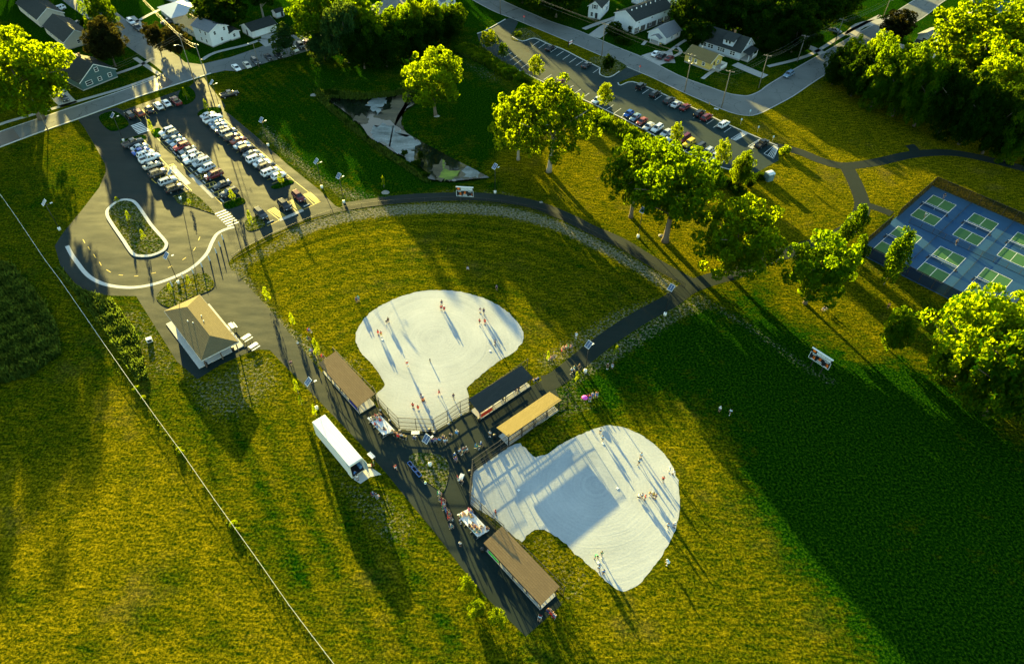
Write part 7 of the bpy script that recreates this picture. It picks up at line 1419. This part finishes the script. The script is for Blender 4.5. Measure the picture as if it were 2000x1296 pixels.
def cart(label, x, y, x2, y2):
    p = G(x, y); d = G(x2, y2) - p; t = thing('wagon', label, 'wagon', p, math.atan2(d.y, d.x), 'blue pull-along wagons'); h = .55
    mb = MB(); mb.box((0, 0, .32), (1.1, .6, .04))
    for s in (-1, 1): mb.box((0, s * .3, .50), (1.1, .04, .36)); mb.box((s * .55, 0, .50), (.04, .6, .36))
    mb.build('tub', M_cart, t); MB().box((0, 0, .40), (.9, .48, .12)).build('bag', CL['black'], t); MB().bar((.55, 0, .4), (.95, 0, .9), .03).build('handle', M_black, t)
    for sx in (-1, 1):
        for sy in (-1, 1): MB().tube([(sx * .38, sy * .24, .13), (sx * .38, sy * .32, .13)], .13, 10).build('wheel', M_tyre, t)
cart('blue wagon at the far end of the row on the plaza island edge', 802, 909, 808, 916); cart('blue wagon in the middle of the row on the plaza island edge', 810, 919, 816, 926); cart('blue wagon at the near end of the row on the plaza island edge', 818, 928, 824, 935)
def tbin(label, x, y): o = MB().lathe([(.26, 0), (.30, .85), (.33, .86), (.33, .95), (.12, 1.02)], 10).build('litter_bin', M_dark); o.location = G(x, y); tag(o, label, 'bin', 'dark litter bins')
for l, x, y in (('dark litter bin at the corner of the dark-roofed dugout', 936, 823), ('dark litter bin at the upper backstop end post', 840, 844), ('dark litter bin beside the yellow-lit dugout', 966, 855), ('dark litter bin outside the lower backstop', 918, 925), ('dark litter bin at the top corner of the near brown dugout', 942, 1076), ('dark bin under the restroom porch', 456, 685), ('dark bin at the left corner of the restroom porch', 404, 714)): tbin(l, x, y)
def base_plate(l, x, y, s=.4):
    o = MB().box((0, 0, .05), (s, s, .07)).build('base_plate', M_white); o.location = G(x, y) + Vector((0, 0, .012)); o.rotation_euler = (0, 0, .7); tag(o, l, 'base', 'white bases of the ball fields')
for l, x, y in (('white first base near the player in navy on the upper field', 957, 685), ('white home plate in front of the upper catcher', 824, 772), ('white home plate of the lower field', 1013, 957), ('white base at the top of the lower infield by two pale blue players', 1178, 866), ('white base beside the pair in green', 1168, 1098), ('white second base beyond the mound of the lower field', 1206, 953), ('white third base by the players in red on the upper field', 747, 663)): base_plate(l, x, y)
o = MB().lathe([(.10, 0), (.10, .75), (.14, .78), (.02, .95)], 8).build('field_marker', M_dark); o.location = G(840, 706); tag(o, 'short dark post standing alone on the upper infield', 'post')
t = thing('bucket', 'white bucket with green content at the end of the blue wagons', 'bucket', G(831, 944)); MB().lathe([(.18, 0), (.22, .4)], 10).build('pail', M_white, t); MB().lathe([(.2, .39), (.02, .45)], 10).build('content', CL['green'], t)
t = thing('grill', 'black grill with pale lid board beside the trailer', 'grill', G(722, 916)); MB().box((0, 0, .85), (1.1, .55, .25)).build('fire_box', M_dark, t); MB().box((0, .15, 1.1), (1.0, .5, .05)).build('lid_board', pm('pale_board', (.60, .50, .36), .6, .3), t)
for s in (-1, 1):
    for q in (-1, 1): MB().bar((s * .48, q * .22, 0), (s * .48, q * .22, .73), .05).build('leg', M_black, t)
t = thing('utility_box', 'small white and black utility box on the weedy grass left of the restroom', 'utility box', G(293, 666), .5); MB().box((0, 0, .45), (1.1, .8, .9)).build('cabinet', M_white, t); MB().box((0, -.41, .42), (.8, .03, .6)).build('vent', M_dark, t)
def boulder(l, x, y, s):
    bm = bmesh.new(); bmesh.ops.create_icosphere(bm, subdivisions=2, radius=1)
    rg = random.Random(int(x)); f = [rg.uniform(2, 4) for _ in range(3)]
    for v in bm.verts: k = 1 + .16 * math.sin(v.co.x * f[0] + 1) * math.cos(v.co.y * f[1]) + .1 * math.sin(v.co.z * f[2] + 2); v.co = Vector((v.co.x * s, v.co.y * s * .75, max(v.co.z, -.3) * s * .5)) * k
    me = bpy.data.meshes.new('boulder'); bm.to_mesh(me); bm.free(); o = link('boulder', me, pm('boulder_stone', (.24, .23, .21), .9, .1, 0, .3, 2, .5, 8)); o.location = G(x, y); tag(o, l, 'boulder', 'boulders'); 
for l, x, y, s in (('grey boulder in the grass above the footpath below the pond', 753, 376, 1.1), ('white stone at the pond outlet near the scoreboard', 887, 352, .6), ('pale boulder under the large round tree by the footpath', 1291, 460, .7), ('dark boulder under the tree standing beside the pond', 853, 227, .9), ('white stones at the upper end of the pond', 612, 186, 1.0), ('pale stone by the footpath below the tallest loose-crowned tree', 1057, 395, .5)): boulder(l, x, y, s)
for r in (CH0,): discard(r)
# ------------------------------------------------------------------ saplings, shrubs and rough growth
GSAP = 'young saplings round the car park and plaza'
for l, x, y, tp in (('sapling on the small island beside the maroon pickup', 366, 196, 172), ('sapling at the head of the last row beside the lamp', 405, 216, 194), ('sapling at the head of the middle row', 300, 262, 235), ('small sapling on the pointed island between the rows', 372, 400, 388), ('sapling at the near end of the middle row', 457, 394, 368), ('sapling in front of the white hatchback', 551, 362, 334), ('yellow-green sapling on the island by the crossing', 492, 440, 412), ('sapling at the top end of the oval island', 231, 396, 384), ('sapling in the middle of the oval island', 255, 432, 412), ('sapling near the lower end of the oval island', 284, 470, 448), ('sapling on the island by the bollards, right one', 372, 556, 538), ('low sapling on the island by the bollards, left one', 336, 572, 554), ('sapling on the strip beside the upper outfield, farther', 524, 588, 560), ('sapling on the strip beside the upper outfield, nearer', 573, 634, 610), ('sapling by the left brown dugout', 623, 700, 662), ('yellow sapling left of two seated spectators', 1070, 706, 686), ('yellow sapling in front of the three walkers', 1125, 748, 726), ('yellow sapling on the verge below the footpath', 1202, 694, 674), ('lone conical sapling above the footpath near the pond', 750, 366, 344), ('sapling on the grass left of the walkway above the trailer', 583, 768, 740), ('bushy sapling at the corner of the white trailer', 617, 812, 790), ('sapling on the green by the lower restroom lawn', 590, 790, 772)):
    tree('sapling', l, x, y, tp, max(12, (y - tp) * .55), 'sapling', L_sap, .14, GSAP, rnd.randrange(2), M_bark_p)
tree('shrub_tree', 'yellow-green shrub at the far car park corner by the footpath', 1531, 300, 278, 24, 'shrub', L_sap, .0, H=2.6)
GY = 'bright yellow-green young trees along the near walkway edge'
for l, x, y, w in (('farthest of three bright young trees along the near walkway', 914, 1150, 36), ('middle of three bright young trees along the near walkway', 930, 1195, 40), ('nearest of three bright young trees along the near walkway', 972, 1215, 42)):
    tree('young_tree', l, x, y, 0, w, 'street', L_sap, .15, GY, rnd.randrange(2), M_bark_p, H=3.4, tk=.6)
for i, (x, y, w) in enumerate(((1440, 375, 34), (1462, 362, 24), (1482, 350, 22), (1425, 362, 30))): shrub('shrub', ('low shrub under the dense green tree at the far car park', 'shrub next to the kerb end of the far car park', 'small shrub near the portable toilet', 'shrub at the lower hedge end by the far car park')[i], x, y, w, 2.2, L_dark)
hp = smooth([(900, 98), (930, 104), (965, 128), (1000, 146), (1060, 178), (1110, 205), (1160, 230), (1210, 254), (1260, 284), (1310, 312), (1360, 340), (1410, 362)], 4, False)
for i, p in enumerate(hp):
    for k in range(2): shrub('hedge_shrub', 'shrub in the rough hedge along the far car park', p.x + rnd.uniform(-6, 6), p.y + rnd.uniform(-3, 5), rnd.uniform(18, 30), rnd.uniform(1.3, 2.6), L_green if rnd.random() < .6 else L_sap, 'rough hedge along the far car park')
for i, (x, y, w, h) in enumerate(((822, 308, 12, 2.2), (718, 272, 10, 1.2), (790, 302, 16, 1.4), (815, 322, 18, 1.6), (833, 345, 18, 1.5), (640, 182, 20, 1.3), (655, 184, 18, 1.2), (676, 240, 12, 1.0), (660, 222, 12, .9))):
    shrub('pond_shrub', ('upright dark bush standing at the pond edge', 'low tuft on the left pond bank', 'bushy tuft on the lower pond bank', 'taller tuft at the lower pond bank', 'tuft at the lower tip of the pond bank', 'reed clump at the upper pond end, left', 'reed clump at the upper pond end, right', 'small tuft along the left pond bank, lower', 'small tuft along the left pond bank, upper')[i], x, y, w, h, L_dark)
for i, (x, y, w) in enumerate(((350, 879, 10), (354, 886, 14), (457, 1024, 16), (463, 1036, 12), (268, 760, 16), (282, 778, 12))): shrub('fence_weed', 'bright weed clump growing through the long fence', x, y, w, .9, L_sap, 'weed clumps along the long fence', cat='weeds')
rgw = np.random.default_rng(3)
def blades(name, poly, n, hmin, hmax, wd, mats, label=None, seedk=0, near=None, lean=.25):
    """upright leaf blades over a rough area: one mass nobody could count"""
    xs = [p[0] for p in poly]; ys = [p[1] for p in poly]; out = []
    x = rgw.uniform(min(xs), max(xs), n * 4); y = rgw.uniform(min(ys), max(ys), n * 4); k = sdf(poly, x, y) > 0; x, y = x[k][:n], y[k][:n]; n = len(x)
    F, R3, U3 = np.array(CF), np.array(CR), np.array(CU); d = F + R3 * ((x - 1000) / FPX)[:, None] - U3 * ((y - 648) / FPX)[:, None]; P = np.array([0, 0, HC]) + d * (-HC / d[:, 2])[:, None]
    cl = np.sin(P[:, 0] * .9) * np.cos(P[:, 1] * 1.1) * .35 + 1
    h = rgw.uniform(hmin, hmax, n) * cl; a = rgw.uniform(0, 6.28, n); w = wd * rgw.uniform(.6, 1.4, n)
    u = np.stack([np.cos(a), np.sin(a), np.zeros(n)], 1) * w[:, None]; l = np.stack([rgw.normal(0, lean, n) * h, rgw.normal(0, lean, n) * h, h], 1)
    V = np.stack([P - u * .5, P + u * .5, P + u * .32 + l * .72, P + l, P - u * .32 + l * .72], 1).reshape(-1, 3)
    me = bpy.data.meshes.new(name); me.vertices.add(n * 5); me.vertices.foreach_set('co', V.ravel().astype(np.float32)); me.loops.add(n * 5); me.loops.foreach_set('vertex_index', np.arange(n * 5, dtype=np.int32)); me.polygons.add(n); me.polygons.foreach_set('loop_start', np.arange(0, n * 5, 5, dtype=np.int32)); me.polygons.foreach_set('loop_total', np.full(n, 5, np.int32)); me.update(); me.validate()
    return tag(link(name, me, mats), label, None, None, 'stuff')
blades('undergrowth', [(-90, 478), (-20, 500), (30, 522), (80, 580), (114, 640), (120, 690), (60, 735), (-90, 775)], 16000, .5, 1.5, .35, L_weed)
blades('undergrowth', [(112, 522), (150, 560), (185, 575), (215, 580), (262, 640), (280, 700), (290, 742), (268, 745), (215, 660), (160, 590), (118, 536)], 5200, .2, 1.2, .30, L_weed)
blades('pond_reeds', [(610, 176), (660, 178), (720, 186), (800, 174), (812, 182), (760, 190), (700, 196), (650, 192), (640, 200), (700, 250), (716, 272), (750, 290), (830, 345), (842, 356), (830, 356), (740, 298), (690, 258), (620, 196)], 9000, .4, 1.1, .30, L_weed)
blades('hedge_undergrowth', [(888, 100), (935, 96), (985, 124), (1060, 166), (1210, 238), (1320, 296), (1420, 350), (1410, 372), (1300, 322), (1190, 262), (1090, 212), (1000, 162), (930, 120)], 16000, .4, 1.5, .34, L_green)
blades('meadow_grass', [(893, 92), (940, 92), (980, 122), (1010, 140), (1000, 160), (940, 125), (890, 105)], 2500, .4, 1.2, .3, L_weed)

FL_ = [(0, 379), (25, 414), (52, 454), (87, 506), (117, 546), (155, 601), (186, 646), (220, 695), (250, 738), (300, 808), (355, 883), (416, 971), (500, 1088), (562, 1177), (607, 1237), (660, 1306)]
blades('fence_weeds', [(x - 7, y + 9) for x, y in FL_] + [(x + 5, y + 7) for x, y in FL_[::-1]], 7000, .08, .32, .22, L_weed)
